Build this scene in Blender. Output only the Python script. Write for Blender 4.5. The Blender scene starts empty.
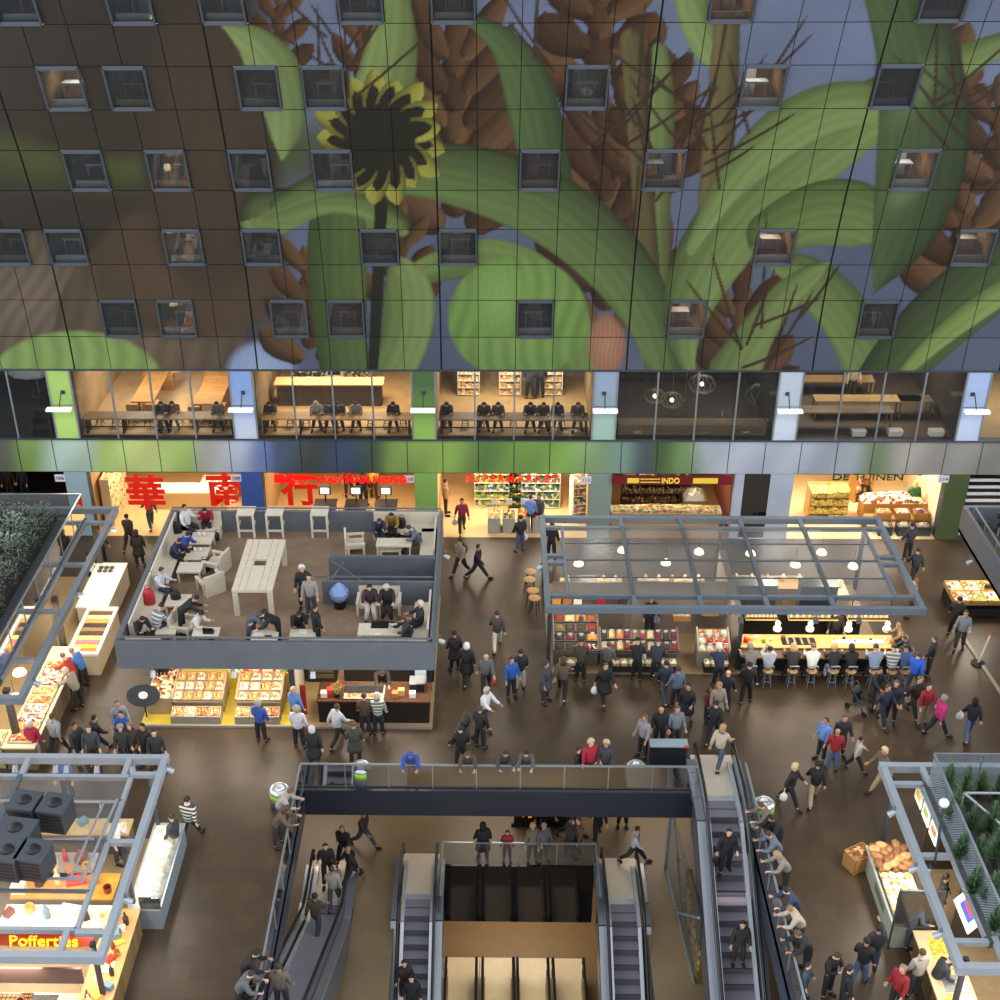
import bpy, bmesh, math, random
import numpy as np
from mathutils import Vector, Matrix
SC = bpy.context.scene
COL = SC.collection
PI = math.pi
rnd = random.Random(7)
# ------------------------------------------------------------------ camera model (metres; camera stands 29.55 m above the market floor)
FP, TH, CX, PSI, RO = 1296.78, 0.5196693, 466.357, -0.0219957, -0.0070986
HC = 29.55
_f = Vector((math.sin(PSI)*math.cos(TH), math.cos(PSI)*math.cos(TH), -math.sin(TH)))
_r = Vector((math.cos(PSI), -math.sin(PSI), 0)); _u = _r.cross(_f)
RR = _r*math.cos(RO)+_u*math.sin(RO); UU = -_r*math.sin(RO)+_u*math.cos(RO)
def ray(x, y): return _f*FP+RR*(x-CX)+UU*(500-y)
def g(x, y, z=0.0):
    v = ray(x, y); k = (z-HC)/v.z
    return Vector((v.x*k, v.y*k, z))
def wy(x, y, Y):
    v = ray(x, y); k = Y/v.y
    return Vector((v.x*k, Y, HC+v.z*k))
def pxy(P):
    P = Vector(P)-Vector((0, 0, HC)); z = P.dot(_f)
    return CX+FP*P.dot(RR)/z, 500-FP*P.dot(UU)/z
cam = bpy.data.cameras.new('camera'); co = bpy.data.objects.new('camera', cam); COL.objects.link(co)
cam.sensor_width = 36; cam.lens = FP*36/1000; cam.shift_x = (500-CX)/1000; cam.clip_end = 500
co.matrix_world = Matrix(((RR.x, UU.x, -_f.x, 0), (RR.y, UU.y, -_f.y, 0), (RR.z, UU.z, -_f.z, HC), (0, 0, 0, 1)))
SC.camera = co
SC.view_settings.view_transform = 'Standard'; SC.view_settings.look = 'None'
SC.view_settings.gamma = 1; SC.view_settings.use_curve_mapping = False
SC.view_settings.exposure = 0.2
# ------------------------------------------------------------------ materials
def lin(h):
    h = h.lstrip('#'); o = []
    for i in (0, 2, 4):
        c = int(h[i:i+2], 16)/255
        o.append(c/12.92 if c <= .04045 else ((c+.055)/1.055)**2.4)
    return (*o, 1)
_mats = {}
def M(h, rough=.6, metal=0, emit=0, var=0.0, scale=6.0, kind='', h2=None, bump=0):
    key = (h, rough, metal, emit, var, scale, kind, h2, bump)
    if key in _mats: return _mats[key]
    m = bpy.data.materials.new('surface_'+h.strip('#')+kind); m.use_nodes = True
    nt = m.node_tree; b = nt.nodes['Principled BSDF']
    b.inputs['Base Color'].default_value = lin(h); b.inputs['Roughness'].default_value = rough; b.inputs['Metallic'].default_value = metal
    if emit:
        b.inputs['Emission Color'].default_value = lin(h); b.inputs['Emission Strength'].default_value = emit
    def N(t): return nt.nodes.new(t)
    L = nt.links.new
    if kind or var:
        tc = N('ShaderNodeTexCoord')
        if kind == 'goods':        # mixed goods: little cells of three colours
            v = N('ShaderNodeTexVoronoi'); v.inputs['Scale'].default_value = scale
            L(tc.outputs['Object'], v.inputs['Vector'])
            r = N('ShaderNodeValToRGB'); r.color_ramp.interpolation = 'CONSTANT'
            cs = [h]+list(h2); e = r.color_ramp.elements
            while len(e) < len(cs): e.new(.5)
            for i, c in enumerate(cs):
                e[i].position = .15+.7*i/len(cs) if i else 0; e[i].color = lin(c)
            s = N('ShaderNodeSeparateColor'); L(v.outputs['Color'], s.inputs[0]); L(s.outputs[0], r.inputs[0]); L(r.outputs[0], b.inputs['Base Color'])
        elif kind == 'stripe':
            wv = N('ShaderNodeTexWave'); wv.bands_direction = 'Z'; wv.inputs['Scale'].default_value = 2.6; L(tc.outputs['Object'], wv.inputs['Vector'])
            r = N('ShaderNodeValToRGB'); r.color_ramp.interpolation = 'CONSTANT'; e = r.color_ramp.elements; e[0].color = lin(h); e[1].position = .6; e[1].color = lin(h2)
            L(wv.outputs['Fac'], r.inputs[0]); L(r.outputs[0], b.inputs['Base Color'])
        elif kind == 'plank':
            w = N('ShaderNodeTexBrick'); w.inputs['Scale'].default_value = scale; w.inputs['Mortar Size'].default_value = .012
            w.inputs['Color1'].default_value = lin(h); w.inputs['Color2'].default_value = lin(h2); w.inputs['Mortar'].default_value = [c*.45 for c in lin(h)[:3]]+[1]
            w.inputs['Brick Width'].default_value = 2.2; w.inputs['Row Height'].default_value = .5
            L(tc.outputs['Object'], w.inputs['Vector']); L(w.outputs['Color'], b.inputs['Base Color'])
        else:
            n = N('ShaderNodeTexNoise'); n.inputs['Scale'].default_value = scale; n.inputs['Detail'].default_value = 5
            L(tc.outputs['Object'], n.inputs['Vector'])
            r = N('ShaderNodeValToRGB'); c = lin(h); e = r.color_ramp.elements
            e[0].position = .3; e[1].position = .7
            e[0].color = [max(0, q*(1-var)) for q in c[:3]]+[1]; e[1].color = [min(1, q*(1+var)) for q in c[:3]]+[1]
            if h2: e[1].color = lin(h2)
            L(n.outputs['Fac'], r.inputs[0]); L(r.outputs[0], b.inputs['Base Color'])
            if bump:
                bp = N('ShaderNodeBump'); bp.inputs['Strength'].default_value = bump; L(n.outputs['Fac'], bp.inputs['Height']); L(bp.outputs[0], b.inputs['Normal'])
    _mats[key] = m
    return m
def goods(a, *o, scale=14): return M(a, .6, kind='goods', h2=tuple(o), scale=scale)
def glass(tint='#f2f6f6', refl=.05, clear=.92, rough=.05, haze=.55):
    key = ('glass', tint, refl, clear, rough, haze)
    if key in _mats: return _mats[key]
    m = bpy.data.materials.new('clear_glass'); m.use_nodes = True; nt = m.node_tree; nt.nodes.clear()
    o = nt.nodes.new('ShaderNodeOutputMaterial'); t = nt.nodes.new('ShaderNodeBsdfTransparent'); gl = nt.nodes.new('ShaderNodeBsdfGlossy')
    df = nt.nodes.new('ShaderNodeBsdfDiffuse'); a = nt.nodes.new('ShaderNodeMixShader'); b = nt.nodes.new('ShaderNodeMixShader')
    t.inputs[0].default_value = lin(tint); gl.inputs['Roughness'].default_value = rough; df.inputs[0].default_value = (haze, haze*1.04, haze*1.07, 1)  # diffuse share paints grey haze and reflections into the panes
    a.inputs[0].default_value = 1-clear; nt.links.new(t.outputs[0], a.inputs[1]); nt.links.new(df.outputs[0], a.inputs[2])
    fr = nt.nodes.new('ShaderNodeFresnel'); fr.inputs[0].default_value = 1.5
    ad = nt.nodes.new('ShaderNodeMath'); ad.operation = 'ADD'; ad.inputs[1].default_value = refl-.04; nt.links.new(fr.outputs[0], ad.inputs[0])
    nt.links.new(ad.outputs[0], b.inputs[0]); nt.links.new(a.outputs[0], b.inputs[1]); nt.links.new(gl.outputs[0], b.inputs[2]); nt.links.new(b.outputs[0], o.inputs[0])
    _mats[key] = m
    return m
STEEL = M('#7f8a96', .45, .35, var=.08, scale=3)
DARKSTEEL = M('#3c434b', .5, .2, var=.1, scale=4)
BLACK = M('#131416', .5); WHITE = M('#e4e2dc', .55); CREAM = M('#e8dcc0', .6)
PALE = M('#b9b2a4', .7, var=.1, scale=5)            # bleached timber
CHROME = M('#c9ccd0', .25, .7); DGLASS = M('#101215', .12)
# ------------------------------------------------------------------ mesh builder
class MB:
    def __init__(s): s.v = []; s.f = []; s.mi = []; s.i = 0
    def add(s, vs, fs):
        n = len(s.v); s.v += [tuple(p) for p in vs]; s.f += [tuple(n+k for k in f) for f in fs]; s.mi += [s.i]*len(fs); return s
    def box(s, x0, y0, z0, x1, y1, z1):
        x0, x1 = min(x0, x1), max(x0, x1); y0, y1 = min(y0, y1), max(y0, y1); z0, z1 = min(z0, z1), max(z0, z1)
        return s.add([(x0, y0, z0), (x1, y0, z0), (x1, y1, z0), (x0, y1, z0), (x0, y0, z1), (x1, y0, z1), (x1, y1, z1), (x0, y1, z1)],
                     [(0, 3, 2, 1), (4, 5, 6, 7), (0, 1, 5, 4), (1, 2, 6, 5), (2, 3, 7, 6), (3, 0, 4, 7)])
    def bar(s, a, b, w, h=None):      # rectangular bar between two points
        a = Vector(a); b = Vector(b); h = h or w; d = (b-a).normalized()
        up = Vector((0, 0, 1)) if abs(d.z) < .95 else Vector((0, 1, 0))
        x = d.cross(up).normalized()*w/2; y = x.cross(d).normalized()*h/2
        q = [a-x-y, a+x-y, a+x+y, a-x+y, b-x-y, b+x-y, b+x+y, b-x+y]
        return s.add(q, [(0, 3, 2, 1), (4, 5, 6, 7), (0, 1, 5, 4), (1, 2, 6, 5), (2, 3, 7, 6), (3, 0, 4, 7)])
    def tube(s, pts, r, n=8):
        pts = [Vector(p) for p in pts]; rs = r if isinstance(r, (list, tuple)) else [r]*len(pts); V = []; F = []
        for i, p in enumerate(pts):
            d = (pts[min(i+1, len(pts)-1)]-pts[max(i-1, 0)]).normalized()
            up = Vector((0, 0, 1)) if abs(d.z) < .9 else Vector((0, 1, 0))
            x = d.cross(up).normalized(); y = x.cross(d)
            for k in range(n): V.append(p+(x*math.cos(2*PI*k/n)+y*math.sin(2*PI*k/n))*rs[i])
        for i in range(len(pts)-1):
            for k in range(n): F.append((i*n+k, i*n+(k+1) % n, (i+1)*n+(k+1) % n, (i+1)*n+k))
        F.append(tuple(range(n-1, -1, -1))); F.append(tuple((len(pts)-1)*n+k for k in range(n)))
        return s.add(V, F)
    def lathe(s, prof, c=(0, 0, 0), n=16, sx=1, sy=1):   # prof: [(r,z)...]
        V = []; F = []
        for r, z in prof:
            for k in range(n): V.append((c[0]+r*sx*math.cos(2*PI*k/n), c[1]+r*sy*math.sin(2*PI*k/n), c[2]+z))
        for i in range(len(prof)-1):
            for k in range(n): F.append((i*n+k, i*n+(k+1) % n, (i+1)*n+(k+1) % n, (i+1)*n+k))
        F.append(tuple(range(n-1, -1, -1))); F.append(tuple((len(prof)-1)*n+k for k in range(n)))
        return s.add(V, F)
    def prism(s, poly, z0, z1):
        n = len(poly)
        return s.add([(x, y, z0) for x, y in poly]+[(x, y, z1) for x, y in poly],
                     [tuple(range(n-1, -1, -1)), tuple(range(n, 2*n))]+[(i, (i+1) % n, n+(i+1) % n, n+i) for i in range(n)])
    def quad(s, a, b, c, d): return s.add([a, b, c, d], [(0, 1, 2, 3)])
    def ball(s, c, r, n=8, sz=1): return s.lathe([(r*math.sin(PI*(i+.02)/(5.04)), -r*sz*math.cos(PI*(i+.02)/5.04)) for i in range(6)], c, n)
    def mound(s, x0, y0, x1, y1, z, h, n=6, rr=rnd, flat=.35):      # a heap of loose goods
        V = []; F = []
        for j in range(n+1):
            for i in range(n+1):
                u, w = i/n, j/n; e = (math.sin(PI*u)*math.sin(PI*w))**flat
                V.append((x0+(x1-x0)*u, y0+(y1-y0)*w, z+h*e*(.75+.5*rr.random())))
        for j in range(n):
            for i in range(n): F.append((j*(n+1)+i, j*(n+1)+i+1, (j+1)*(n+1)+i+1, (j+1)*(n+1)+i))
        k = len(V); V += [(x0, y0, z-.005), (x1, y0, z-.005), (x1, y1, z-.005), (x0, y1, z-.005)]; F.append((k+3, k+2, k+1, k))
        return s.add(V, F)
    def mesh(s, name, mats, smooth=False):
        me = bpy.data.meshes.new(name); me.from_pydata(s.v, [], s.f); me.update()
        for m in (mats if isinstance(mats, (list, tuple)) else [mats]): me.materials.append(m)
        if s.i or any(s.mi): me.polygons.foreach_set('material_index', s.mi)
        if smooth: me.polygons.foreach_set('use_smooth', [True]*len(me.polygons))
        return me
    def build(s, name, mats, parent=None, smooth=False, loc=None, rot=0):
        o = bpy.data.objects.new(name, s.mesh(name, mats, smooth)); COL.objects.link(o)
        if parent: o.parent = parent
        if loc is not None: o.location = loc
        o.rotation_euler.z = rot
        return o
def pane(x0, y0, x1, y1, z): return MB().quad((x0, y0, z), (x1, y0, z), (x1, y1, z), (x0, y1, z))
def walls(name, boxes, m):
    for k, b in enumerate(boxes): struct('wall_%s_%d' % (name, k+1), MB().box(*b), m)
def tag(o, label, cat, group=None, kind=None):
    o['label'] = label; o['category'] = cat
    if group: o['group'] = group
    if kind: o['kind'] = kind
    return o
def thing(name, label, cat, loc=(0, 0, 0), rot=0, group=None):
    o = bpy.data.objects.new(name, None); COL.objects.link(o); o.empty_display_size = .2
    o.location = loc; o.rotation_euler.z = rot
    return tag(o, label, cat, group)
def struct(name, mb, mats, parent=None, label=None, smooth=False):
    o = mb.build(name, mats, parent, smooth)
    if not parent: o['kind'] = 'structure'
    if label: o['label'] = label
    return o
def sroot(name, label=None):
    o = bpy.data.objects.new(name, None); COL.objects.link(o); o['kind'] = 'structure'
    if label: o['label'] = label
    return o
def copy_tree(o, parent=None):
    c = o.copy(); COL.objects.link(c)
    if parent: c.parent = parent
    for ch in list(o.children): copy_tree(ch, c)
    return c
def place(o, loc, rot=0, label=None, group=None):
    o.location = loc; o.rotation_euler.z = rot
    if label: o['label'] = label
    if group: o['group'] = group
    return o
class Stamp:      # first use moves the prototype itself, later uses copy it with its parts
    def __init__(s, proto): s.p = proto; s.used = False
    def put(s, loc, rot=0, label=None, group=None):
        o = copy_tree(s.p) if s.used else s.p
        s.used = True
        return place(o, loc, rot, label, group)
def area(name, loc, size, power, col='#ffdcae', rot=(0, 0, 0), sy=None, spread=None):
    l = bpy.data.lights.new(name, 'AREA'); l.energy = power*.8; l.color = [.45*c+.55 for c in lin(col)[:3]]; l.size = size
    if sy: l.shape = 'RECTANGLE'; l.size_y = sy
    if spread: l.spread = spread
    o = bpy.data.objects.new(name, l); COL.objects.link(o); o.location = loc; o.rotation_euler = rot
    return o
# ------------------------------------------------------------------ world: cool daylight from the glazed ends of the hall
w = bpy.data.worlds.new('hall_daylight'); SC.world = w; w.use_nodes = True; nt = w.node_tree; bg = nt.nodes['Background']
tc = nt.nodes.new('ShaderNodeTexCoord'); sp = nt.nodes.new('ShaderNodeSeparateXYZ'); nt.links.new(tc.outputs['Generated'], sp.inputs[0])
ab = nt.nodes.new('ShaderNodeMath'); ab.operation = 'ABSOLUTE'; nt.links.new(sp.outputs[0], ab.inputs[0])
rp = nt.nodes.new('ShaderNodeValToRGB'); e = rp.color_ramp.elements
e[0].position = .35; e[0].color = (1.0, 1.02, 1.05, 1); e[1].position = .95; e[1].color = (2.55, 2.6, 2.7, 1)
nt.links.new(ab.outputs[0], rp.inputs[0]); nt.links.new(rp.outputs[0], bg.inputs[0]); bg.inputs[1].default_value = 1.0
# ------------------------------------------------------------------ the arched mural wall
YF = 48.364; X0 = -20.04; ZB0, ZB1, ZW1 = 3.184, 4.769, 7.939
ZR = [0, 1.49, 3.13, 4.68, 6.2, 7.83, 9.45, 11.02, 12.6, 14.08, 15.5, 16.85, 18.1, 19.25]
YR = [0, .08, .28, .55, .92, 1.37, 1.92, 2.52, 3.15, 3.78, 4.5, 5.3, 6.25, 7.3]
def arch(v):
    i = min(max(int(v), 0), len(ZR)-2); t = v-i
    return YF-(YR[i]+(YR[i+1]-YR[i])*t), ZW1+ZR[i]+(ZR[i+1]-ZR[i])*t
def sm(x, a, b):
    t = min(1, max(0, (x-a)/(b-a))); return t*t*(3-2*t)
def mix(a, b, t): return tuple(p+(q-p)*t for p, q in zip(a, b))
def hexc(h): return lin(h)[:3]
def bez(pts, n=26):
    out = []
    for i in range(n+1):
        t = i/n; q = [Vector(p) for p in pts]
        while len(q) > 1: q = [q[k].lerp(q[k+1], t) for k in range(len(q)-1)]
        out.append(q[0])
    return out
# printed leaves: control points (read off in the photograph, fixed to the wall once), widths, edge colour, rib colour
def leaf(pts, w0, w1, w2, c1, c2, soft=1.5): return ('leaf', bez([Vector((*p, 0)) for p in pts]), (w0, w1, w2), hexc(c1), tuple(.68*q for q in hexc(c2)), soft)
def blob(x, y, rx, ry, c1, c2, soft, ang=0): return ('blob', (x, y), (rx, ry), hexc(c1), hexc(c2), soft, ang)
G1, G2, G3 = '#7d9a52', '#5f7f3f', '#41592f'
SH = [
 blob(40, 20, 210, 120, '#292a25', '#24241f', 60), blob(150, 150, 220, 40, '#5a682f', '#47522a', 40), blob(60, 320, 150, 80, '#4a4236', '#3c362c', 20),
 blob(30, 300, 60, 70, '#7d6f5c', '#62573f', 6, .4), blob(150, 330, 95, 100, '#75664e', '#584c3a', 6), blob(190, 270, 100, 70, '#5f4d36', '#51432f', 14),
 blob(75, 385, 88, 54, '#8fb85c', '#86ae56', 5), blob(262, 372, 34, 30, '#a3bfe6', '#8aa6d0', 10),
 # background upright husks
 blob(110, 50, 150, 110, '#37322a', '#3d382b', 26), blob(210, 150, 70, 150, '#4a3f2d', '#443a2a', 18), 
 leaf([(225, 25), (300, 60), (282, 160)], 4, 26, 8, '#8fae63', '#7d9a52'),
 leaf([(395, 0), (400, 60), (365, 130), (360, 220)], 14, 30, 22, '#8aa65b', '#79964c'),
 leaf([(660, 50), (668, 110), (650, 200), (655, 350)], 8, 14, 16, G1, '#6d7d44'), leaf([(690, 0), (700, 40), (735, 80)], 16, 18, 4, '#8fae63', G1),
 leaf([(728, 0), (725, 100), (712, 200), (705, 300)], 12, 16, 10, '#7b7440', '#6a5f34'), leaf([(632, 40), (640, 160), (652, 300), (655, 370)], 12, 11, 10, '#726938', '#5c5530'),
 leaf([(575, 375), (565, 270), (520, 232), (430, 262), (400, 285)], 30, 20, 8, '#7fa04f', '#6d8f44'),
 blob(518, 318, 70, 62, '#86b152', '#719e45', 4), blob(500, 300, 30, 40, '#8cba58', '#79a84a', 12),
 leaf([(390, 372), (420, 320), (410, 280), (392, 255)], 22, 26, 4, '#8aa85a', '#76964b'), leaf([(345, 372), (330, 270), (345, 215), (330, 190)], 24, 30, 20, '#5c7a3c', '#4d6934'),
 leaf([(265, 215), (330, 195), (350, 190), (400, 225)], 26, 14, 12, '#84a156', '#3d4f2b'),
 leaf([(470, 20), (540, 50), (528, 110), (545, 160), (560, 230)], 6, 26, 20, '#5c7c41', '#49663a'),
 leaf([(278, 205), (420, 120), (600, 190), (650, 290), (668, 372)], 8, 36, 16, '#71914b', '#4b6035'),
 leaf([(690, 372), (660, 300), (720, 190), (870, 100), (1010, 40)], 6, 38, 10, '#86a557', '#62813f'),
 leaf([(690, 250), (760, 110), (850, 90), (900, 110)], 6, 26, 16, '#8dab5e', '#77964c'),
 leaf([(770, 235), (830, 195), (880, 215), (890, 240)], 24, 34, 10, '#799a4e', '#68873f'),
 leaf([(770, 260), (820, 270), (860, 330), (880, 380)], 8, 26, 34, '#7d9b52', '#6b8844'),
 leaf([(735, 372), (760, 320), (790, 285), (830, 262)], 26, 16, 4, '#83a155', '#74914a'), 
 leaf([(880, 385), (930, 315), (1010, 265), (1060, 220)], 26, 34, 20, '#567238', '#3e5430'), leaf([(905, 372), (950, 320), (1020, 280), (1080, 250)], 6, 12, 8, '#8fb457', '#7fa44b'),
 leaf([(885, -30), (925, 40), (950, 150), (905, 230), (872, 296)], 30, 46, 3, '#55713f', '#3f5a36'), blob(915, 90, 16, 40, '#6d8a55', '#5b7847', 16, .6), blob(905, 190, 14, 30, '#6d8a55', '#54703f', 14, .7),
 blob(607, 345, 18, 30, '#c08a62', '#a8724a', 8),
 leaf([(372, 380), (378, 300), (382, 180)], 5, 6, 7, '#242a1a', '#242a1a'),
]
EARS = []
def ear(x, y, h, w, rows, ang=0.0):      # a plain husk: overlapping pointed brown scales
    for r in range(rows):
        for s in ((-1, 1), (0,))[r % 2]:
            t = r/(rows-1); ww = w*(1-.45*t); bx, by = x+s*ww*.35, y+h*(.5-t*.8); L_ = h*.34; a = ang+s*.5*(1-.3*t)
            tip = (bx+L_*math.sin(a)+s*ww*.25, by-L_*math.cos(a)); c = ['#6f4d26', '#5a3d1d', '#7d5a2f'][(r+s) % 3]
            EARS.append(leaf([(bx, by), (bx+s*ww*.45, by-L_*.35), tip], ww*.22, ww*.34, 2, c, '#3d2913', 1))
for q in ((278, 25, 80, 30, 6, .2), (362, 70, 110, 36, 7, .0), (455, 115, 210, 70, 11, .1), (605, 205, 220, 64, 11, -.05), (600, 25, 110, 80, 6, 0), (655, 110, 120, 52, 8, .1), (740, 335, 130, 52, 8, .2), (930, 60, 110, 60, 7, 0), (965, 215, 150, 60, 8, -.1), (400, 255, 90, 36, 6, .1), (310, 300, 110, 44, 7, -.2), (1000, 130, 90, 50, 6, 0)): ear(*q)
_i = [k for k, q in enumerate(SH) if q[0] == 'leaf'][0]; SH[_i:_i] = EARS
for k in range(17):      # petals of a plain daisy seen from behind
    a = 2*PI*k/17+.1; L_ = 66+6*math.sin(k*2.3)
    SH.append(leaf([(380+18*math.cos(a), 138+18*math.sin(a)), (380+40*math.cos(a+.05), 138+40*math.sin(a+.05)), (380+L_*math.cos(a+.1), 138+L_*math.sin(a+.1))], 10, 13, 5, '#b4b93a', '#8b8c2a', 1))
    SH.append(leaf([(380+10*math.cos(a), 138+10*math.sin(a)), (380+34*math.cos(a), 138+34*math.sin(a)), (380+54*math.cos(a+.05), 138+54*math.sin(a+.05))], 10, 9, 2, '#23251a', '#2c2a1c', 1))
SH.append(blob(380, 138, 36, 34, '#1f2218', '#23261a', 4))
for k in range(70):      # thin bristles
    x, y = (rnd.choice([(620, 120), (690, 160), (345, 60), (720, 120), (560, 40), (770, 340), (960, 120), (655, 210)]))
    a = rnd.uniform(-2.6, -.3); L_ = rnd.uniform(50, 120); x += rnd.uniform(-30, 30); y += rnd.uniform(-30, 40)
    SH.append(leaf([(x, y), (x+L_*.5*math.cos(a), y+L_*.5*math.sin(a)+4), (x+L_*math.cos(a), y+L_*math.sin(a))], 1.6, 1.5, 1, '#4d3824', '#3d2c1c', 1))
SHB = []
for s in SH:
    if s[0] == 'leaf':
        w = max(s[2])*1.5+4; xs = [p.x for p in s[1]]; ys = [p.y for p in s[1]]
        SHB.append((min(xs)-w, max(xs)+w, min(ys)-w, max(ys)+w))
    else:
        w = max(s[2])+s[5]*2; SHB.append((s[1][0]-w, s[1][0]+w, s[1][1]-w, s[1][1]+w))
def mural(px, py):      # numpy arrays in, linear colours out
    n = len(px); c = np.zeros((n, 3))
    t = np.clip((px-230)/70, 0, 1)[:, None]
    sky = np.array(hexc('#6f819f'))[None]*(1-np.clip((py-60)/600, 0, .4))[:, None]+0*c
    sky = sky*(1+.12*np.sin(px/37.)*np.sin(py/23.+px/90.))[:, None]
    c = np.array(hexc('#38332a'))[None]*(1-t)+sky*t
    for s, bb in zip(SH, SHB):
        m = np.nonzero((px > bb[0]) & (px < bb[1]) & (py > bb[2]) & (py < bb[3]))[0]
        if not len(m): continue
        x, y = px[m], py[m]
        if s[0] == 'blob':
            ca, sa = math.cos(s[6]), math.sin(s[6]); dx, dy = x-s[1][0], y-s[1][1]
            u, v = (dx*ca+dy*sa)/s[2][0], (-dx*sa+dy*ca)/s[2][1]; r = np.sqrt(u*u+v*v)
            a = np.clip((1-r)*min(s[2])/s[5]+.5, 0, 1); a = a*a*(3-2*a)
            k = np.clip(r, 0, 1)[:, None]
            cc = np.array(s[3])[None]*(1-k)+np.array(s[4])[None]*k
            cc = cc*(1+(.14 if s[5] < 9 else .03)*np.sin(u*26+3*np.sin(v*3)))[:, None]
        else:
            P = np.array([(p.x, p.y) for p in s[1]]); best = np.full(len(m), 1e9); sg = np.zeros(len(m)); tt = np.zeros(len(m))
            for i in range(len(P)-1):
                d = P[i+1]-P[i]; l = d@d+1e-9; q = np.clip(((x-P[i, 0])*d[0]+(y-P[i, 1])*d[1])/l, 0, 1)
                ex, ey = x-P[i, 0]-q*d[0], y-P[i, 1]-q*d[1]; D = np.sqrt(ex*ex+ey*ey); b = D < best
                best[b] = D[b]; tt[b] = (i+q[b])/(len(P)-1); sg[b] = np.sign(ex[b]*d[1]-ey[b]*d[0])
            w0, w1, w2 = s[2]; w = np.where(tt < .5, w0+(w1-w0)*np.sin(tt*PI), w2+(w1-w2)*np.sin(tt*PI))
            w = w*np.clip((1-tt)*9, 0, 1)**.5 if w2 < 9 else w
            a = np.clip((w-best)/s[5]+.5, 0, 1); k = np.clip(best/np.maximum(w, .1), 0, 1)
            t2 = (.5+.5*sg*k)[:, None]
            cc = np.array(s[3])[None]*(1-t2)+np.array(s[4])[None]*t2
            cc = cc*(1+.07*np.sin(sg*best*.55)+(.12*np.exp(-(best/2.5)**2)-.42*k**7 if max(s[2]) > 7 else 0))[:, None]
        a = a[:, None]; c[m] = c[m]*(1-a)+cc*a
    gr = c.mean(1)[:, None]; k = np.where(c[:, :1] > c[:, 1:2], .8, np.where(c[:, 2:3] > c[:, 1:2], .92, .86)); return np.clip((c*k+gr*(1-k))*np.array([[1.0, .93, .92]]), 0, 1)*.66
def ramp(stops, x):
    if x <= stops[0][0]: return hexc(stops[0][1])
    for (a, c1), (b, c2) in zip(stops, stops[1:]):
        if x <= b: return mix(hexc(c1), hexc(c2), sm(x, a, b))
    return hexc(stops[-1][1])
BAND = [(-60, '#565a52'), (5, '#565a50'), (28, '#7c9850'), (60, '#a6bfb4'), (85, '#a9c0ae'), (105, '#a3bd70'), (140, '#c0cf84'), (185, '#9cb866'), (207, '#a9a9a4'), (240, '#a6b2c6'), (262, '#6c80b0'), (280, '#46566e'), (310, '#434d4a'), (345, '#3c4b66'), (372, '#46584a'), (395, '#77924f'), (440, '#88a955'), (485, '#617f49'), (515, '#6d9149'), (560, '#7ba351'), (590, '#81a070'), (620, '#6f8d80'), (645, '#4a5560'), (660, '#46603a'), (685, '#6c8a5c'), (712, '#a9b3c0'), (770, '#a5b0c0'), (850, '#98a2ac'), (875, '#77886a'), (905, '#a09f98'), (950, '#8c8c88'), (990, '#83857f'), (1060, '#7c7c76')]
MURAL = bpy.data.materials.new('printed_mural_panels'); MURAL.use_nodes = True
_n = MURAL.node_tree; _b = _n.nodes['Principled BSDF']; _b.inputs['Roughness'].default_value = .42
_a = _n.nodes.new('ShaderNodeVertexColor'); _a.layer_name = 'print'
_g = _n.nodes.new('ShaderNodeMix'); _g.data_type = 'RGBA'; _g.blend_type = 'MULTIPLY'; _g.inputs[0].default_value = 1
_tc = _n.nodes.new('ShaderNodeTexCoord'); _w = _n.nodes.new('ShaderNodeTexVoronoi'); _w.inputs['Scale'].default_value = 9; _n.links.new(_tc.outputs['Object'], _w.inputs['Vector'])
_mr = _n.nodes.new('ShaderNodeMapRange'); _mr.inputs[1].default_value = 0; _mr.inputs[2].default_value = .7; _mr.inputs[3].default_value = .95; _mr.inputs[4].default_value = 1.03
_n.links.new(_w.outputs['Distance'], _mr.inputs[0]); _n.links.new(_a.outputs[0], _g.inputs[6]); _n.links.new(_mr.outputs[0], _g.inputs[7]); _n.links.new(_g.outputs[2], _b.inputs['Base Color'])
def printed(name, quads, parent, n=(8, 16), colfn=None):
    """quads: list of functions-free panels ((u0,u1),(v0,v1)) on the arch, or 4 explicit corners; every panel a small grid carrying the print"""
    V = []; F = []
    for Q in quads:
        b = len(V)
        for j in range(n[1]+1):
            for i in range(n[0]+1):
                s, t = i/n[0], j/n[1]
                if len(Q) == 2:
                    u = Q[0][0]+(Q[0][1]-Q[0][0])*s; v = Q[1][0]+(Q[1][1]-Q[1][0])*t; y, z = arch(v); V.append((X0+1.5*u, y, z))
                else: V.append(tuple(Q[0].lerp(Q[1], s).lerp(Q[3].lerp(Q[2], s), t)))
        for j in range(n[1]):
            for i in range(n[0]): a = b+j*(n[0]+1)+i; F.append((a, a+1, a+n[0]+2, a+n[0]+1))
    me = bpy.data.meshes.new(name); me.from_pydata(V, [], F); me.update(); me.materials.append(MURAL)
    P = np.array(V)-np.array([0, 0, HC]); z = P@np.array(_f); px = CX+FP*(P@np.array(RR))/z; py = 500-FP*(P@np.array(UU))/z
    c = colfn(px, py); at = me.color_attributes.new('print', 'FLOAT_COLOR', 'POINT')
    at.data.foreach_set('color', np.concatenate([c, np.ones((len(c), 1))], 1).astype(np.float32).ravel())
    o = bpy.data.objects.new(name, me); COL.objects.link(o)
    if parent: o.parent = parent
    return o
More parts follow.
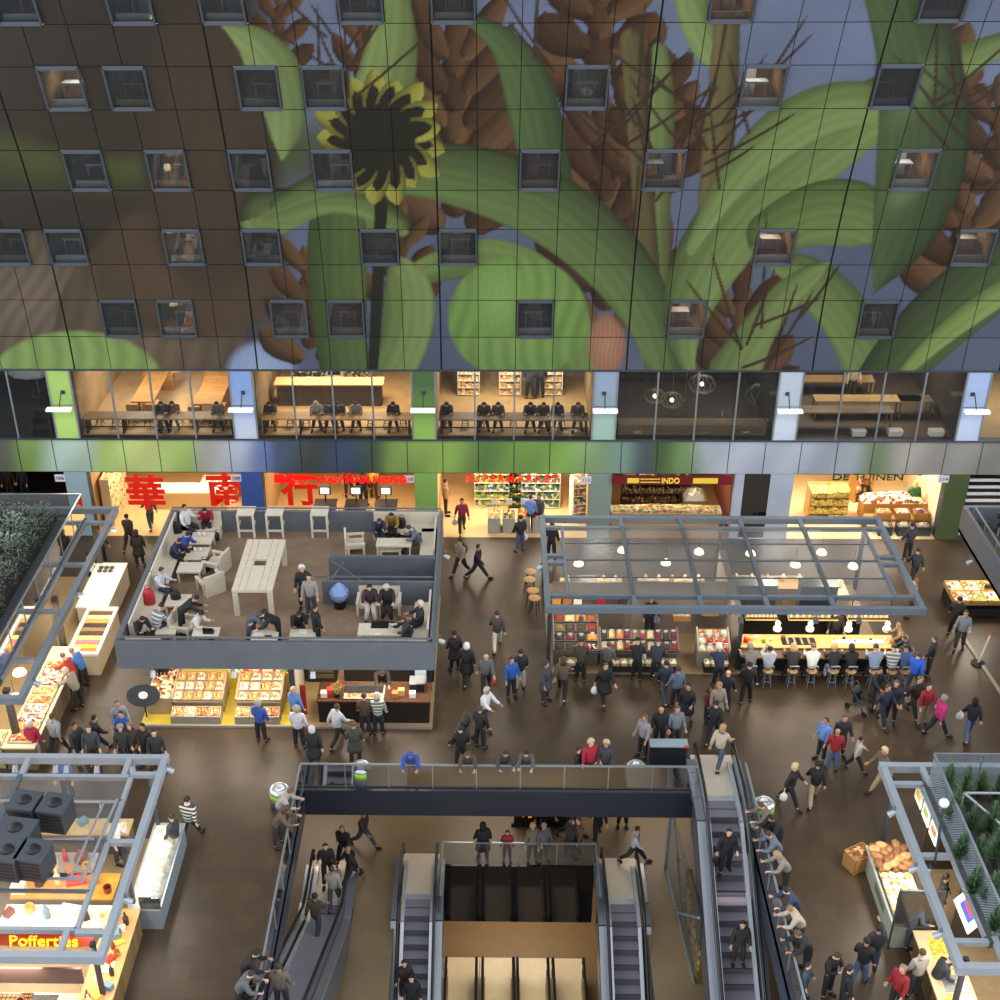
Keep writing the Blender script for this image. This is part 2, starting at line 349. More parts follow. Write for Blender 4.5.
WIN = {1: [3, 4.5, 7.5, 9, 14, 18, 23, 28], 3: [.5, 2, 5, 7, 10, 12, 20, 25, 28], 5: [0, 3, 5, 7, 9, 14, 17, 23], 7: [3, 4.5, 7.5, 9, 15, 19, 22, 27], 9: [2.5, 5, 7, 10, 12, 18, 22.5], 11: [3, 8, 13, 17, 21]}
panels = []
NR = 13
for r in range(NR):
    for hc in range(-10, 68):
        u = hc/2
        if any(wc-.01 <= u < wc+.99 for wc in WIN.get(r, [])): continue
        u0, u1 = u, u+.5
        if hc % 2 == 0: u0 += .022 if hc % 10 == 4 else .009
        if hc % 2 == 1: u1 -= .022 if (hc+1) % 10 == 4 else .009
        panels.append(((u0, u1), (r+.009, r+.991)))
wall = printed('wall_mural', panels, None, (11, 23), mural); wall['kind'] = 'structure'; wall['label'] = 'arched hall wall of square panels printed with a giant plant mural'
mb = MB()      # the dark build-up behind the panels, left open behind each window
for r in range(NR):
    cols = sorted(WIN.get(r, [])); x = -5
    for c in cols+[34]:
        if c > x:
            (ya, za), (yb, zb) = arch(r), arch(r+1)
            mb.quad((X0+1.5*x, ya+.05, za), (X0+1.5*c, ya+.05, za), (X0+1.5*c, yb+.05, zb), (X0+1.5*x, yb+.05, zb))
        x = c+1
struct('wall_mural_backing', mb, M('#15171a', .8))
# ---- windows of the flats in the arch: steel frame, pane, and the room one looks into
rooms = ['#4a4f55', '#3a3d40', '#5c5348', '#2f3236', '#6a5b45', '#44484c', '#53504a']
lit = {(1, 18), (3, 20), (5, 17), (7, 19), (7, 3), (9, 18), (5, 23), (3, 25)}
WF = M('#474f58', .45, .3); nwin = 0
for r, cols in WIN.items():
    for c in cols:
        nwin += 1; (ya, za), (yb, zb) = arch(r), arch(r+1); xa, xb = X0+1.5*c, X0+1.5*(c+1)
        A = [Vector((xa+.02, ya-.03, za)), Vector((xb-.02, ya-.03, za)), Vector((xb-.02, yb-.03, zb)), Vector((xa+.02, yb-.03, zb))]
        R = sroot('window_%d' % nwin)
        mb = MB()
        for i in range(4):
            a, b = A[i], A[(i+1) % 4]; q = (A[0]+A[2])/2; mb.bar(a.lerp(q, .045), b.lerp(q, .045), .07, .14)
        o = mb.build('window_frame', WF, R)
        q = (A[0]+A[2])/2; B = [a.lerp(q, .08)+Vector((0, .05, 0)) for a in A]
        MB().quad(*B).build('pane', glass('#e4eaec', .08, .95, .02), R)
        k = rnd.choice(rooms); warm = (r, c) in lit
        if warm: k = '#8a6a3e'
        mb = MB(); D = 2.6
        z0, z1 = za+.02, zb+.25
        mb.quad((xa, ya+D, z0), (xb, ya+D, z0), (xb, ya+D, z1), (xa, ya+D, z1)); mb.quad((xa-.0, ya, z0), (xb, ya, z0), (xb, ya+D, z0), (xa, ya+D, z0))
        mb.quad((xa, yb, z1), (xa, ya+D, z1), (xb, ya+D, z1), (xb, yb, z1))
        for x in (xa, xb): mb.quad((x, ya, z0), (x, ya+D, z0), (x, ya+D, z1), (x, yb, z1))
        mb.build('room', M(k, .8, var=.35, scale=2.5), R)
        mb = MB(); t = rnd.random()      # sill shelf, table and lamp seen inside
        mb.box(xa+.1, ya+.25, z0, xb-.1, ya+.34, z0+.28)
        mb.box(xa+.2+.3*t, ya+1.0, z0+.62, xa+.9+.4*t, ya+1.6, z0+.68)
        for dx in (.25, .85): mb.box(xa+dx+.3*t, ya+1.05, z0, xa+dx+.05+.3*t, ya+1.1, z0+.62)
        mb.box(xa+.85-.5*t, ya+1.9, z0, xa+1.3-.5*t, ya+2.4, z0+.9+.4*t)
        mb.build('furniture', M(rnd.choice(['#6b6357', '#8a8378', '#7a6648', '#3d4750', '#9aa3a8']), .7), R)
        if warm or rnd.random() < .35:
            mb = MB(); mb.lathe([(.02, .3), (.11, 0), (.11, -.01)], (xa+.5+.5*t, ya+1.3, z1-.55), 10); mb.bar((xa+.5+.5*t, ya+1.3, z1-.3), (xa+.5+.5*t, ya+1.3, z1), .02)
            mb.build('lamp_shade', M('#ffd9a0', .5, emit=5 if warm else 2), R)
            if warm: area('room_lamp', (xa+.75, ya+1.2, z1-.6), .4, 14, '#ffc98a')
# ---- gallery storey and ground storey: printed piers and fascia band
PIER = [1.18-5, 1.18, 6.19, 11.18, 16.15, 21.16, 26.2, 31.2]
PC = ['#5a6b4a', '#a2c46a', '#b4bfd4', '#86ac52', '#8fb0a0', '#b3c0d2', '#aebcd6', '#8a9a70']
PT = ['#5a6b4a', '#a2c46a', '#7f9dd0', '#48643a', '#8f9fb8', '#b6bfd0', '#9fb4dc', '#8a9a70']
def flat(c0, c1):
    def fn(px, py):
        t = np.clip((py-385)/50, 0, 1)[:, None]; return np.array(hexc(c1))[None]*(1-t)+np.array(hexc(c0))[None]*t
    return fn
LC = ['#4a5a48', '#98b2bc', '#3f5aa2', '#86b05a', '#7f948c', None, '#4d5c38', '#6b7a60']
def vv(u, z, y=YF): return Vector((X0+1.5*u, y, z))
for i, u in enumerate(PIER):
    w = .64
    R = sroot('wall_pier_gallery_%d' % (i+1), 'printed pier between the gallery windows')
    printed('pier_cladding', [(vv(u, ZB1), vv(u+w, ZB1), vv(u+w, ZB1+1.55), vv(u, ZB1+1.55)), (vv(u, ZB1+1.58), vv(u+w, ZB1+1.58), vv(u+w, ZW1), vv(u, ZW1))], R, (4, 10), flat(PC[i], PT[i]))
    MB().box(X0+1.5*u+.01, YF+.02, ZB1, X0+1.5*(u+w)-.01, YF+.5, ZW1).build('pier_core', DARKSTEEL, R)
    # wall lamp on its bent arm
    cx = X0+1.5*(u+.32)-.05*(i-3); t = thing('wall_lamp', 'white bar lamp on a bent arm at the %s gallery pier' % ['far left', 'light green', 'pale blue second', 'middle green', 'blue green', 'pale grey', 'blue right hand', 'far right'][i], 'lamp', (cx, YF, 6.75), 0, 'bar lamps along the gallery')
    mb = MB(); mb.box(-.08, -.04, .1, .08, 0, .26); mb.tube([(0, -.03, .18), (0, -.22, .3), (0, -.75, -.2)], .025, 6); mb.build('lamp_arm', DARKSTEEL, t)
    mb = MB(); mb.box(-.5, -.95, -.26, .5, -.7, -.16); mb.build('lamp_head', M('#eef0f2', .4, emit=.45), t)
    area('gallery_lamp', (cx, YF-.85, 6.44), 1.0, 34, '#fff0dc', (-.55, 0, 0), .5)
def bandfn(px, py):
    c = np.array([ramp(BAND, x) for x in px]); return c*(1+.1*np.sin(px/9+py/14))[:, None]
printed('wall_band', [(vv(k+.012, ZB0+.02), vv(k+.988, ZB0+.02), vv(k+.988, ZB1-.03), vv(k+.012, ZB1-.03)) for k in range(-5, 34)], None, (10, 4), bandfn)['kind'] = 'structure'
mb = MB(); mb.box(X0-8, YF+.03, ZB0-.02, X0+52, YF+.35, ZB1+.02); mb.box(X0-8, YF-.06, ZB1-.03, X0+52, YF+.1, ZB1+.03); mb.box(X0-8, YF-.03, ZW1-.04, X0+52, YF+.08, ZW1+.04)
struct('wall_band_backing', mb, DARKSTEEL)
# lower piers
for i, u in enumerate(PIER):
    if LC[i] is None: continue
    R = sroot('wall_pier_ground_%d' % (i+1), 'printed pier at floor level')
    printed('pier_cladding', [(vv(u, 0), vv(u+.64, 0), vv(u+.64, ZB0), vv(u, ZB0))], R, (4, 8), flat(LC[i], LC[i]))
    MB().box(X0+1.5*u+.01, YF+.02, 0, X0+1.5*(u+.64)-.01, YF+.5, ZB0).build('pier_core', DARKSTEEL, R)
# white wall, dark service door and white wall right of the red fronted shop
R = sroot('wall_service_bay'); xa, xd, xe, xb = [wy(x, 500, YF).x for x in (733, 742, 768, 791)]
MB().box(xa, YF, 0, xd, YF+.3, ZB0).box(xe, YF, 0, xb, YF+.3, ZB0).build('wall_panel', M('#a9b7cc', .5, var=.06, scale=1), R)
R = sroot('door_1', 'dark grey service door in the white wall'); MB().box(xd, YF+.05, 0, xe, YF+.3, ZB0).build('door_leaf', M('#2c2a28', .5), R)
mb = MB(); mb.box(xd+.55, YF+.01, 1.0, xd+.65, YF+.05, 1.25); mb.box(xd+.75, YF+.02, .95, xd+1.15, YF+.05, 1.3); mb.build('door_handle', M('#111111', .4, .5), R)
# ------------------------------------------------------------------ rooms behind the gallery glazing
ZG = ZB1
BAY = [(PIER[i]+.64, PIER[i+1]) for i in range(len(PIER)-1)]
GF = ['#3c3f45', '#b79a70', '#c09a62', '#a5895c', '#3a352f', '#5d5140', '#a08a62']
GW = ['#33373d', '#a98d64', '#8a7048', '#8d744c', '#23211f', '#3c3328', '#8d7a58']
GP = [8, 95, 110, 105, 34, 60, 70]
for i, (u0, u1) in enumerate(BAY):
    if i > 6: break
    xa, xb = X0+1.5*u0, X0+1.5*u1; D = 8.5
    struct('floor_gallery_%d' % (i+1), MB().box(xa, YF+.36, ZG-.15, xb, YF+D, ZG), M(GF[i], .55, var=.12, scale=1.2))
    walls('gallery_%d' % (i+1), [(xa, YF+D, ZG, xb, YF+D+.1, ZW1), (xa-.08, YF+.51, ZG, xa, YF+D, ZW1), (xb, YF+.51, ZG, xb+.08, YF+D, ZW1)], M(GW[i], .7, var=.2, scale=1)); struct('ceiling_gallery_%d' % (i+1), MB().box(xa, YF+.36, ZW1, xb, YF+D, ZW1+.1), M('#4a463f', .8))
    W = sroot('window_gallery_%d' % (i+1), 'gallery glazing of four tall panes'); n = 4
    mb = MB()
    for k in range(n+1):
        x = xa+(xb-xa)*k/n; mb.box(x-.035, YF-.02, ZG+.03, x+.035, YF+.08, ZW1-.03)
    mb.build('window_frame', M('#8d949a', .4, .5), W)
    for k in range(n):
        a, b = xa+(xb-xa)*k/n+.035, xa+(xb-xa)*(k+1)/n-.035; MB().quad((a, YF+.02, ZG+.03), (b, YF+.02, ZG+.03), (b, YF+.02, ZW1-.03), (a, YF+.02, ZW1-.03)).build('pane', glass('#f6f8f8', .05, .98, .02), W)
    for k in range(2):
        area('gallery_room_lamp', (xa+(xb-xa)*(.27+.46*k), YF+3.2, ZW1-.12), 1.5, GP[i]*1.75, '#ffd9a2')
WOODL = M('#a5763c', .5, kind='plank', h2='#b98a4e', scale=1.2)
def gtable(name, label, p, w, l, h, m, rot=0, leg=.06, z=ZG, group=None, inset=.06):
    t = thing(name, label, 'table', (p[0], p[1], z), rot, group)
    MB().box(-w/2, -l/2, h-.06, w/2, l/2, h).build('tabletop', m, t)
    for sx in (-1, 1):
        for sy in (-1, 1):
            x, y = sx*(w/2-inset), sy*(l/2-inset); MB().box(x-leg/2, y-leg/2, 0, x+leg/2, y+leg/2, h-.06).build('leg', m, t)
    return t
for n, i in (('light floored', 1), ('open kitchen', 2), ('shelf lined', 3)):
    u0, u1 = BAY[i]; xa, xb = X0+1.5*u0+.1, X0+1.5*u1-.1
    t = thing('bar_counter', 'long narrow timber eating counter along the gallery glass of the %s room' % n, 'counter', ((xa+xb)/2, YF+.75, ZG)); w = (xb-xa)/2
    MB().box(-w, -.36, .7, w, .36, .76).build('countertop', M(['', '#8d7a5c', '#b58d52', '#6d5b40'][i], .5, kind='plank', h2=['', '#7c6a4e', '#a07c48', '#5e4e38'][i], scale=1.1), t)
    for k in range(5):
        x = -w+.1+(2*w-.2)*k/4; MB().box(x-.03, -.28, 0, x+.03, .28, .7).build('leg', BLACK, t)
    MB().box(-w, -.25, .3, w, -.21, .34).build('footrail', BLACK, t)
# stools tucked under these counters
def stool_mesh(h, sr, seatm, legm, name, label, cat='stool', back=False):
    t = thing(name, label, cat)
    MB().lathe([(sr*.9, h-.05), (sr, h-.03), (sr, h-.01), (sr*.92, h)], n=14).build('seat', seatm, t, True)
    for k in range(4):
        a = PI/4+k*PI/2; MB().tube([(sr*.6*math.cos(a), sr*.6*math.sin(a), h-.04), (sr*1.05*math.cos(a), sr*1.05*math.sin(a), 0)], .016, 6).build('leg', legm, t)
    mb = MB(); q = [(sr*.9*math.cos(PI/4+k*PI/2), sr*.9*math.sin(PI/4+k*PI/2), h*.38) for k in range(5)]
    for a, b in zip(q, q[1:]): mb.tube([a, b], .011, 5)
    mb.build('footrest', legm, t)
    if back:
        mb = MB()
        for s in (-1, 1): mb.tube([(s*sr*.8, sr*.7, h-.03), (s*sr*.85, sr*1.05, h+.32)], .015, 6)
        mb.tube([(-sr*.85, sr*1.05, h+.32), (0, sr*1.2, h+.34), (sr*.85, sr*1.05, h+.32)], .025, 6); mb.build('backrest', legm, t)
    return t
gst = Stamp(stool_mesh(.45, .19, M('#4a4138', .6), BLACK, 'bar_stool', 'x'))
for i, n in ((1, 'light floored room'), (2, 'open kitchen room'), (3, 'shelf lined room')):
    u0, u1 = BAY[i]; xa, xb = X0+1.5*u0+.5, X0+1.5*u1-.5
    for k in range(9): gst.put((xa+(xb-xa)*k/8, YF+1.3, ZG), 0, 'dark round bar stool at the gallery counter of the '+n, 'dark stools at the gallery counter of the '+n)
for (q, lab) in ((((149, 371), (171, 371), (152, 402), (130, 401)), 'broad orange timber table at the middle of the light floored gallery room'), (((213, 371), (230, 371), (215, 404), (187, 404)), 'broad orange timber table beside the pale blue pier in the gallery')):
    P = [g(x, y, ZG+.8) for x, y in q]; c = (P[0]+P[2])/2
    gtable('dining_table', lab, c, (P[2]-P[3]).length, max(1.5, P[0].y-P[3].y), .8, WOODL, .0, .5)
# open kitchen of the second room: counter, hood, shelves of bottles
c = wy(330, 392, YF+3.4); xa, xb = [X0+1.5*q for q in BAY[2]]
t = thing('kitchen_counter', 'bright kitchen counter with dark front in the gallery room', 'counter', ((xa+xb)/2-.6, YF+3.6, ZG))
MB().box(-2.3, -.35, 0, 2.3, .35, 1.0).build('cabinet', M('#40382f', .5), t); MB().box(-2.4, -.42, 1.0, 2.4, .42, 1.06).build('countertop', M('#d9b678', .4), t)
def shelf(name, label, loc, w, d, h, tiers, gm, fm, rot=0, tilt=0.0, group=None, back=True, cat='shelf'):
    t = thing(name, label, cat, loc, rot, group); mb = MB()
    for s in (-1, 1): mb.box(s*w/2-.02, -d/2, 0, s*w/2+.02, d/2, h)
    if back: mb.box(-w/2, d/2-.03, 0, w/2, d/2, h)
    mb.build('frame', fm, t); th = h/tiers
    for k in range(tiers):
        z = .08+k*th; MB().box(-w/2, -d/2-tilt*(tiers-k), z-.03, w/2, d/2, z).build('shelf_board', fm, t)
        mb = MB(); n = max(3, int(w/.14))
        for q in range(n):
            x = -w/2+.03+(w-.06)*q/n; mb.box(x, -d/2+.02-tilt*(tiers-k), z, x+(w-.06)/n*.88, d/2-.05, z+th*rnd.uniform(.4, .8))
        o = mb.build('goods', gm[k % len(gm)], t); o['kind'] = 'stuff'
    return t
GBOT = goods('#3b2f20', '#c9b080', '#e9dcc0', '#6d4a24', scale=9); GVEG = goods('#5d8a34', '#d0a236', '#e8e2d2', '#a8b84a', scale=9); GPACK = goods('#e9e2d2', '#b84a34', '#d8b058', '#7a8a90', scale=11)
GMIX = goods('#c9903f', '#e7d3a2', '#7a4a22', '#b9402c', scale=12); GGREEN = goods('#3f7f4b', '#e9e6dd', '#e0c54a', '#3a6f88', scale=9)
shelf('bottle_shelf', 'tall shelf of dark bottles on the back wall of the gallery kitchen', ((xa+xb)/2-.8, YF+6.2, ZG), 3.6, .5, 2.2, 4, [GBOT], M('#b3986a', .6))
t = thing('oven', 'pale oven cabinet with light column in the gallery kitchen', 'oven', ((xa+xb)/2-.5, YF+4.9, ZG)); MB().box(-.35, -.3, 0, .35, .3, 1.9).build('body', M('#d7c8a4', .4), t); MB().box(-.28, -.32, .9, .28, -.3, 1.5).build('door', BLACK, t)
for k, x in enumerate((-1.9, .15, 2.2)):
    u0, u1 = BAY[3]; c = X0+1.5*(u0+u1)/2
    shelf('goods_shelf', ['left hand', 'middle', 'right hand'][k]+' of the three bright goods shelves in the gallery shop', (c+x*.9-.25, YF+4.6, ZG), .95, .6, 2.0, 6, [goods('#e6cf9a', '#f4ecd6', '#a88a56', '#d89a58', scale=11)], M('#e7dab8', .6))
# dark lounge: lamps with wire shades
for k, (px, py, r) in enumerate(((655, 396, .45), (672, 400, .5), (702, 384, .6), (762, 396, .75), (684, 412, .3))):
    p = wy(px, py, YF+2.2+.4*k); t = thing('wire_lamp', ['small wire cage lamp at the left of the dark lounge', 'round wire cage lamp second from the left in the dark lounge', 'broad wire cage lamp in the middle of the dark lounge', 'largest wire hoop lamp of the dark lounge', 'low glowing lamp near the floor of the dark lounge'][k], 'lamp', (p.x, p.y, p.z))
    mb = MB()
    for a in range(6):
        th = a*PI/6; mb.tube([(r*math.cos(th)*math.sin(q), r*math.sin(th)*math.sin(q), r*.7*math.cos(q)) for q in [2*PI*j/12 for j in range(13)]], .012, 4)
    mb.tube([(0, 0, r*.7), (0, 0, ZW1-p.z)], .012, 4); mb.build('wire_shade', M('#8d8676', .4, .5), t); MB().ball((0, 0, 0), .09).build('bulb', M('#ffd9a0', .5, emit=6), t)
t = thing('serving_bench', 'low brown bench under the glass of the dark lounge', 'bench', (X0+1.5*(BAY[4][0]+BAY[4][1])/2, YF+.8, ZG)); MB().box(-3.1, -.3, .0, 3.1, .3, .45).build('bench', M('#6b5a40', .6, var=.2, scale=2), t); MB().box(-3.1, -.3, .45, 3.1, .3, .5).build('cushion', M('#7d6a4a', .7), t)
# tables of the grill room
for k, (px, py, w) in enumerate(((835, 378, 3.4), (868, 398, 4.6), (842, 409, 4.2), (915, 398, 2.0))):
    p = g(px, py, ZG+.8); gtable('dining_table', ['long pale table furthest back in the dim grill room', 'long lit serving table in the dim grill room', 'long bare table near the glass of the dim grill room', 'short table with light on it at the right of the grill room'][k], p, w if k < 3 else 1.4, .7, .8, M('#a68a5a' if k < 2 else '#6b5c48', .5, kind='plank', h2='#8f7448', scale=1))
for k, (px, py) in enumerate(((855, 430), (893, 433), (934, 433))):
    p = g(px, py, ZG); t = thing('paper_stack', ['first', 'second', 'third'][k]+' from the left of the white stacks on the grill room window ledge', 'paper stack', (p.x, YF+.6, ZG)); mb = MB()
    for j in range(5): mb.box(-.28+.02*(j % 2), -.18, j*.05, .28+.01*j, .18, j*.05+.045)
    mb.build('sheets', WHITE, t)
p = g(20, 395, ZG); t = thing('folded_parasol', 'grey folded parasol lying on a stand in the dark left gallery room', 'parasol', (p.x+.9, p.y, ZG)); mb = MB(); mb.lathe([(1.2, 1.3), (1.15, 1.4), (.7, 1.75), (.1, 1.95), (.02, 2.0)], n=12); mb.build('canopy', M('#8fa0ac', .6), t); MB().tube([(0, 0, 0), (0, 0, 1.9)], .03).build('pole', STEEL, t); MB().lathe([(.35, 0), (.35, .08), (.1, .12)]).build('base', DARKSTEEL, t)
p = g(42, 434, ZG); t = thing('armchair', 'dark armchair at the glass of the left gallery room', 'armchair', (p.x, p.y+.3, ZG)); MB().box(-.35, -.3, .2, .35, .3, .45).build('seat', BLACK, t); MB().box(-.35, .2, .4, .35, .32, .95).build('backrest', BLACK, t)
for s in (-1, 1): MB().box(s*.4-.05, -.3, 0, s*.4+.05, .3, .62).build('armrest', M('#3b322a'), t)
# ------------------------------------------------------------------ shops at floor level
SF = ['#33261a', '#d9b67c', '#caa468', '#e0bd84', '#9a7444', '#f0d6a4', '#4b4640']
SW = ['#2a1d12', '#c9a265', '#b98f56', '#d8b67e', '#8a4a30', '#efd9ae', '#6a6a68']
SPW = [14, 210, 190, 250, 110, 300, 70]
for i, (u0, u1) in enumerate(BAY):
    if i > 6: break
    xa, xb = X0+1.5*u0, X0+1.5*u1
    if i == 4: xb = wy(733, 500, YF).x
    if i == 5: xa = wy(791, 500, YF).x
    D = 8.5
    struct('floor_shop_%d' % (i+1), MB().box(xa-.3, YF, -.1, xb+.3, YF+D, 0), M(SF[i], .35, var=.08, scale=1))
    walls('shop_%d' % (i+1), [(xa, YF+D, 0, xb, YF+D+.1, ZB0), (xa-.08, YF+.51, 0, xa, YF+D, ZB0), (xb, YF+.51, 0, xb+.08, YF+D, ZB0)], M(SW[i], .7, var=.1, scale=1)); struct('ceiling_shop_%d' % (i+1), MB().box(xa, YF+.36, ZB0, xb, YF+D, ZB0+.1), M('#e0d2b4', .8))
    for k in range(2): area('shop_lamp', (xa+(xb-xa)*(.27+.46*k), YF+2.0, ZB0-.12), 1.6, SPW[i]*.8, '#ffdca4', (-.25, 0, 0))
# writing
REDL = M('#f0140a', .4, emit=.9)
def text(name, s, loc, h, m, label, w=None, parent=None, rx=PI/2, rz=0, depth=.03, cat='sign', bold=0.0, sp=1.0):
    cu = bpy.data.curves.new(name, 'FONT'); cu.body = s; cu.size = h; cu.extrude = depth; cu.align_x = 'CENTER'; cu.align_y = 'CENTER'; cu.offset = bold; cu.space_character = sp
    o = bpy.data.objects.new(name, cu); COL.objects.link(o); o.location = loc; o.rotation_euler = (rx, 0, rz); cu.materials.append(m)
    bpy.context.view_layer.update(); me = bpy.data.meshes.new_from_object(o.evaluated_get(bpy.context.evaluated_depsgraph_get())); me.name = name
    n = bpy.data.objects.new(name, me); COL.objects.link(n); n.location = loc; n.rotation_euler = (rx, 0, rz)
    if w: n.scale.x = w/max(.01, o.dimensions.x)
    bpy.data.objects.remove(o); o = n
    if parent: o.parent = parent
    else: tag(o, label, cat)
    return o
def hp(px0, px1, py, Y=YF-.06): a = wy(px0, py, Y); b = wy(px1, py, Y); return (a+b)/2, (b.x-a.x)
c, w_ = hp(274, 312, 480); text('sign_lettering', '華南行', c, .5, REDL, 'small red signboard characters left of the red store name', w_, bold=.012)
c, w_ = hp(315, 407, 480); text('sign_lettering', 'WAH NAM HONG', c, .44, REDL, 'bold red store name lettering above the checkouts', w_, bold=.02)
c, w_ = hp(466, 558, 479); text('sign_lettering', 'SUPERMARKET', c, .5, REDL, 'thin spaced red lettering above the bright shop entrance', w_, bold=.008, sp=1.5)
c, w_ = hp(833, 903, 477.5); text('sign_lettering', 'DE TUINEN', c, .42, M('#2f4a26', .5), 'dark green lettering above the bright herb shop', w_)
for (px, py, h, s, l) in ((146, 495, 1.75, '華', 'huge red brush character on the glass front nearest the terrace corner'), (226, 492, 1.7, '南', 'huge red brush character beside the dark blue pier'), (300, 492, 1.6, '行', 'huge red brush character on the glass left of the checkouts')):
    text('glass_lettering', s, wy(px, py, YF+.02), h, M('#d81c08', .5, emit=.25), l, bold=.05, depth=.01)
for (px, py, s, k) in ((60, 478, '106', 'beside the pale blue pier at the planted stall'), (236, 478, '108', 'beside the dark blue pier'), (409, 479, '110', 'beside the green pier at the checkouts'), (586, 480, '112', 'right of the bright supermarket entrance'), (943.5, 479, '114', 'beside the dark green pier at the herb shop')):
    p = wy(px, py, YF-.02); t = thing('unit_number_plate', 'small pale plate with black digits %s %s' % (s, k), 'sign', (p.x, p.y, p.z)); MB().box(-.22, -.02, -.17, .22, .02, .17).build('plate', M('#d8d4de', .5), t); text('digits', s, (0, -.03, 0), .2, BLACK, '', .3, t, depth=.004)
a = wy(612, 476, YF-.12); b = wy(731, 484.5, YF-.12)
t = thing('shop_sign', 'dark red fascia sign with yellow lettering over the small shop', 'sign', ((a.x+b.x)/2, YF-.12, (a.z+b.z)/2)); w_ = (b.x-a.x)/2; h_ = (a.z-b.z)/2
MB().box(-w_, -.04, -h_, w_, .1, h_).build('board', M('#6d1220', .5), t)
text('lettering', 'INDO', (-.05, -.06, 0), .36, M('#e8d048', .5, emit=.2), '', .75, t, bold=.006)
mb = MB(); mb.box(-w_+.65, -.05, -.12, -w_+1.15, -.04, .12).box(.9, -.05, -.13, 1.95, -.04, .13)
for sx in (-1, 1): mb.box(sx*.9-.42, -.05, -.1, sx*.9+.42, -.04, -.05).box(sx*.9-.42, -.05, .05, sx*.9+.42, -.04, .1) if sx < 0 else None
mb.build('emblem', M('#d9c23c', .5, emit=.2), t)
# shop contents
def crate(name, label, loc, w, d, h, boxm, gm, rot=0, group=None, heap=.08, cat='crate', tilt=0.0):
    t = thing(name, label, cat, loc, rot, group); t.rotation_euler.x = tilt; mb = MB(); k = .02
    mb.box(-w/2, -d/2, 0, w/2, d/2, .015).box(-w/2, -d/2, 0, -w/2+k, d/2, h).box(w/2-k, -d/2, 0, w/2, d/2, h).box(-w/2, -d/2, 0, w/2, -d/2+k, h).box(-w/2, d/2-k, 0, w/2, d/2, h); mb.build('box', boxm, t)
    o = MB().mound(-w/2+k, -d/2+k, w/2-k, d/2-k, h-.04, heap, 7).build('goods', gm, t); o['kind'] = 'stuff'
    return t
p = wy(186, 486, YF+3.4); q = g(186, 487, .9); t = thing('chest_freezer', 'long white chest freezer with frosted goods at the back of the character fronted shop', 'freezer', (q.x, q.y, 0)); MB().box(-1.6, -.5, 0, 1.6, .5, .85).build('cabinet', M('#cfae78', .5), t); MB().box(-1.55, -.4, .85, 1.55, .4, .9).build('tray', M('#f4f6f4', .4, emit=.3), t)
MB().mound(-1.5, -.38, 1.5, .38, .88, .12, 10).build('goods', goods('#dfe3dc', '#b7c0b4', '#f2f0e4', scale=8), t)['kind'] = 'stuff'
q = g(225, 480, .9); crate('chest_freezer', 'square chest freezer further back beside the red character', (q.x-.3, q.y, 0), 1.6, 1.0, .9, M('#e8dcc4'), goods('#e6d9bf', '#bfa880', '#f4efe2'), cat='freezer')
q = g(118, 500, 0); shelf('glass_display', 'tall glowing display shelf along the left wall of the character fronted shop', (q.x+.25, YF+2.2, 0), 2.6, .4, 2.3, 5, [goods('#f2dca4', '#fff2cc', '#c9a05a')], M('#d8bd88'), PI/2+.0)
for k, px in enumerate((330, 360, 389)):
    q = g(px, 508, 0); t = thing('checkout_till', 'till with white screen, %s of three in the red lettered store' % ['first from the left', 'middle', 'right hand'][k], 'till', (q.x, YF+1.2, 0))
    MB().box(-.45, -.35, 0, .45, .35, .95).build('cabinet', M('#4a3a2a', .5), t); MB().box(-.5, -.4, .95, .5, .4, 1.0).build('countertop', M('#2c241c', .4), t)
    MB().box(-.03, .1, 1.0, .03, .15, 1.5).build('stand', BLACK, t); MB().box(-.26, .02, 1.42, .26, .08, 1.82).build('monitor', BLACK, t); MB().box(-.2, .0, 1.47, .2, .02, 1.77).build('screen', M('#f2f4ee', .4, emit=.8), t)
for k, px in enumerate((345, 375, 404)):
    q = g(px, 505, 0); crate('candy_bin', ['yellow topped', 'red topped', 'wire'][k]+' sweets bin standing between the tills', (q.x, YF+.8, 0), .5, .4, .85, M('#8a6a3c'), goods('#e8c43a', '#d83c20', '#f2ead2', scale=16), cat='bin')
for k, (px, wd, gm) in enumerate(((500, 2.1, GVEG), (536, 2.3, GGREEN), (601, 1.6, GPACK))):
    q = g(px-2, 506, 0); shelf('supermarket_shelf', ['left hand vegetable shelf', 'middle cooled shelf with green labels', 'right hand slanted shelf of packets'][k]+' in the bright supermarket', (q.x-(.55 if k == 2 else 0), YF+(3.0 if k < 2 else 1.9), 0), wd, .7, 2.0, 5, [gm, GPACK if k == 2 else gm, GGREEN], M('#e8e4d6'), (0, 0, .18)[k], .03)
for k in range(4):
    q = g(494+k*14.5, 520, 0); crate('fruit_bin', ['first', 'second', 'third', 'fourth'][k]+' from the left of the grey fruit bins at the supermarket threshold', (q.x, YF+.75, 0), .55, .8, .75, M('#a9a6a0', .6), [goods('#d88a2c', '#7a9a3c', '#e8d8a0'), goods('#3f3a22', '#8a7a3c', '#c9b46a'), goods('#e0b04a', '#9a6a2c', '#c43a2a'), goods('#7a2a1c', '#b8542c', '#d8a25a')][k], heap=.16, cat='bin')
    t = thing('price_sign', 'white card on a stick over the %s grey fruit bin' % ['first', 'second', 'third', 'fourth'][k], 'sign', (q.x, YF+1.05, .8)); MB().box(-.13, -.01, .25, .13, .01, .55).build('card', WHITE, t); MB().box(-.01, -.01, 0, .01, .01, .3).build('stick', STEEL, t)
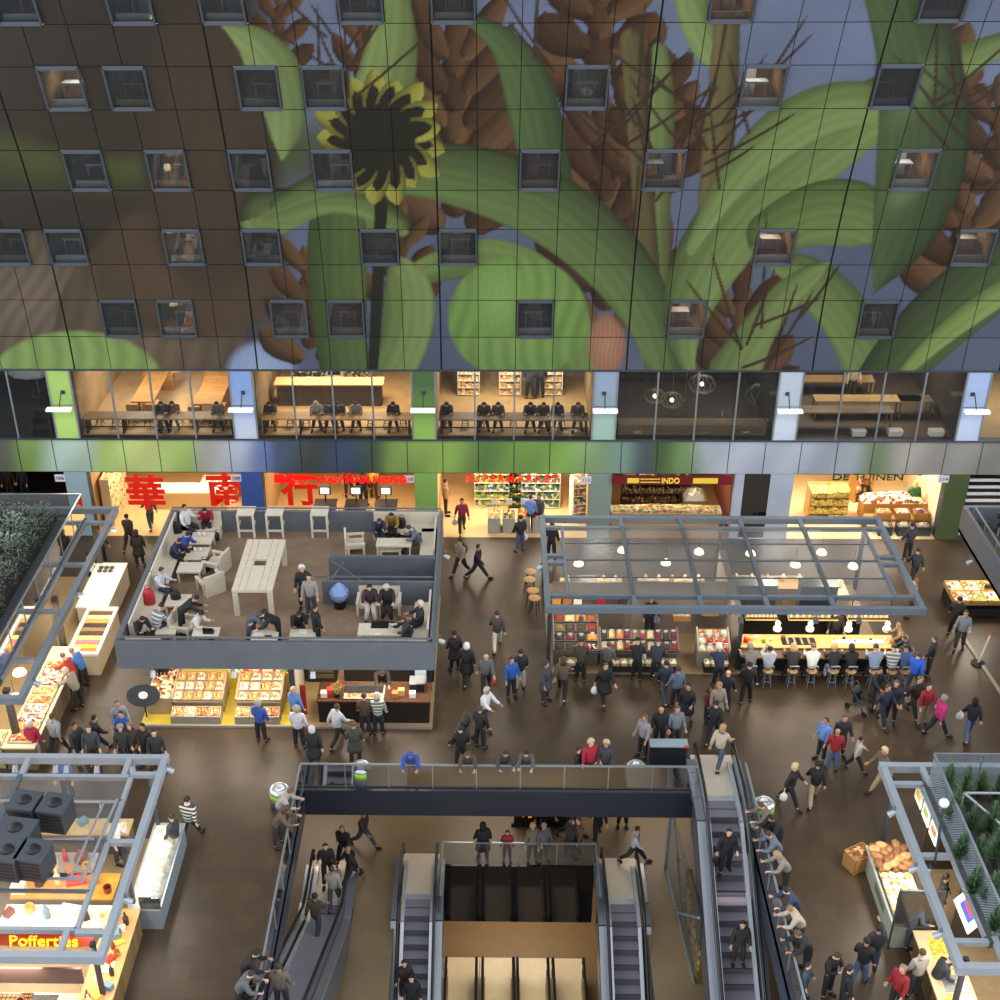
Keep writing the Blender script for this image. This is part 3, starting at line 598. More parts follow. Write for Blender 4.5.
q = g(665, 505, .95); t = thing('display_counter', 'glass fronted food counter in the red signed shop', 'counter', (q.x, YF+.9, 0)); MB().box(-2.4, -.35, 0, 2.4, .35, .9).build('cabinet', M('#b98f54', .5), t); MB().box(-2.4, -.35, .9, 2.4, .35, .93).build('shelf_board', WHITE, t)
MB().mound(-2.35, -.33, 2.35, .33, .93, .16, 14).build('goods', goods('#e6d3a4', '#c9702c', '#f0e9d6', '#5d8a34', '#d8b23a', scale=9), t)['kind'] = 'stuff'; MB().box(-2.4, -.4, .9, 2.4, -.38, 1.3).build('glass_front', glass('#ffffff', .06, .97), t)
shelf('wall_rack', 'dark rack of boxes and pans behind the red signed shop counter', (q.x-.3, YF+2.4, 0), 3.0, .5, 1.9, 4, [goods('#2b211a', '#7a5a34', '#b09468', '#4a2a1a')], M('#3a2a1c'))
t = thing('range_hood', 'tilted pale metal scoop and pan heap in the red signed shop', 'machine', (q.x+1.4, YF+1.9, 0)); MB().box(-.5, -.4, 0, .5, .4, 1.0).build('cabinet', M('#8a7a5c'), t); MB().mound(-.5, -.4, .5, .4, 1.0, .35, 6).build('pans', M('#b5ae9c', .35, .5), t)
# herb shop
q = g(823, 512, 0); shelf('tiered_display', 'wooden tiered display of yellow jars in the bright herb shop', (q.x, YF+2.0, 0), 1.7, .8, 1.5, 4, [goods('#c9a83c', '#8a7424', '#e2cf7a')], M('#c9a468'), 0, .06)
q = g(905, 510, .9); t = thing('shop_counter', 'busy pale wood counter crowded with goods in the herb shop', 'counter', (q.x-.3, YF+1.9, 0)); MB().box(-1.35, -.4, 0, 1.4, .4, .9).build('cabinet', M('#b8863f'), t); MB().mound(-1.4, -.4, 1.4, .4, .9, .3, 12).build('goods', goods('#e9d9b0', '#8a4a20', '#d23a24', '#4a6a30', '#f2ead8', scale=8), t)['kind'] = 'stuff'
for k in range(3):
    q = g(878+k*18.5, 522, 0); crate('metal_bucket', ['left', 'middle', 'right'][k]+' bucket in the row at the herb shop threshold', (q.x, YF+.5, 0), .6, .5, .45, M('#59606a', .35, .7), goods('#2c2f38', '#7a8490', '#b9a27c'), heap=.12, cat='bucket')
    crate('goods_box', ['left', 'middle', 'right'][k]+' wooden box of mixed wares above the herb shop buckets', (q.x, YF+1.0, .55), .62, .45, .3, M('#b0803c'), [GMIX, GPACK, goods('#3a4a6a', '#c9b48a', '#a03424')][k], heap=.12, cat='box')
# goods boxes above stand on a low bench
q = g(892, 522, 0); t = thing('display_bench', 'low timber bench carrying the wares boxes of the herb shop', 'bench', (q.x, YF+1.0, 0)); MB().box(-1.4, -.25, .47, 1.4, .25, .55).build('bench_top', M('#a07638'), t)
for s in (-1, 1): MB().box(s*1.4-.05, -.22, 0, s*1.4+.05, .22, .47).build('leg', M('#8a6430'), t)
q = g(879, 505, 0); shelf('goods_rack', 'tall rack crowded with red and cream wares along the left of the herb shop counter', (q.x-.75, YF+3.6, 0), 1.0, .5, 1.7, 4, [goods('#e9d9b0', '#b8452c', '#8a6a3c', '#4a4a50', scale=8), goods('#d8a860', '#f0e6d0', '#5a6a7a', scale=8)], M('#b0803c'), .45)
for k in range(5): tag(MB().lathe([(.12, 0), (.16, .1), (.15, .3), (.08, .34)], n=10).build('hanging_basket', M(['#b8863c', '#d8c8a0', '#8a4a24'][k % 3], .6), None, True, (wy(870+12*k, 482, YF+.9).x, YF+.9+.2*(k % 2), 2.7)), 'small basket hanging under the herb shop ceiling', 'basket', 'baskets hanging in the herb shop')
# louvre right of the dark green pier
xa, xb = X0+1.5*(26.2+.64), X0+1.5*31.2; R = sroot('trim_louvre', 'white horizontal louvre blades in front of the grey shop')
for k in range(9): MB().box(xa, YF-.05, .25+k*.33, xb, YF+.12, .31+k*.33).build('blade', M('#c9ced6', .5), R)
# ------------------------------------------------------------------ market floor with the opening for the escalators
FLOORM = bpy.data.materials.new('brown_stone_floor'); FLOORM.use_nodes = True
nt = FLOORM.node_tree; b = nt.nodes['Principled BSDF']; b.inputs['Roughness'].default_value = .42
tc = nt.nodes.new('ShaderNodeTexCoord'); br = nt.nodes.new('ShaderNodeTexBrick'); br.inputs['Scale'].default_value = 1; br.inputs['Brick Width'].default_value = .6; br.inputs['Row Height'].default_value = .6; br.offset = 0.5
br.inputs['Mortar Size'].default_value = .006; br.inputs['Color1'].default_value = lin('#483a2b'); br.inputs['Color2'].default_value = lin('#554430'); br.inputs['Mortar'].default_value = lin('#3f362d'); br.inputs['Bias'].default_value = -.2
ns = nt.nodes.new('ShaderNodeTexNoise'); ns.inputs['Scale'].default_value = .9; ns.inputs['Detail'].default_value = 4
mx = nt.nodes.new('ShaderNodeMix'); mx.data_type = 'RGBA'; mx.blend_type = 'MULTIPLY'; mx.inputs[0].default_value = .45
nt.links.new(tc.outputs['Object'], br.inputs['Vector']); nt.links.new(tc.outputs['Object'], ns.inputs['Vector']); nt.links.new(br.outputs['Color'], mx.inputs[6]); nt.links.new(ns.outputs['Fac'], mx.inputs[7]); nt.links.new(mx.outputs[2], b.inputs['Base Color'])
VX0, VX1, VY = -6.15, 8.25, 32.35
ESX0, ESX1, ESY = 6.85, 8.25, 34.1
mb = MB(); mb.box(-34, VY, -.25, ESX0, YF, 0).box(ESX0, 32.15, -.25, 34, YF, 0).box(-34, 12, -.25, VX0, VY, 0).box(VX1, 12, -.25, 34, 32.15, 0)
struct('floor', mb, FLOORM)
mb = MB(); mb.box(VX0, VY-.08, -1.05, ESX0, VY, .03)
struct('trim_fascia_back', mb, M('#2b2f3a', .25, .2)); 
mb = MB(); mb.box(VX0-.08, 12, -1.05, VX0, VY, .03); struct('trim_fascia_left', mb, M('#3a424e', .3, .2))
mb = MB(); mb.box(VX1, 12, -1.05, VX1+.08, 32.15, .03); struct('trim_fascia_right', mb, M('#3a424e', .3, .2))
ZL, ZD = -4.5, -9.0
HX0, HX1, HY = -1.65, 3.7, 33.45
LFM = M('#75654c', .4, var=.16, scale=.5)
RMX0, RMX1 = 3.95, 5.15; LMX0, LMX1 = -3.15, -1.75
mb = MB(); mb.box(-14, HY, ZL-.3, 14, 47, ZL).box(-14, 12, ZL-.3, LMX0-.05, HY, ZL).box(RMX1+.1, 12, ZL-.3, 14, HY, ZL)
struct('floor_lower', mb, LFM)
mb = MB(); mb.box(-14, 47, ZL, 14, 47.2, -.3).box(-14.2, 12, ZD, -14, 47, -.3).box(14, 12, ZD, 14.2, 47, -.3); struct('wall_lower', mb, M('#6e5c40', .7))
mb = MB(); mb.box(-14, 20, ZD-.2, 14, 47, ZD); struct('floor_deep', mb, M('#7a6038', .5, var=.1, scale=.6))
mb = MB(); mb.box(HX0, HY-.06, ZL-2.75, HX1, HY+.02, ZL+.02); struct('wall_deep_glazing', mb, M('#0f1118', .08, .1))
for k, x in enumerate((-6.4, 0, 6.5)): area('lower_lamp', (x, 37.5, -.9), 3.0, 150, '#ffd294')
for k, x in enumerate((-8, 8)): area('lower_lamp', (x, 30, -1.2), 2.0, 40, '#ffd294')
area('deep_lamp', (1.0, 35.3, ZL-.5), 3.5, 190, '#ffcf90', sy=1.0); area('deep_lamp', (1.0, 29.5, ZD+4.2), 3.0, 120, '#ffdcae', sy=1.5)
# ------------------------------------------------------------------ glass balustrades
GB = glass('#e2ecec', .06, .93); RAILM = M('#aab3ba', .3, .7)
def balustrade(name, label, pts, h=1.05, posts=True, drop=0.0, gm=None):
    t = thing(name, label, 'balustrade', (*pts[0][:2], pts[0][2])); o0 = Vector(pts[0]); mb = MB(); ph = []
    for a, b in zip(pts, pts[1:]):
        a = Vector(a)-o0; b = Vector(b)-o0; up = Vector((0, 0, h)); mb.bar(a+up, b+up, .06, .05)
        n = max(1, round((b-a).length/1.5)); d = (b-a)/n
        for k in range(n):
            p = a+d*k+d*.012; q = a+d*(k+1)-d*.012
            MB().add([p-Vector((0, 0, drop)), q-Vector((0, 0, drop)), q+up*.97, p+up*.97], [(0, 1, 2, 3)]).build('glass_panel', gm or GB, t)
            if k: ph.append(a+d*k)
    mb.build('handrail', RAILM, t)
    if posts:
        for p in ph: MB().bar(p+Vector((0, .03, 0)), p+Vector((0, .03, h)), .04, .02).build('post', RAILM, t)
    return t
balustrade('glass_balustrade', 'glass balustrade with steel handrail along the back of the floor opening', [(ESX0-.1, VY+.05, 0), (VX0-.05, VY+.05, 0)])
balustrade('glass_balustrade', 'glass balustrade with steel handrail along the left side of the floor opening', [(VX0-.05, VY+.0, 0), (VX0-.05, 16, 0)])
balustrade('glass_balustrade', 'glass balustrade where people lean right of the descending escalator', [(VX1+.08, 32.6, 0), (VX1+.08, 16, 0)])
balustrade('glass_balustrade', 'low golden lit balustrade round the deep shaft on the lower floor', [(HX0, HY-2.4, ZL), (HX0, HY+.03, ZL), (HX1, HY+.03, ZL), (HX1, HY-2.4, ZL)], 1.05)
# ------------------------------------------------------------------ escalators
STEP = M('#7d7a86', .55, .15); STEPE = M('#56555e', .6); CHB = M('#c4cad2', .3, .5); PLATE = M('#cfc5b0', .4, .1, var=.05, scale=2); RUBBER = M('#121317', .45)
def escalator(name, label, xc, w, ytop, ztop, length, sgn, lower, gold=False):
    """a flight running toward the viewer (-Y); sgn -1 descends, +1 rises; the plate lies at its far end"""
    t = thing(name, label, 'escalator', (xc, ytop, ztop)); sl = sgn*math.tan(math.radians(30)); n = int(length/.4)
    MB().box(-w/2-.22, -.1, -.12, w/2+.22, lower, .006).build('landing_plate', PLATE, t)
    MB().box(-w/2, -.35, -.1, w/2, -.1, .008).build('comb_plate', CHB, t)
    for k in range(n):
        y0 = -.35-k*.4; rise = 0 if k < 2 else (k-1)
        z = sgn*.231*rise+.012
        st = MB().box(-w/2, y0-.4, z-.24, w/2, y0, z).build('step', STEP, t)
        mb = MB(); yb = y0-.4 if sgn < 0 else y0
        mb.box(-w/2+.01, yb-.012, z-.2, w/2-.01, yb+.012, z-.005 if sgn < 0 else z-.01); mb.build('riser', STEPE, st); MB().box(-w/2+.01, y0-.4, z, w/2-.01, y0-.365, z+.004).build('step_edge', M('#1c1b20', .6), st)
    ye = -.35-n*.4; ze = sgn*.231*(n-1)
    def path(dx, dz): return [Vector((dx, lower*.72, dz)), Vector((dx, -.5, dz)), Vector((dx, -1.35, dz+sgn*.12)), Vector((dx, ye, dz+ze))]
    for s in (-1, 1):
        x = s*(w/2+.16); P = path(x, .92)
        # balustrade glass, skirting, deck, moving handrail with its rounded newel
        mb = MB(); Q = path(x, .22)
        for a, b_, c, d in zip(Q, Q[1:], P[1:], P): mb.quad(a, b_, c, d)
        mb.build('side_glass', glass('#d9d2c0' if gold else '#cdd6dc', .08, .86), t)
        for (dx, z0, wd, ht, mm, nm) in ((s*(w/2+.05), .1, .12, .2, CHB, 'skirting'), (s*(w/2+.3), .12, .26, .3, M('#8d939c', .3, .6), 'outer_deck')):
            mb = MB(); Q = path(dx, z0)
            for a, b_ in zip(Q, Q[1:]): mb.bar(a, b_, wd, ht)
            mb.build(nm, mm, t)
        R_ = [Vector((x, lower*.72-.02, .5)), Vector((x, lower*.72+.14, .58)), Vector((x, lower*.72+.18, .72)), Vector((x, lower*.72+.1, .87))]+P
        mb = MB(); mb.tube(R_, .05, 8); mb.build('handrail', RUBBER, t)
    mb = MB()
    a, b_ = path(0, -.35), path(0, -.95)
    for s in (-1, 1):
        A = path(s*(w/2+.44), .1); B_ = path(s*(w/2+.44), -1.0)
        for i in range(1, 3): mb.quad(A[i], A[i+1], B_[i+1], B_[i])
    B_ = path(0, -1.0)
    for i in range(1, 3):
        p, q = B_[i], B_[i+1]; v = Vector((w/2+.44, 0, 0)); mb.quad(p-v, p+v, q+v, q-v)
    mb.build('truss_cladding', M('#4b5566', .25, .4), t)
    return t
c = g(719, 795, 0); escalator('escalator', 'long escalator descending from the market floor with a man in a black suit riding it', 7.5, .95, 32.3, 0.0, 11.5, -1, 1.9)
c = g(332, 903, ZL); escalator('escalator', 'gold lit escalator rising from the lower floor along the left side of the opening', -5.55, .95, g(330, 902, ZL).y+.2, ZL, 9.5, 1, 1.75, True)
escalator('escalator', 'escalator going down from the lower floor left of the dark glazed shaft', (LMX0+LMX1)/2+.0, .88, g(420, 895, ZL).y+.15, ZL, 9.5, -1, 1.8)
escalator('escalator', 'escalator going down from the lower floor right of the dark glazed shaft', (RMX0+RMX1)/2-.02, .88, g(618, 900, ZL).y+.15, ZL, 9.5, -1, 1.8)
def deep_esc(xc, lab):
    t = thing('deep_escalator', lab, 'escalator', (xc, 33.25, ZD))
    MB().box(-.65, -3.2, -.05, .65, 0, .015).build('landing_plate', M('#d8c49a', .4, var=.05, scale=2), t)
    for s in (-1, 1): MB().tube([(s*.55, -2.9, .4), (s*.55, -.9, .4), (s*.55, -.72, .6), (s*.55, -.8, .95), (s*.55, -3.2, .95)], .05, 8).build('handrail', RUBBER, t); MB().box(s*.55-.09, -3.2, 0, s*.55+.09, -1.3, .5).build('newel', M('#a89468', .35, .5), t)
for k, px in enumerate((461, 498, 533, 569)): q = g(px, 972, ZD+.9); deep_esc(q.x, ['first', 'second', 'third', 'fourth'][k]+' from the left of the pale landing plates in the deep shaft')
# litter bins
def bin_(label, p):
    t = thing('litter_bin', label, 'bin', (p.x, p.y, 0)); MB().lathe([(.3, 0), (.33, .02), (.33, .4)], n=20).build('base', DARKSTEEL, t, True)
    MB().lathe([(.335, .4), (.335, .64)], n=20).build('green_band', M('#8cb82c', .5), t, True); MB().lathe([(.33, .64), (.34, .66), (.34, .72), (.27, .8), (.14, .82), (.11, .77), (.02, .76)], n=20).build('steel_top', CHROME, t, True)
bin_('steel topped litter bin with green band behind the back balustrade on the left', g(362, 783, 0)); bin_('steel topped litter bin with green band behind the back balustrade near the info desk', g(635, 783, 0))
bin_('steel topped litter bin at the left corner of the floor opening', g(281, 806, 0)); bin_('steel topped litter bin beside the right balustrade', g(762, 820, 0))
p = g(667, 762, 0); t = thing('info_desk', 'dark glass topped standing desk beside the escalator landing', 'desk', (p.x, p.y, 0)); MB().box(-.6, -.15, 0, .6, .15, .8).build('body', M('#20242c', .3), t); MB().box(-.64, -.2, .8, .64, .2, .85).build('desktop', M('#8ea0a8', .3), t); MB().box(.5, -.21, .8, .62, -.15, .86).build('red_light', M('#c02018', .4, emit=.5), t)
p = g(534, 842, ZL); t = thing('departure_display', 'dark display stand with orange characters on the lower floor', 'display', (g(541, 824, ZL).x, g(541, 826, ZL).y, ZL)); MB().box(-1.1, -.05, .0, 1.1, .05, .12).build('base', BLACK, t); MB().box(-1.0, -.04, .12, 1.0, .04, .9).build('screen', M('#1a140e', .3), t)
text('characters', '+ II', (-.55, -.06, .55), .3, M('#ff7a20', .4, emit=2), '', None, t, depth=.004)
# lower glass lift shaft panel right of the lower floor
t = thing('glass_partition', 'tall glass partition with crossing struts below the descending escalator', 'partition', (6.2, 33.4, ZL)); mb = MB(); mb.bar((0, .2, 0), (.35, -5, 0), .08).bar((0, 0, 0), (0, 0, 3.2), .09).bar((.3, -3, 0), (0, 0, 3.2), .07).bar((.1, -2, 0), (.25, -5, 3), .07); mb.build('frame', STEEL, t); MB().quad((0, .2, 0), (.35, -5, 0), (.35, -5, 3), (0, .2, 3)).build('glass_panel', GB, t)
q = g(690, 890, ZL+.6); t = thing('lit_showcase', 'golden lit showcase under the descending escalator', 'showcase', (6.75, 30.2, ZL)); MB().box(-.1, -1.8, 0, .1, 1.8, 1.4).build('case', M('#6b532a'), t); MB().box(-.13, -1.7, .1, -.1, 1.7, 1.3).build('shelf', goods('#f0d080', '#3a2a14', '#b08a44', scale=7), t)
# ------------------------------------------------------------------ the terrace stall (timber deck on a roof, shops below)
ZT = 3.0; AX0, AX1, AY0, AY1 = -12.62, -1.88, 35.12, 43.95
TD = M('#666c74', .5, .1, var=.08, scale=1.5)
t = thing('roof_terrace', 'roof terrace with grey parapets and brown deck above two food shops', 'terrace', ((AX0+AX1)/2, (AY0+AY1)/2, 0)); cx, cy = t.location.x, t.location.y
def rel(x0, y0, z0, x1, y1, z1): return MB().box(x0-cx, y0-cy, z0, x1-cx, y1-cy, z1)
rel(AX0+.05, AY0+.05, 2.86, AX1-.05, AY1-.05, ZT).build('deck', M('#8a7460', .7, var=.12, scale=2.2), t)
rel(AX0, AY0, 2.82, AX1, AY0+.14, 3.92).build('parapet', TD, t); rel(AX0, AY1-.14, 2.82, AX1, AY1, 3.92).build('parapet', TD, t)
rel(AX0, AY0+.14, 2.82, AX0+.16, AY1-.14, 3.92).build('parapet', TD, t); rel(AX1-.16, AY0+.14, 2.82, AX1, AY1-.14, 3.92).build('parapet', TD, t)
mb = MB()
for a, b in (((AX0+.1, AY0+.1), (AX1-.1, AY0+.1)), ((AX1-.1, AY0+.1), (AX1-.1, AY1-.1)), ((AX1-.1, AY1-.1), (AX0+.1, AY1-.1))):
    mb.bar((a[0]-cx, a[1]-cy, 4.06), (b[0]-cx, b[1]-cy, 4.06), .06, .05)
    for k in range(6):
        p = Vector(a).lerp(Vector(b), k/5); mb.bar((p.x-cx, p.y-cy, 3.9), (p.x-cx, p.y-cy, 4.06), .03)
mb.build('handrail', TD, t)
sy0, sy1 = 38.72, 40.33
rel(-6.0, sy1, ZT, AX1-.16, sy1+.1, 4.0).build('stair_wall', TD, t); rel(-6.05, sy0, ZT, AX1-.16, sy0+.1, 4.0).build('stair_wall', TD, t)
rel(-5.2, sy0+.1, ZT, AX1-.16, sy1, ZT+.006).build('stair_shade', M('#17191c', .8), t)  # dark sheet on the deck stands for the shaded stairwell
mb = MB(); mb.bar((-5.9-cx, sy1-.05-cy, 4.12), (AX1-.2-cx, sy1-.05-cy, 4.12), .05).bar((-6.3-cx, sy0+.15-cy, 4.12), (AX1-.2-cx, sy0+.15-cy, 4.12), .05)
mb.bar((-5.8-cx, sy1-.2-cy, 3.95), (-3.9-cx, sy0+.3-cy, 3.2), .05).bar((-5.85-cx, sy1-.6-cy, 3.4), (-5.4-cx, sy1-.15-cy, 3.9), .05); mb.build('stair_handrail', TD, t)
for x in (AX0+.5, -6.9, AX1-.35):
    for y in ((35.95 if x > -8 and x < -5 else 37.6), 39.6, 43.4): rel(x-.09, y-.09, 0, x+.09, y+.09, 2.84).build('column', DARKSTEEL, t)
rel(AX0+.1, AY0+.1, 2.8, AX1-.1, AY1-.1, 2.86).build('soffit', M('#6b5b40', .8), t)
PL = M('#b4ab9a', .7, kind='plank', h2='#a69c8a', scale=1.0); PL2 = M('#d2c8b6', .7, var=.06, scale=6)
def bench(label, loc, l, rot, ends=False):
    t = thing('timber_bench', label, 'bench', loc, rot); MB().box(-l/2, -.5, .36, l/2, .05, .43).build('seat', PL2, t); MB().box(-l/2, .03, .3, l/2, .1, .98).build('backrest', PL2, t)
    for s in (-1, 1): MB().box(s*(l/2-.05)-.04, -.48, 0, s*(l/2-.05)+.04, .06, .9 if ends else .36).build('bench_end', PL2, t)
    return t
bench('long pale bench along the left parapet at the back corner of the terrace', (AX0+.32, 41.55, ZT), 4.2, PI/2, False)
bench('pale high ended bench along the left parapet near the coffee table with a black bag', (AX0+.32, 37.75, ZT), 3.2, PI/2, True)
bench('short pale bench in the back left corner of the terrace under the red sweater', (-11.4, AY1-.3, ZT), 1.6, 0)
bench('pale sofa bench against the back parapet in the far corner of the terrace', (-3.3, AY1-.3, ZT), 2.6, 0); bench('pale bench along the right parapet behind the stair', (AX1-.32, 42.2, ZT), 2.4, -PI/2)
bench('pale bench along the right parapet before the stair', (AX1-.32, 37.1, ZT), 2.4, -PI/2); bench('pale bench with its back to the front parapet near the right corner', (-4.2, AY0+.3, ZT), 3.4, PI, False)
bench('pale bench with its back to the front parapet at the left corner', (-11.7, AY0+.3, ZT), 1.2, PI, False)
p = g(259, 566, ZT+1.08)
t = thing('high_table', 'big pale plank high table with a square hole in its top', 'table', (p.x, p.y+.1, ZT)); w_, l_ = .72, 1.72; mb = MB()
mb.box(-w_, -l_, 1.0, -.22, l_, 1.1).box(.22, -l_, 1.0, w_, l_, 1.1).box(-.22, -l_, 1.0, .22, -.1, 1.1).box(-.22, .36, 1.0, .22, l_, 1.1)
mb.build('tabletop', PL2, t)
for k in range(1, 6): MB().box(-w_+2*w_*k/6-.006, -l_, 1.1, -w_+2*w_*k/6+.006, -.12 if k in (3,) else l_, 1.102).build('plank_gap', M('#6f675a', .8), t) if k not in (3,) else None
for sx in (-1, 1):
    for sy in (-1, 1): MB().box(sx*(w_-.1)-.09, sy*(l_-.07)-.07, 0, sx*(w_-.1)+.09, sy*(l_-.07)+.07, 1.0).build('leg', PL2, t)
t0 = thing('tall_stool', 'x', 'stool'); MB().box(-.34, -.34, 1.0, .34, .34, 1.06).build('seat', PL2, t0)
for sx in (-1, 1):
    for sy in (-1, 1): MB().box(sx*.3-.04, sy*.3-.04, 0, sx*.3+.04, sy*.3+.04, 1.0).build('leg', PL2, t0)
for s in (-1, 1): MB().box(-.3, s*.3-.025, .28, .3, s*.3+.025, .35).build('stretcher', PL2, t0); MB().box(s*.3-.025, -.3, .45, s*.3+.025, .3, .52).build('stretcher', PL2, t0)
ts = Stamp(t0)
for px, l in ((248, 'leftmost of the tall pale stool tables at the back parapet'), (276.5, 'middle one of the tall pale stool tables at the back parapet'), (321, 'tall pale stool table standing apart nearest the sofa corner')): p = g(px, 535, ZT); ts.put((p.x, p.y+.1, ZT), 0, l)
def ctable(label, px, py, w=.85, d=.85, h=.5, rot=0):
    p = g(px, py, ZT+h); return gtable('coffee_table', label, p, w, d, h, PL2, rot, .07, ZT)
ctable('pale coffee table with two white cups in the back corner', 202, 538); ctable('pale coffee table with paper cups before the two men in blue', 197, 553); ctable('bare pale coffee table left of the wooden armchairs', 190, 567, .9, .7)
ctable('pale coffee table with a black bag on it', 178, 600, .85, .75); ctable('pale coffee table near the front left corner with a phone user', 167, 628, .7, .7); ctable('pale table with the open laptop at the front parapet', 206, 632, .9, .6, .65)
ctable('pale table where two men in dark suits lean over papers', 265, 635, .9, .6, .65); ctable('pale table with food between seated and standing men in black', 303, 634, .9, .6, .65); ctable('long pale table in the sofa corner', 394, 542, 1.35, .6, .65); ctable('long pale table with a tray before the couple', 380, 629, 1.5, .7, .62)
t0 = thing('timber_armchair', 'x', 'armchair'); MB().box(-.36, -.36, .3, .36, .3, .37).build('seat', PL2, t0); MB().box(-.4, .3, 0, .4, .38, .85).build('backrest', PL2, t0)
for s in (-1, 1):
    a = MB().box(s*.4-.05, -.4, .5, s*.4+.05, .3, .57).build('armrest', PL2, t0)
    for y in (-.34, .24): MB().box(s*.4-.04, y-.04, 0, s*.4+.04, y+.04, .5).build('leg', PL2, t0)
ac = Stamp(t0)
for px, py, r, l in ((218, 570, -1.9, 'pale timber armchair beside the big table turned to the coffee tables'), (212, 590, -2.5, 'pale timber armchair turned askew near the corner of the big table'), (355, 551, 1.7, 'pale timber armchair facing the sofa corner'), (370, 610, 0, 'left one of the two pale armchairs by the stair wall'), (389, 610, 0, 'right one of the two pale armchairs by the stair wall'), (184, 634, 1.4, 'pale timber armchair under the man in black near the front left')):
    p = g(px, py, ZT); ac.put((p.x, p.y, ZT), r, l)
p = g(391, 557, ZT); t = thing('footstool', 'small pale open frame stool before the long table in the sofa corner', 'stool', (p.x, p.y, ZT)); MB().box(-.4, -.2, .34, .4, .2, .4).build('seat', PL2, t)
for s in (-1, 1): MB().box(s*.36-.04, -.2, 0, s*.36+.04, .2, .34).build('leg', PL2, t)
p = g(340, 607, ZT); t = thing('waste_bin', 'black bin with a pale blue bag by the stair wall', 'bin', (p.x, p.y, ZT)); MB().lathe([(.2, 0), (.26, .45), (.25, .45)], n=12).build('bucket', BLACK, t, True)
b_ = MB(); b_.lathe([(.25, .35), (.34, .5), (.36, .66), (.28, .8), (.2, .9), (.05, 1.02), (.02, 1.05)], n=12); b_.build('bag', M('#7f9bd0', .35, var=.3, scale=9), t, False)
# small things on the terrace tables
def cup(p, label, m=WHITE, g_=None, h=.12): return tag(MB().lathe([(.035, 0), (.045, h), (.038, h), (.03, .02)], n=10).build('cup', m, None, True, p), label, 'cup', g_)
for dx in (-.12, .08): q = g(202, 538, ZT+.5); cup(q+Vector((dx, .1, 0)), 'white paper cup on the coffee table in the back corner of the terrace', WHITE, 'white cups on the back corner table', .2)
for dx in (-.1, .12): q = g(197, 553, ZT+.5); cup(q+Vector((dx, .1, 0)), 'pale cup on the coffee table before the two men in blue', M('#dfe4ea'), 'cups before the men in blue', .17)
def bag(label, p, s=1.0, c='#15161a', rot=0, name='bag', cat='bag', sz=.42):
    t = thing(name, label, cat, p, rot); mb = MB(); w, d, h = .3*s, .2*s, sz*s
    mb.lathe([(.7, 0), (.95, .1), (1, .45), (.92, .8), (.55, 1.0), (.05, 1.03)], n=12, sx=w/2, sy=d/2); mb.v = [(x, y, z*h) for x, y, z in mb.v]; mb.build('bag_body', M(c, .6), t, True)
    MB().tube([(-w*.3, 0, h*.9), (-w*.2, 0, h*1.25), (w*.2, 0, h*1.25), (w*.3, 0, h*.9)], .015, 5).build('handle', M(c, .5), t)
    return t
bag('black soft bag lying on the coffee table with the black bag', g(176, 599, ZT+.5), 1.3, sz=.25); bag('black backpack leaning on the coffee table beside the blue men', g(206, 571, ZT), 1.2); bag('black backpack on the deck under the woman in red', g(217, 540, ZT), 1.2, '#111215', 1.2, sz=.3)
bag('black backpack on the back left bench beside the man in white', g(178, 533, ZT+.43), 1.2); bag('red and grey backpack on the high ended bench', g(150, 604, ZT+.43), 1.5, '#b02430'); bag('dark bag beside the woman in mustard on the sofa', g(402, 528, ZT+.43), 1.1, '#1d1f26')
q = g(209, 632, ZT+.65); t = thing('laptop', 'open black laptop on the pale table at the front parapet', 'laptop', q, PI); MB().box(-.18, -.12, 0, .18, .12, .02).build('keyboard', BLACK, t); MB().box(-.18, .12, .02, .18, .14, .25).build('screen', M('#1b1d22', .2), t)
q = g(380, 625, ZT+.62); t = thing('tray', 'black serving tray on the long pale table before the couple', 'tray', q); MB().box(-.3, -.2, 0, .3, .2, .025).build('tray_body', BLACK, t)
tag(MB().box(-.1, -.07, 0, .1, .07, .006).build('paper', WHITE, None, False, g(378, 634, ZT+.622)), 'small white paper on the long pale table before the couple', 'paper'); cup(g(411, 629, ZT+.62), 'white mug at the right end of the long pale table before the couple')
for k, (px, py, w) in enumerate(((259, 634, .3), (268, 637, .25), (303, 632, .28))): tag(MB().box(-w/2, -.1, 0, w/2, .1, .01).build('paper', WHITE if k != 1 else M('#222428'), None, False, g(px, py, ZT+.652)), ['white papers on the table of the two leaning men', 'dark folder on the table of the two leaning men', 'white plate paper on the table with food'][k], 'paper')
# shops under the terrace: plinth, yellow floor, partitions
R = sroot('floor_terrace_shops', 'raised floors of the two shops under the terrace')
MB().box(AX0+.3, 35.5, 0, -6.95, AY1-.2, .06).build('yellow_floor', M('#c9b13a', .45, var=.05, scale=1), R); MB().box(-6.9, 35.5, 0, AX1-.15, AY1-.2, .06).build('tan_floor', M('#a58c66', .5, var=.08, scale=1), R)
MB().box(AX0+.3, 35.42, 0, AX1-.15, 35.5, .1).build('plinth_edge', M('#8f8a80', .4), R)
walls('terrace_shops', [(-6.95, 36.1, .06, -6.85, 43.2, 2.8), (-6.85, 41.0, .06, AX1-.3, 41.1, 2.8), (AX1-.32, 38.4, .06, AX1-.25, 41, 2.8), (AX0+.4, 41.0, .06, -6.95, 41.1, 2.8)], M('#c9bda8', .6))
SWEET = [goods('#e0b26a', '#e8d2a4', '#c8602c', '#a0342a', '#d89838', scale=15), goods('#e4cf9e', '#d8a45a', '#b9703c', '#ece4d0', scale=15), goods('#e88a3c', '#f2d8a8', '#a83c28', '#f0e6d0', scale=15)]
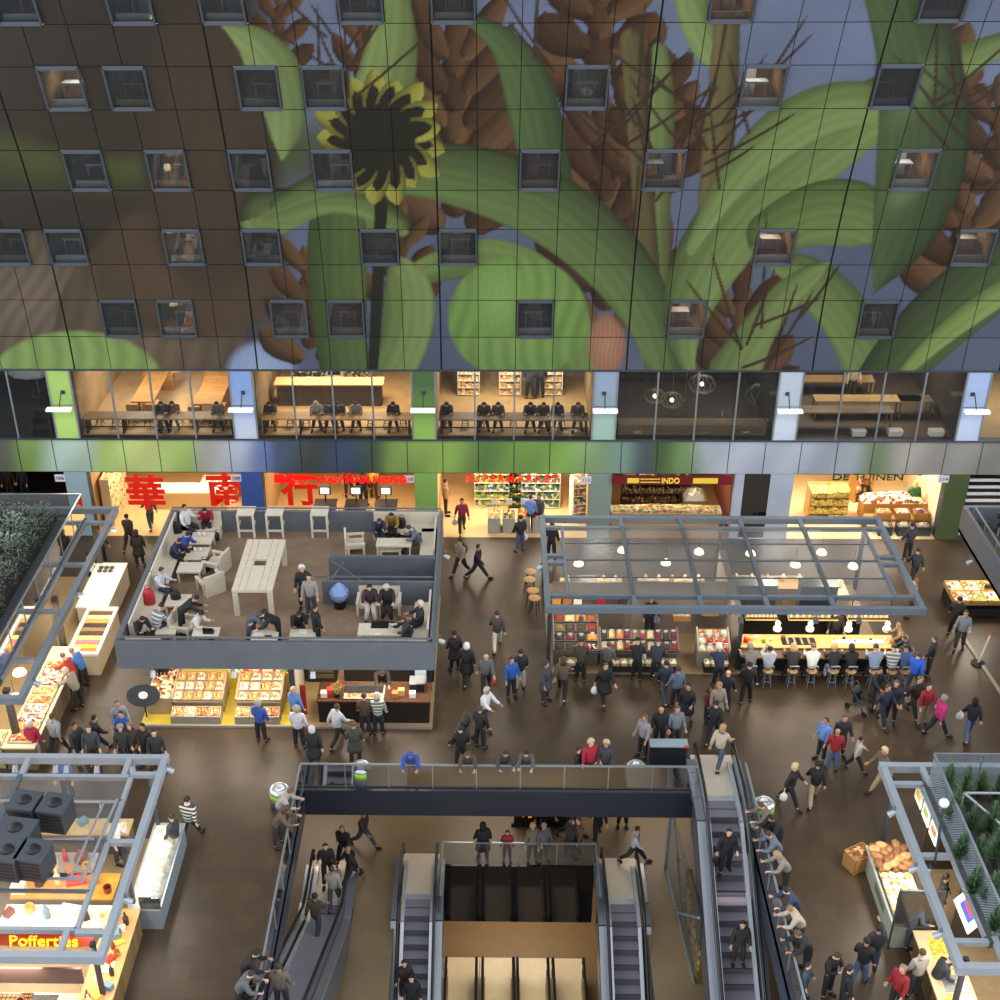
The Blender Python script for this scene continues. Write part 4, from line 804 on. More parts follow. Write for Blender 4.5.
NUTS = [goods('#d9a05a', '#f2ddb0', '#b06a34', scale=18), goods('#eccf96', '#c98c48', '#f6ecd2', scale=18), goods('#c9702c', '#efc890', '#8a4420', scale=18)]
def display(label, p0, p1, yb, cols, rows, wm, gms, z0=.62, z1=1.0, depth=1.0, base=True, low=True, group=''):
    """a stepped market display from p0 to p1 (front line), its trays things of their own"""
    w = (p1-p0).length; c = (p0+p1)/2; t = thing('market_display', label, 'counter', (c.x, c.y, yb)); mb = MB()
    if base: mb.box(-w/2, .15, 0, w/2, depth, z0-.05)
    mb.box(-w/2, -.02, z0-.06, w/2, depth, z0-.02); mb.build('base', wm, t); mb = MB()
    for s in (-1, 1): mb.add([(s*w/2-.03, 0, z0-.06), (s*w/2+.03, 0, z0-.06), (s*w/2+.03, depth, z0-.06), (s*w/2-.03, depth, z0-.06), (s*w/2-.03, 0, z0+.1), (s*w/2+.03, 0, z0+.1), (s*w/2+.03, depth, z1+.1), (s*w/2-.03, depth, z1+.1)], [(0, 3, 2, 1), (4, 5, 6, 7), (0, 1, 5, 4), (1, 2, 6, 5), (2, 3, 7, 6), (3, 0, 4, 7)])
    mb.build('side_board', wm, t)
    dy = depth/rows; cw = w/cols; tl = math.atan2(z1-z0, depth)
    for r in range(rows):
        for q in range(cols):
            loc = (c.x-w/2+cw*(q+.5), c.y+dy*(r+.5), yb+z0+(z1-z0)*(r+.5)/rows-.03)
            crate('goods_tray', 'tray of loose goods in the %s' % group, loc, cw*.96, dy*.95, .1, wm, gms[(q*5+r*3+int(rnd.random()*7)) % len(gms)], 0, 'trays of the '+group, .07, 'tray', tl)
    return t
CW = M('#a8977c', .55, var=.08, scale=3)
a, b = g(171, 706, .62), g(221, 706, .62); display('long sweets display with glowing trays left of the yellow aisle', Vector((a.x, 36.08, 0)), Vector((b.x, 36.08, 0)), .06, 5, 3, CW, SWEET, .62, .95, 1.25, group='long sweets display')
a2, b2 = g(235, 706, .62), g(280, 706, .62); display('shorter sweets display right of the yellow aisle', Vector((a2.x, 36.08, 0)), Vector((b2.x, 36.08, 0)), .06, 4, 3, CW, SWEET, .62, .95, 1.25, group='short sweets display')
for (xa, xb, n, s) in ((a.x, b.x, 4, 'long'), (a2.x, b2.x, 3, 'short')):
    for k in range(n):
        w_ = (xb-xa)/n; crate('goods_basket', 'pale slanted basket of nuts in the low front row of the %s sweets display' % s, (xa+w_*(k+.5), 35.82, .33), w_*.93, .42, .14, M('#cdbb98'), NUTS[k % 3], 0, 'low baskets of the %s sweets display' % s, .1, 'basket', .35)
    t = thing('display_plinth', 'low grey step carrying the nut baskets of the %s sweets display' % s, 'shelf', ((xa+xb)/2, 35.8, .06)); MB().box(-(xb-xa)/2, -.22, 0, (xb-xa)/2, .22, .26).build('step_body', M('#8d8a84', .5), t)
t = thing('corner_display', 'slanted corner display with dark bottles at the left end of the sweets shop', 'counter', (-11.75, 37.0, .06)); MB().box(-.45, -.9, 0, .45, .9, .7).build('base', CW, t); MB().mound(-.43, -.88, .43, .88, .7, .15, 10).build('goods', goods('#e8c890', '#5a2c18', '#f2e4c4', '#b87434', scale=9), t)['kind'] = 'stuff'
for k in range(6): tag(MB().lathe([(.045, 0), (.045, .2), (.015, .26), (.015, .33), (.001, .33)], n=8).build('bottle', M('#1c120c', .25), None, True, (-11.95+.13*(k % 3), 37.3+.2*(k//3), .86)), 'small dark bottle standing on the corner display of the sweets shop', 'bottle', 'dark bottles on the corner display')
q = g(131, 702, .8); t = thing('name_board', 'dark oval board with a pale emblem at the left end of the sweets shop', 'sign', (-12.2, 35.95, 0)); mb = MB(); mb.lathe([(.5, -.03), (.5, .03)], n=20, sx=1.2); mb.v = [(x, y*.5-z*.85, 1.0+y*.6+z*.5) for x, y, z in mb.v]; mb.build('board', M('#1e2228', .4), t); MB().tube([(0, 0, 0), (0, 0, .95)], .03).build('stand', BLACK, t)
mb = MB(); mb.lathe([(.17, 0), (.17, .004)], n=14); mb.v = [(x, y*.5-.03, 1.04+y*.6+z) for x, y, z in mb.v]; mb.build('emblem', M('#c9ccd0'), t)
t = thing('wall_shelf', 'yellow back shelf with small coloured packets in the sweets shop', 'shelf', (-8.3, 37.75, .06)); MB().box(-1.3, -.2, 0, 1.3, .2, .75).build('cabinet', M('#d2b92c', .5), t); MB().mound(-1.28, -.18, 1.28, .18, .75, .12, 12).build('goods', goods('#d8c02c', '#3a7a3c', '#c83a2a', '#e8e0c8', scale=8), t)['kind'] = 'stuff'
# coffee and pastry counter
t = thing('pastry_counter', 'dark wood counter with a glowing glass pastry case under the terrace', 'counter', ((-6.0-2.15)/2, 36.15, .06)); MB().box(-1.95, -.45, 0, 1.93, .55, .92).build('cabinet', M('#1f1814', .5), t); MB().box(-2.0, -.5, .92, 1.98, .6, .98).build('countertop', M('#5a3a24', .35, kind='plank', h2='#4a2e1c', scale=1.5), t)
mb = MB(); mb.box(-1.05, -.35, .98, .35, .4, 1.0); mb.build('case_floor', M('#f6ead0', .4, emit=.25), t); MB().mound(-1.0, -.3, .3, .35, 1.0, .1, 10).build('pastries', goods('#f2d8a0', '#e09a4a', '#fff2d8', '#c9702c', scale=13), t)['kind'] = 'stuff'
mb = MB(); mb.box(-1.05, -.37, 1.0, .35, -.35, 1.25).box(-1.05, -.37, 1.25, .35, .1, 1.27); mb.build('glass_case', glass('#ffffff', .08, .95), t)
for k, (x, c_, l) in enumerate(((-1.75, '#e8dcc4', 'pale box stack at the left end'), (-1.55, '#d23a2a', 'red carton at the left end'), (.75, '#b9763a', 'tan packet heap beside the pastry case'), (.95, '#d8a860', 'amber packet right of the pastry case'), (1.35, '#f0ead8', 'white menu card holder'))): tag(MB().box(-.11, -.1, 0, .11, .1, .2+.05*(k % 2)).build('carton', M(c_), None, False, (t.location.x+x, 35.95+.1*(k % 2), 1.04)), l+' of the dark pastry counter', 'box')
q = Vector((t.location.x-1.3, 35.95, 1.04)); t2 = thing('potted_plant', 'small flowering plant in a black pot on the dark pastry counter', 'plant', q); MB().lathe([(.09, 0), (.13, .18), (.11, .18)], n=10).build('pot', BLACK, t2, True)
mb = MB()
for k in range(40): a = rnd.uniform(0, 6.3); r_ = rnd.uniform(.05, .25); h_ = rnd.uniform(.2, .5); p = Vector((r_*math.cos(a), r_*math.sin(a), h_)); mb.add([p, p+Vector((.06, 0, .03)), p+Vector((.03, .06, .07))], [(0, 1, 2)])
mb.build('foliage', M('#5a7a34', .6), t2); mb = MB()
for k in range(9): a = k*.7; mb.ball((.18*math.cos(a), .18*math.sin(a), .4+.03*(k % 3)), .035, 6)
mb.build('flowers', M('#d8502c', .5), t2)
t2 = thing('coffee_machine', 'dark espresso machine at the right of the pastry counter', 'machine', (t.location.x+1.5, 36.4, 1.04)); MB().box(-.25, -.2, 0, .25, .2, .35).build('body', M('#24262a', .3, .4), t2); MB().box(-.27, -.22, .35, .27, .22, .4).build('cup_tray', CHROME, t2)
t2 = thing('glass_fridge', 'tall glass fronted fridge at the right edge under the terrace', 'fridge', (AX1-.6, 37.3, .06)); MB().box(-.25, -.4, 0, .25, .4, 1.7).build('cabinet', M('#1c1d20', .3), t2); MB().box(-.2, -.42, .2, .2, -.4, 1.6).build('glass_door', M('#aebcc6', .15), t2)
t2 = thing('back_shelf', 'dark back shelf with bread bags behind the pastry counter', 'shelf', (t.location.x+.3, 38.3, .06)); MB().box(-1.6, -.25, 0, 1.7, .25, .9).build('cabinet', M('#2a241e'), t2)
for k in range(7): tag(MB().box(-.14, -.12, 0, .14, .12, .25).build('bread_bag', M(['#e2cfa4', '#b87a3c', '#efe6d2'][k % 3]), None, False, (t.location.x-1.1+k*.42, 38.25, .96)), 'paper bread bag on the dark back shelf of the pastry shop', 'bag', 'bread bags on the back shelf')
t2 = thing('oven', 'dark slatted oven front left of the pastry shop', 'oven', (-6.2, 38.4, .06)); MB().box(-.55, -.4, 0, .55, .4, 1.2).build('body', M('#2d2a28'), t2)
for k in range(4): MB().box(-.45, -.42, .2+.25*k, .45, -.4, .38+.25*k).build('rack', M('#6b5b46', .4), t2)
t2 = thing('banner_stand', 'narrow red standing banner at the pale partition', 'sign', (-6.6, 36.15, .06)); MB().box(-.1, -.02, 0, .1, .02, 1.3).build('banner', M('#b03020'), t2)
def spot(p, label, dark=False, aim=(0, -.4, -.6), grp=None):
    t = thing('floodlight', label, 'lamp', p, 0, grp); MB().box(-.03, -.03, -.02, .03, .03, .18).build('bracket', STEEL, t); a = Vector(aim).normalized()
    MB().tube([Vector((0, 0, -.05))-a*.08, Vector((0, 0, -.05))+a*.16], [.08, .1], 10).build('lamp_head', M('#aeb8c2' if not dark else '#44494f', .35, .5), t)
    return t
for px, l in ((153, 'left'), (234, 'middle'), (313, 'right')): p = wy(px, 671, AY0); spot((p.x, AY0-.03, 2.72), l+' floodlight clamped under the front parapet of the terrace')
for (px, py) in ((446, 553), (440, 637)): p = g(px-4, py, 3.1); spot((AX1+.12, p.y, 3.0), 'floodlight on the right parapet of the terrace, %s one' % ('further' if py < 600 else 'nearer'), aim=(1, 0, -.6))
for x in (-11, -9, -7.6): area('shop_lamp', (x, 36.0, 2.75), .7, 68, '#ffd08a', (-.15, 0, 0))
for x in (-5.4, -4, -2.7): area('shop_lamp', (x, 36.3, 2.75), .5, 62, '#ffdca6', (-.1, 0, 0))
for x in (-10, -4.5): area('shop_lamp', (x, 40, 2.72), 1.0, 60, '#ffd596')
# ------------------------------------------------------------------ roof frames shared by the glazed and planted stalls
FR = M('#99a3ad', .45, .15, var=.06, scale=2); FRD = M('#707c89', .45, .2, var=.06, scale=2)
def frame(t, c, x0, y0, x1, y1, z, cross_x=(), cross_y=(), band=.75, m=FR, side=('l', 'r', 'f', 'b')):
    """outer ring beams with ladder struts to an inner ring"""
    mb = MB(); w = .2; h = .26
    q = [(x0, y0), (x1, y0), (x1, y1), (x0, y1)]
    for a, b in zip(q, q[1:]+q[:1]): mb.bar((a[0]-c[0], a[1]-c[1], z-h/2), (b[0]-c[0], b[1]-c[1], z-h/2), w, h)
    for a in q: mb.box(a[0]-c[0]-w/2-.004, a[1]-c[1]-w/2-.004, z-h-.01, a[0]-c[0]+w/2+.004, a[1]-c[1]+w/2+.004, z+.01)
    mb.build('ring_beam', m, t)
    i0, j0, i1, j1 = x0+band, y0+band, x1-band, y1-band
    mb = MB(); q = [(i0, j0), (i1, j0), (i1, j1), (i0, j1)]
    for a, b in zip(q, q[1:]+q[:1]): mb.bar((a[0]-c[0], a[1]-c[1], z-.1), (b[0]-c[0], b[1]-c[1], z-.1), .12, .16)
    mb.build('inner_beam', m, t)
    for x in cross_x:
        for (ya, yb) in ((y0, j0), (j1, y1)): MB().bar((x-c[0], ya-c[1], z-.08), (x-c[0], yb-c[1], z-.08), .16, .14).build('strut', m, t)
    for y in cross_y:
        for (xa, xb) in ((x0, i0), (i1, x1)): MB().bar((xa-c[0], y-c[1], z-.08), (xb-c[0], y-c[1], z-.08), .16, .14).build('strut', m, t)
    return i0, j0, i1, j1
# ---- right middle stall with the glazed roof
BX0, BX1, BY0, BY1, BZ = 2.05, 15.4, 38.45, 44.75, 3.2
t = thing('glazed_stall_roof', 'long glazed roof on a grey steel frame over the spice stall and the bar', 'roof', ((BX0+BX1)/2, (BY0+BY1)/2, 0)); c = (t.location.x, t.location.y)
xs = [BX0+.75+(BX1-BX0-1.5)*k/5 for k in range(6)]
i0, j0, i1, j1 = frame(t, c, BX0, BY0, BX1, BY1, BZ, xs[1:-1], (BY0+.75, 41.4, 41.9, BY1-.75), .75, FRD)
RG = glass('#f2f5f5', .03, .72, .25, .3); yj = (j0+j1)/2
for k in range(1, 5): MB().bar((xs[k]-c[0], j0-c[1], BZ-.04), (xs[k]-c[0], j1-c[1], BZ-.04), .14, .12).build('rafter', M('#5d6770', .45, .3), t)
for y in (yj, (j0+yj)/2, (yj+j1)/2): MB().bar((i0-c[0], y-c[1], BZ-.05), (i1-c[0], y-c[1], BZ-.05), .1 if y == yj else .03, .05).build('purlin', M('#5d6770', .45, .3), t)
for k in range(5):
    for (ya, yb) in ((j0, yj), (yj, j1)): pane(xs[k]+.06-c[0], ya+.05-c[1], xs[k+1]-.06-c[0], yb-.05-c[1], BZ-.05).build('glass_panel', RG, t)
for x in (BX0+.1, 9.15, BX1-.55):
    for y in ((BY0+.55, BY1-.3) if x < 12 else (BY1-.3,)): MB().box(x-.07-c[0], y-.07-c[1], 0, x+.07-c[0], y+.07-c[1], BZ-.2).build('column', DARKSTEEL, t)
for k, px in enumerate((581, 656, 740, 815, 858)): p = g(px, 611, 2.9); spot((p.x, BY0-.05, BZ-.44), ['first', 'second', 'third', 'fourth', 'fifth'][k]+' floodlight from the left under the front beam of the glazed stall', True)
spot((BX1+.12, 40.5, BZ-.2), 'floodlight on the right beam of the glazed stall', aim=(1, 0, -.7)); spot((BX0-.14, 41.4, BZ-.2), 'floodlight on the left beam of the glazed stall above the round stools', aim=(-1, 0, -.7))
R = sroot('floor_glazed_stall', 'raised dark floor of the glazed stall'); MB().box(BX0+.1, BY0+.2, 0, BX1-.6, BY1-.1, .06).build('stall_floor', M('#8a7658', .5, var=.1), R)
GP_ = M('#8d8274', .6, var=.08, scale=1)
walls('glazed_stall', [(8.95, BY0+1.15, .06, 9.2, 43.4, 2.5), (BX0+.3, 41.3, .06, 5.4, 41.4, 2.3), (5.4, 41.2, .06, 8.95, 41.3, 2.4)], GP_); walls('bar_back', [(9.25, 40.52, .06, BX1-1.4, 40.6, 1.7)], M('#1d1916', .6))
# inner units seen through the roof glass
for k, (x, y, w_, d_, h_, cc, l) in enumerate(((4.0, 43.2, 2.4, .8, .95, '#b9a27a', 'long tan worktop'), (7.2, 43.3, 2.6, .8, .95, '#c9b48a', 'bright worktop'), (11, 43.4, 3, .9, .95, '#a68a5c', 'brown worktop'), (13.4, 43.0, 1.2, 1.4, .95, '#c4b394', 'square island'), (3.6, 42.2, 1.0, .6, 1.8, '#4a4640', 'dark tall cupboard'), (10.2, 42.0, 1.6, .6, 1.9, '#5f6468', 'grey tall cupboard'), (12.6, 41.9, 1.4, .5, 1.9, '#39414a', 'blue grey tall cupboard'), (6.6, 42.0, 1.4, .6, 1.2, '#7d7466', 'grey low cupboard'))):
    t2 = thing('stall_counter', l+' under the roof glass of the long stall', 'counter', (x, y, .06)); MB().box(-w_/2, -d_/2, 0, w_/2, d_/2, h_-.05).build('cabinet', M(cc, .6, var=.1, scale=2), t2); MB().box(-w_/2-.03, -d_/2-.03, h_-.05, w_/2+.03, d_/2+.03, h_).build('countertop', M(cc, .4), t2)
    if h_ < 1.1:
        for q in range(5): tag(MB().lathe([(.09, 0), (.1, .2), (.05, .3), (.05, .34), (.001, .34)], n=10).build('jar', M(['#e8d8b0', '#efe9da', '#c98a3c'][q % 3]), None, True, (x-w_/2+.25+q*(w_-.5)/4, y+.05, .06+h_)), 'jar standing on the %s under the roof glass' % l, 'jar', 'jars on the '+l)
# spice and nut displays
SPICE = [goods('#3a2a1a', '#4a3826', scale=24), goods('#7a2418', '#8e3020', scale=24), goods('#c98a3c', '#d8a050', scale=24), goods('#8a5a28', '#704820', scale=24), goods('#e0c48a', '#c9a868', scale=20), goods('#a85428', '#8a4420', scale=20), goods('#2a241c', '#3c3226', scale=24), goods('#6a5a34', '#84703c', scale=20), goods('#5a1c28', '#74222e', scale=24), goods('#d8702c', '#e89048', scale=20)]
NW = M('#6b645a', .6, var=.1)
a = g(548, 652, .7); b = g(578, 652, .7); display('left spice display with small pots and a red box in front of the glazed stall', Vector((2.35, 38.98, 0)), Vector((4.0, 38.98, 0)), .06, 4, 4, NW, SPICE+[goods('#e9e2d2', '#a03a2a', '#2c2620', scale=12)], .72, 1.5, 1.35, group='left spice display')
display('long spice display with white price cards in front of the glazed stall', Vector((4.08, 38.98, 0)), Vector((6.95, 38.98, 0)), .06, 10, 2, NW, SPICE, .72, 1.2, .8, group='long spice display'); display('right nut display beside the partition of the glazed stall', Vector((7.7, 38.98, 0)), Vector((8.85, 38.98, 0)), .06, 4, 3, M('#9a9284'), [goods('#d8502c', '#e8a048', '#a82a1c'), goods('#e8b060', '#f0d8a0'), goods('#c93a28', '#8a1c18'), goods('#efe2c0', '#d8b478')],   .72, 1.2, .85, group='right nut display')
crd = MB().box(-.07, -.008, 0, .07, .008, .16)
_cm = crd.mesh('price_card', M('#efefec', .5))
def cards(xa, xb, n, y, z, l):
    for k in range(n):
        o = bpy.data.objects.new('price_card', _cm); COL.objects.link(o); o.location = (xa+(xb-xa)*(k+.5)/n, y+rnd.uniform(-.05, .05), z); tag(o, 'small white price card standing in the '+l, 'price card', 'price cards of the '+l)
cards(4.08, 6.95, 10, 39.2, .95, 'front row of the long spice display'); cards(4.08, 6.95, 10, 39.6, 1.18, 'back row of the long spice display'); cards(2.35, 4.0, 4, 39.5, 1.12, 'left spice display'); cards(7.7, 8.85, 4, 39.15, .95, 'right nut display'); cards(7.7, 8.85, 4, 39.5, 1.12, 'upper rows of the right nut display')
for (xa, xb, n, l) in ((2.55, 3.45, 3, 'left spice display'), (4.2, 6.9, 9, 'long spice display'), (7.9, 8.8, 4, 'right nut display')):
    t2 = thing('display_ledge', 'low ledge of packed goods at knee height under the '+l, 'shelf', ((xa+xb)/2, 38.9, .06)); w_ = xb-xa; MB().box(-w_/2, -.2, 0, w_/2, .2, .28).build('ledge', M('#2c2824'), t2)
    for k in range(n): crate('packet_box', 'pale box of packets on the low ledge of the '+l, (xa+w_*(k+.5)/n, 38.85, .35), w_/n*.92, .36, .14, M('#c9b894'), [goods('#efe2c4', '#b89058', '#f6f0e0', scale=16), goods('#d8c8a4', '#f2ead6', '#8a6a40', scale=16)][k % 2], 0, 'packet boxes under the '+l, .06, 'box')
for k, (x, y, z, cc, l) in enumerate(((2.5, 41.0, 1.5, '#d8983c', 'amber'), (2.9, 41.0, 1.5, '#b8702c', 'copper'), (3.3, 41.0, 1.5, '#efe6d0', 'cream'), (4.2, 41.0, 1.6, '#b02028', 'red'), (5.0, 40.9, 1.55, '#3a3028', 'dark'))): tag(MB().box(-.16, -.12, 0, .16, .12, .3).build('gift_box', M(cc), None, False, (x, y-.05, z+.06)), l+' box on the upper shelf behind the spice display', 'box')
t2 = thing('wall_shelf', 'upper shelf behind the left spice display', 'shelf', (3.7, 40.98, 0)); MB().box(-1.45, -.2, 1.48, 1.5, .3, 1.54).build('shelf_board', NW, t2); MB().box(-1.4, .2, .06, 1.4, .3, 1.48).build('support', NW, t2)
for k, (x, l) in enumerate(((7.25, 'left'), (8.3, 'right'))): crate('cardboard_box', l+' cardboard box on the trolley behind the right nut display' if k else 'open cardboard box between the two displays', (x, 40.75, 1.3 if k else 1.05), .7, .4, .25, M('#a67c4a'), goods('#c9a878', '#e8d8b8'), 0, None, .05, 'box')
# bar counter
xa, xb = 9.35, 15.1
t2 = thing('bar_counter', 'long glowing bar counter with people seated along its front', 'counter', ((xa+xb)/2-.1, 38.95, .06)); w_ = (xb-xa)/2
MB().box(-w_, -.1, 0, w_-.3, .55, .98).build('cabinet', M('#2a221a', .5), t2); MB().box(-w_-.05, -.1, 1.02, w_-.1, .72, 1.07).build('worktop', M('#d2ac68', .35, var=.07, scale=2), t2); MB().box(-w_-.05, -.62, .92, w_-.1, -.1, .98).build('eating_ledge', M('#5a4630', .45), t2)
mb = MB(); mb.box(-w_+1.5, .05, 1.07, -w_+2.75, .5, 1.09); mb.build('tray_recess', M('#241c14'), t2)
for k in range(9): MB().box(-w_+1.55+k*.13, .08, 1.09, -w_+1.63+k*.13, .47, 1.12).build('tray_slat', M('#a8a49a' if k % 2 else '#3a342c', .35, .4), t2)
MB().box(w_-2.4, .1, 1.07, w_-.5, .3, 1.16).build('ice_shelf', M('#e4e8ea', .3), t2)
bx, by = t2.location.x, t2.location.y
for k, (dx, cc, l, s) in enumerate(((-2.7, '#c92a20', 'red bottle at the left end', 1), (-2.5, '#e8b048', 'amber jar at the left end', .8), (-2.3, '#efe8da', 'white dish stack at the left end', .7), (-2.05, '#7a9a34', 'green jar at the left end', .8), (-1.75, '#d8c8a8', 'pale dish second from the left', .6), (-1.3, '#6a4a2a', 'brown box before the trays', .8), (.1, '#e8ddc0', 'cream board beside the trays', .5), (.55, '#c8963c', 'brass bowl near the middle', .6), (.95, '#3a2c20', 'dark pan near the middle', .6), (1.3, '#3f78b8', 'blue dish', .6), (1.9, '#2c2c2c', 'black bowl', .6), (2.45, '#f2efe6', 'white plate at the right end', .5), (2.65, '#b8642c', 'orange sauce pot at the right end', .7))):
    tag(MB().lathe([(.07*s, 0), (.1*s, .08*s), (.1*s, .2*s), (.07*s, .22*s), (.001, .22*s)], n=10).build('dish', M(cc, .4), None, True, (bx+dx, by+.2+.1*(k % 3), 1.13)), l+' of the bright bar counter', 'dish')
for k in range(3):
    x0 = (9.55, 11.15, 13.35)[k]; x1 = (10.75, 13.0, 14.9)[k]; t3 = thing('overhead_shelf', ['left', 'middle', 'right'][k]+' lit shelf hanging behind the bar', 'shelf', ((x0+x1)/2, 40.3, -.3)); w2 = (x1-x0)/2
    MB().box(-w2, -.2, 1.75, w2, .2, 1.8).build('shelf_board', M('#e0bc74', .4, emit=.12), t3); MB().box(-w2, .1, 1.8, w2, .14, 2.1).build('back_panel', M('#7d6434'), t3); MB().box(-w2, -.22, 1.83, w2, -.2, 1.9).build('rail', M('#4a3a20'), t3)
    for q in range(8): MB().box(-w2+.1+q*(2*w2-.2)/7-.05, -.1, 1.8, -w2+.1+q*(2*w2-.2)/7+.05, .05, 1.95).build('glassware', M('#f0e2bc', .2), t3)
for k, (x, y) in enumerate(((3.4, 42.6), (5.2, 43.6), (6.8, 42.7), (8.2, 43.5), (10.2, 43.4), (11.8, 42.6), (13.0, 43.5), (14.0, 42.5))):  # lamps added for warm glowing spots beneath the roof panes
    t3 = thing('pendant_lamp', ['first', 'second', 'third', 'fourth', 'fifth', 'sixth', 'seventh', 'eighth'][k]+' from the left of the added glowing lamps hanging under the long glass roof', 'lamp', (x, y, 2.3)); MB().lathe([(.2, 0), (.17, .1), (.06, .2), (.02, .22)], n=12).build('lamp_shade', M('#ffe2b0', .5, emit=2.5), t3, True); MB().bar((0, 0, .2), (0, 0, .8), .015).build('cord', BLACK, t3)
for k, px in enumerate((782, 815, 854, 893)):  # white flask shaped lamps hung over the bar
    p = g(px, 628, 1.6); t3 = thing('flask_lamp', ['first', 'second', 'third', 'fourth'][k]+' from the left of the white flask shaped lamps over the bar', 'lamp', (p.x, 40.05, 1.12)); MB().lathe([(.05, -.12), (.15, -.06), (.16, .04), (.09, .14), (.09, .2), (.11, .26), (.06, .34), (.02, .36)], n=14).build('lamp_body', M('#f4e8d0', .4, emit=.8), t3, True); MB().bar((0, 0, .36), (0, 0, 1.6), .02).build('cord', BLACK, t3)
for x in (10.0, 11.5, 13.0, 14.4): area('bar_lamp', (x, 39.2, 2.75), .55, 42, '#ffd28c', (-.25, 0, 0))
for x in (3.2, 5.4, 8.3): area('spice_lamp', (x, 39.6, 2.8), .5, 34, '#ffd8a0', (-.1, 0, 0))
for x in (4, 7.5, 11, 13.5): area('stall_lamp', (x, 42.9, 2.9), .8, 130, '#ffd596')
# stools at the bar and round stools outside
st0 = stool_mesh(.72, .19, M('#b08a54', .5), M('#7f8fa0', .4, .5), 'bar_chair', 'x', 'chair', True); BS = Stamp(st0)
SEATX = [(746, 'at the left end of the bar under the man in grey'), (763, 'under the person taking a photo at the bar'), (787, 'under the third guest from the left at the bar'), (806, 'under the person in a white hoodie at the bar'), (827, 'under the guest with a denim jacket at the bar'), (844, 'under the guest in black mid bar'), (867, 'under the broad guest in grey blue at the bar'), (884, 'under the guest in stripes at the bar'), (897, 'under the guest in blue near the right end of the bar')]
for px, l in SEATX: p = g(px, 676, 0); BS.put((p.x, 38.02, 0), PI, 'metal bar chair '+l)
for k in range(2): BS.put((15.3, 38.9+k*.8, 0), -PI/2, 'metal bar chair at the right return of the bar, %s one' % ('nearer' if k == 0 else 'further'))
rs = Stamp(stool_mesh(.74, .24, M('#b58f5a', .5), BLACK, 'round_stool', 'x'))
for k, (px, py) in enumerate(((530.5, 571), (529.5, 579), (533, 590), (534.5, 597.5))): p = g(px, py, .74); rs.put((p.x, p.y, 0), k*.4, ['furthest', 'second furthest', 'second nearest', 'nearest'][k]+' of the four round topped stools beside the glazed stall')
# ------------------------------------------------------------------ planted stall at the left edge
def plant(name, label, p, h, r, m, n=60, grp=None, up=.5):
    t = thing(name, label, 'plant', p, rnd.uniform(0, 6), grp); mb = MB()
    for k in range(n):
        a = rnd.uniform(0, 6.28); q = r*math.sqrt(rnd.random()); z = h*(.15+.85*rnd.random()); d = Vector((math.cos(a), math.sin(a), up+rnd.uniform(-.4, .5))).normalized(); s = rnd.uniform(.07, .15)
        b = Vector((q*math.cos(a), q*math.sin(a), z*(1-.35*q/r))); sd = d.cross(Vector((0, 0, 1))).normalized()*s*.33
        mb.add([b, b+d*s*.5+sd, b+d*s, b+d*s*.5-sd], [(0, 1, 2, 3)])
    mb.build('foliage', m, t); mb = MB()
    for k in range(3): mb.tube([(0, 0, 0), (r*.3*math.cos(k*2.1), r*.3*math.sin(k*2.1), h*.7)], .012, 4)
    mb.build('stem', M('#3c3226'), t)
    return t
CX1, CY0, CY1, CZ = -15.3, 33.15, 45.4, 3.15
t = thing('planted_stall_roof', 'left edge stall roof with planting bed, glass balustrade and ladder beams', 'roof', (-19, 39.3, 0)); c = (-19, 39.3)
frame(t, c, -24, CY0, CX1, CY1, CZ, (-18.4, -20.5), (35.2, 38.1, 41.2, 44.3), .95, M('#7f8b97', .45, .2, var=.06, scale=2))
MB().box(-24-c[0], CY0+.8-c[1], CZ-.25, CX1-.95-c[0], CY1-.8-c[1], CZ-.02).build('roof_deck', M('#4d5257', .7, var=.12), t)
MB().box(-24-c[0], CY0+.8-c[1], CZ-.02, CX1-2.1-c[0], CY1-1.0-c[1], CZ+.3).build('planting_bed', M('#2c2a24', .9, var=.3), t)
for y in (33.8, 39.2, 44.6): MB().box(-16.1-c[0], y-.1-c[1], 0, -15.9-c[0], y+.1-c[1], CZ-.2).build('column', M('#4a453e'), t)
balustrade('glass_balustrade', 'glass balustrade round the planting on the left stall roof', [(-24, CY1-.85, CZ), (CX1-1.0, CY1-.85, CZ), (CX1-1.0, CY0+.9, CZ)], 1.1, True, 0, glass('#c2ccd2', .06, .8))
SHR = [M('#5a6a5a', .6), M('#6c7a6c', .6), M('#4c5a4c', .6), M('#98a49c', .55)]
protos = [plant('shrub', 'x', (0, 0, 0), .8, .5, SHR[k], 150) for k in range(4)]; PS = [Stamp(p) for p in protos]
k = 0
for iy in range(15):
    for ix in range(6):
        x = CX1-2.45-ix*.72+rnd.uniform(-.2, .2); y = CY1-1.5-iy*.72+rnd.uniform(-.2, .2)
        PS[k % 4].put((x, y, CZ+.28), rnd.uniform(0, 6), 'dark grey green leafy shrub in the dense bed on the left stall roof', 'shrubs of the left roof bed'); k += 1
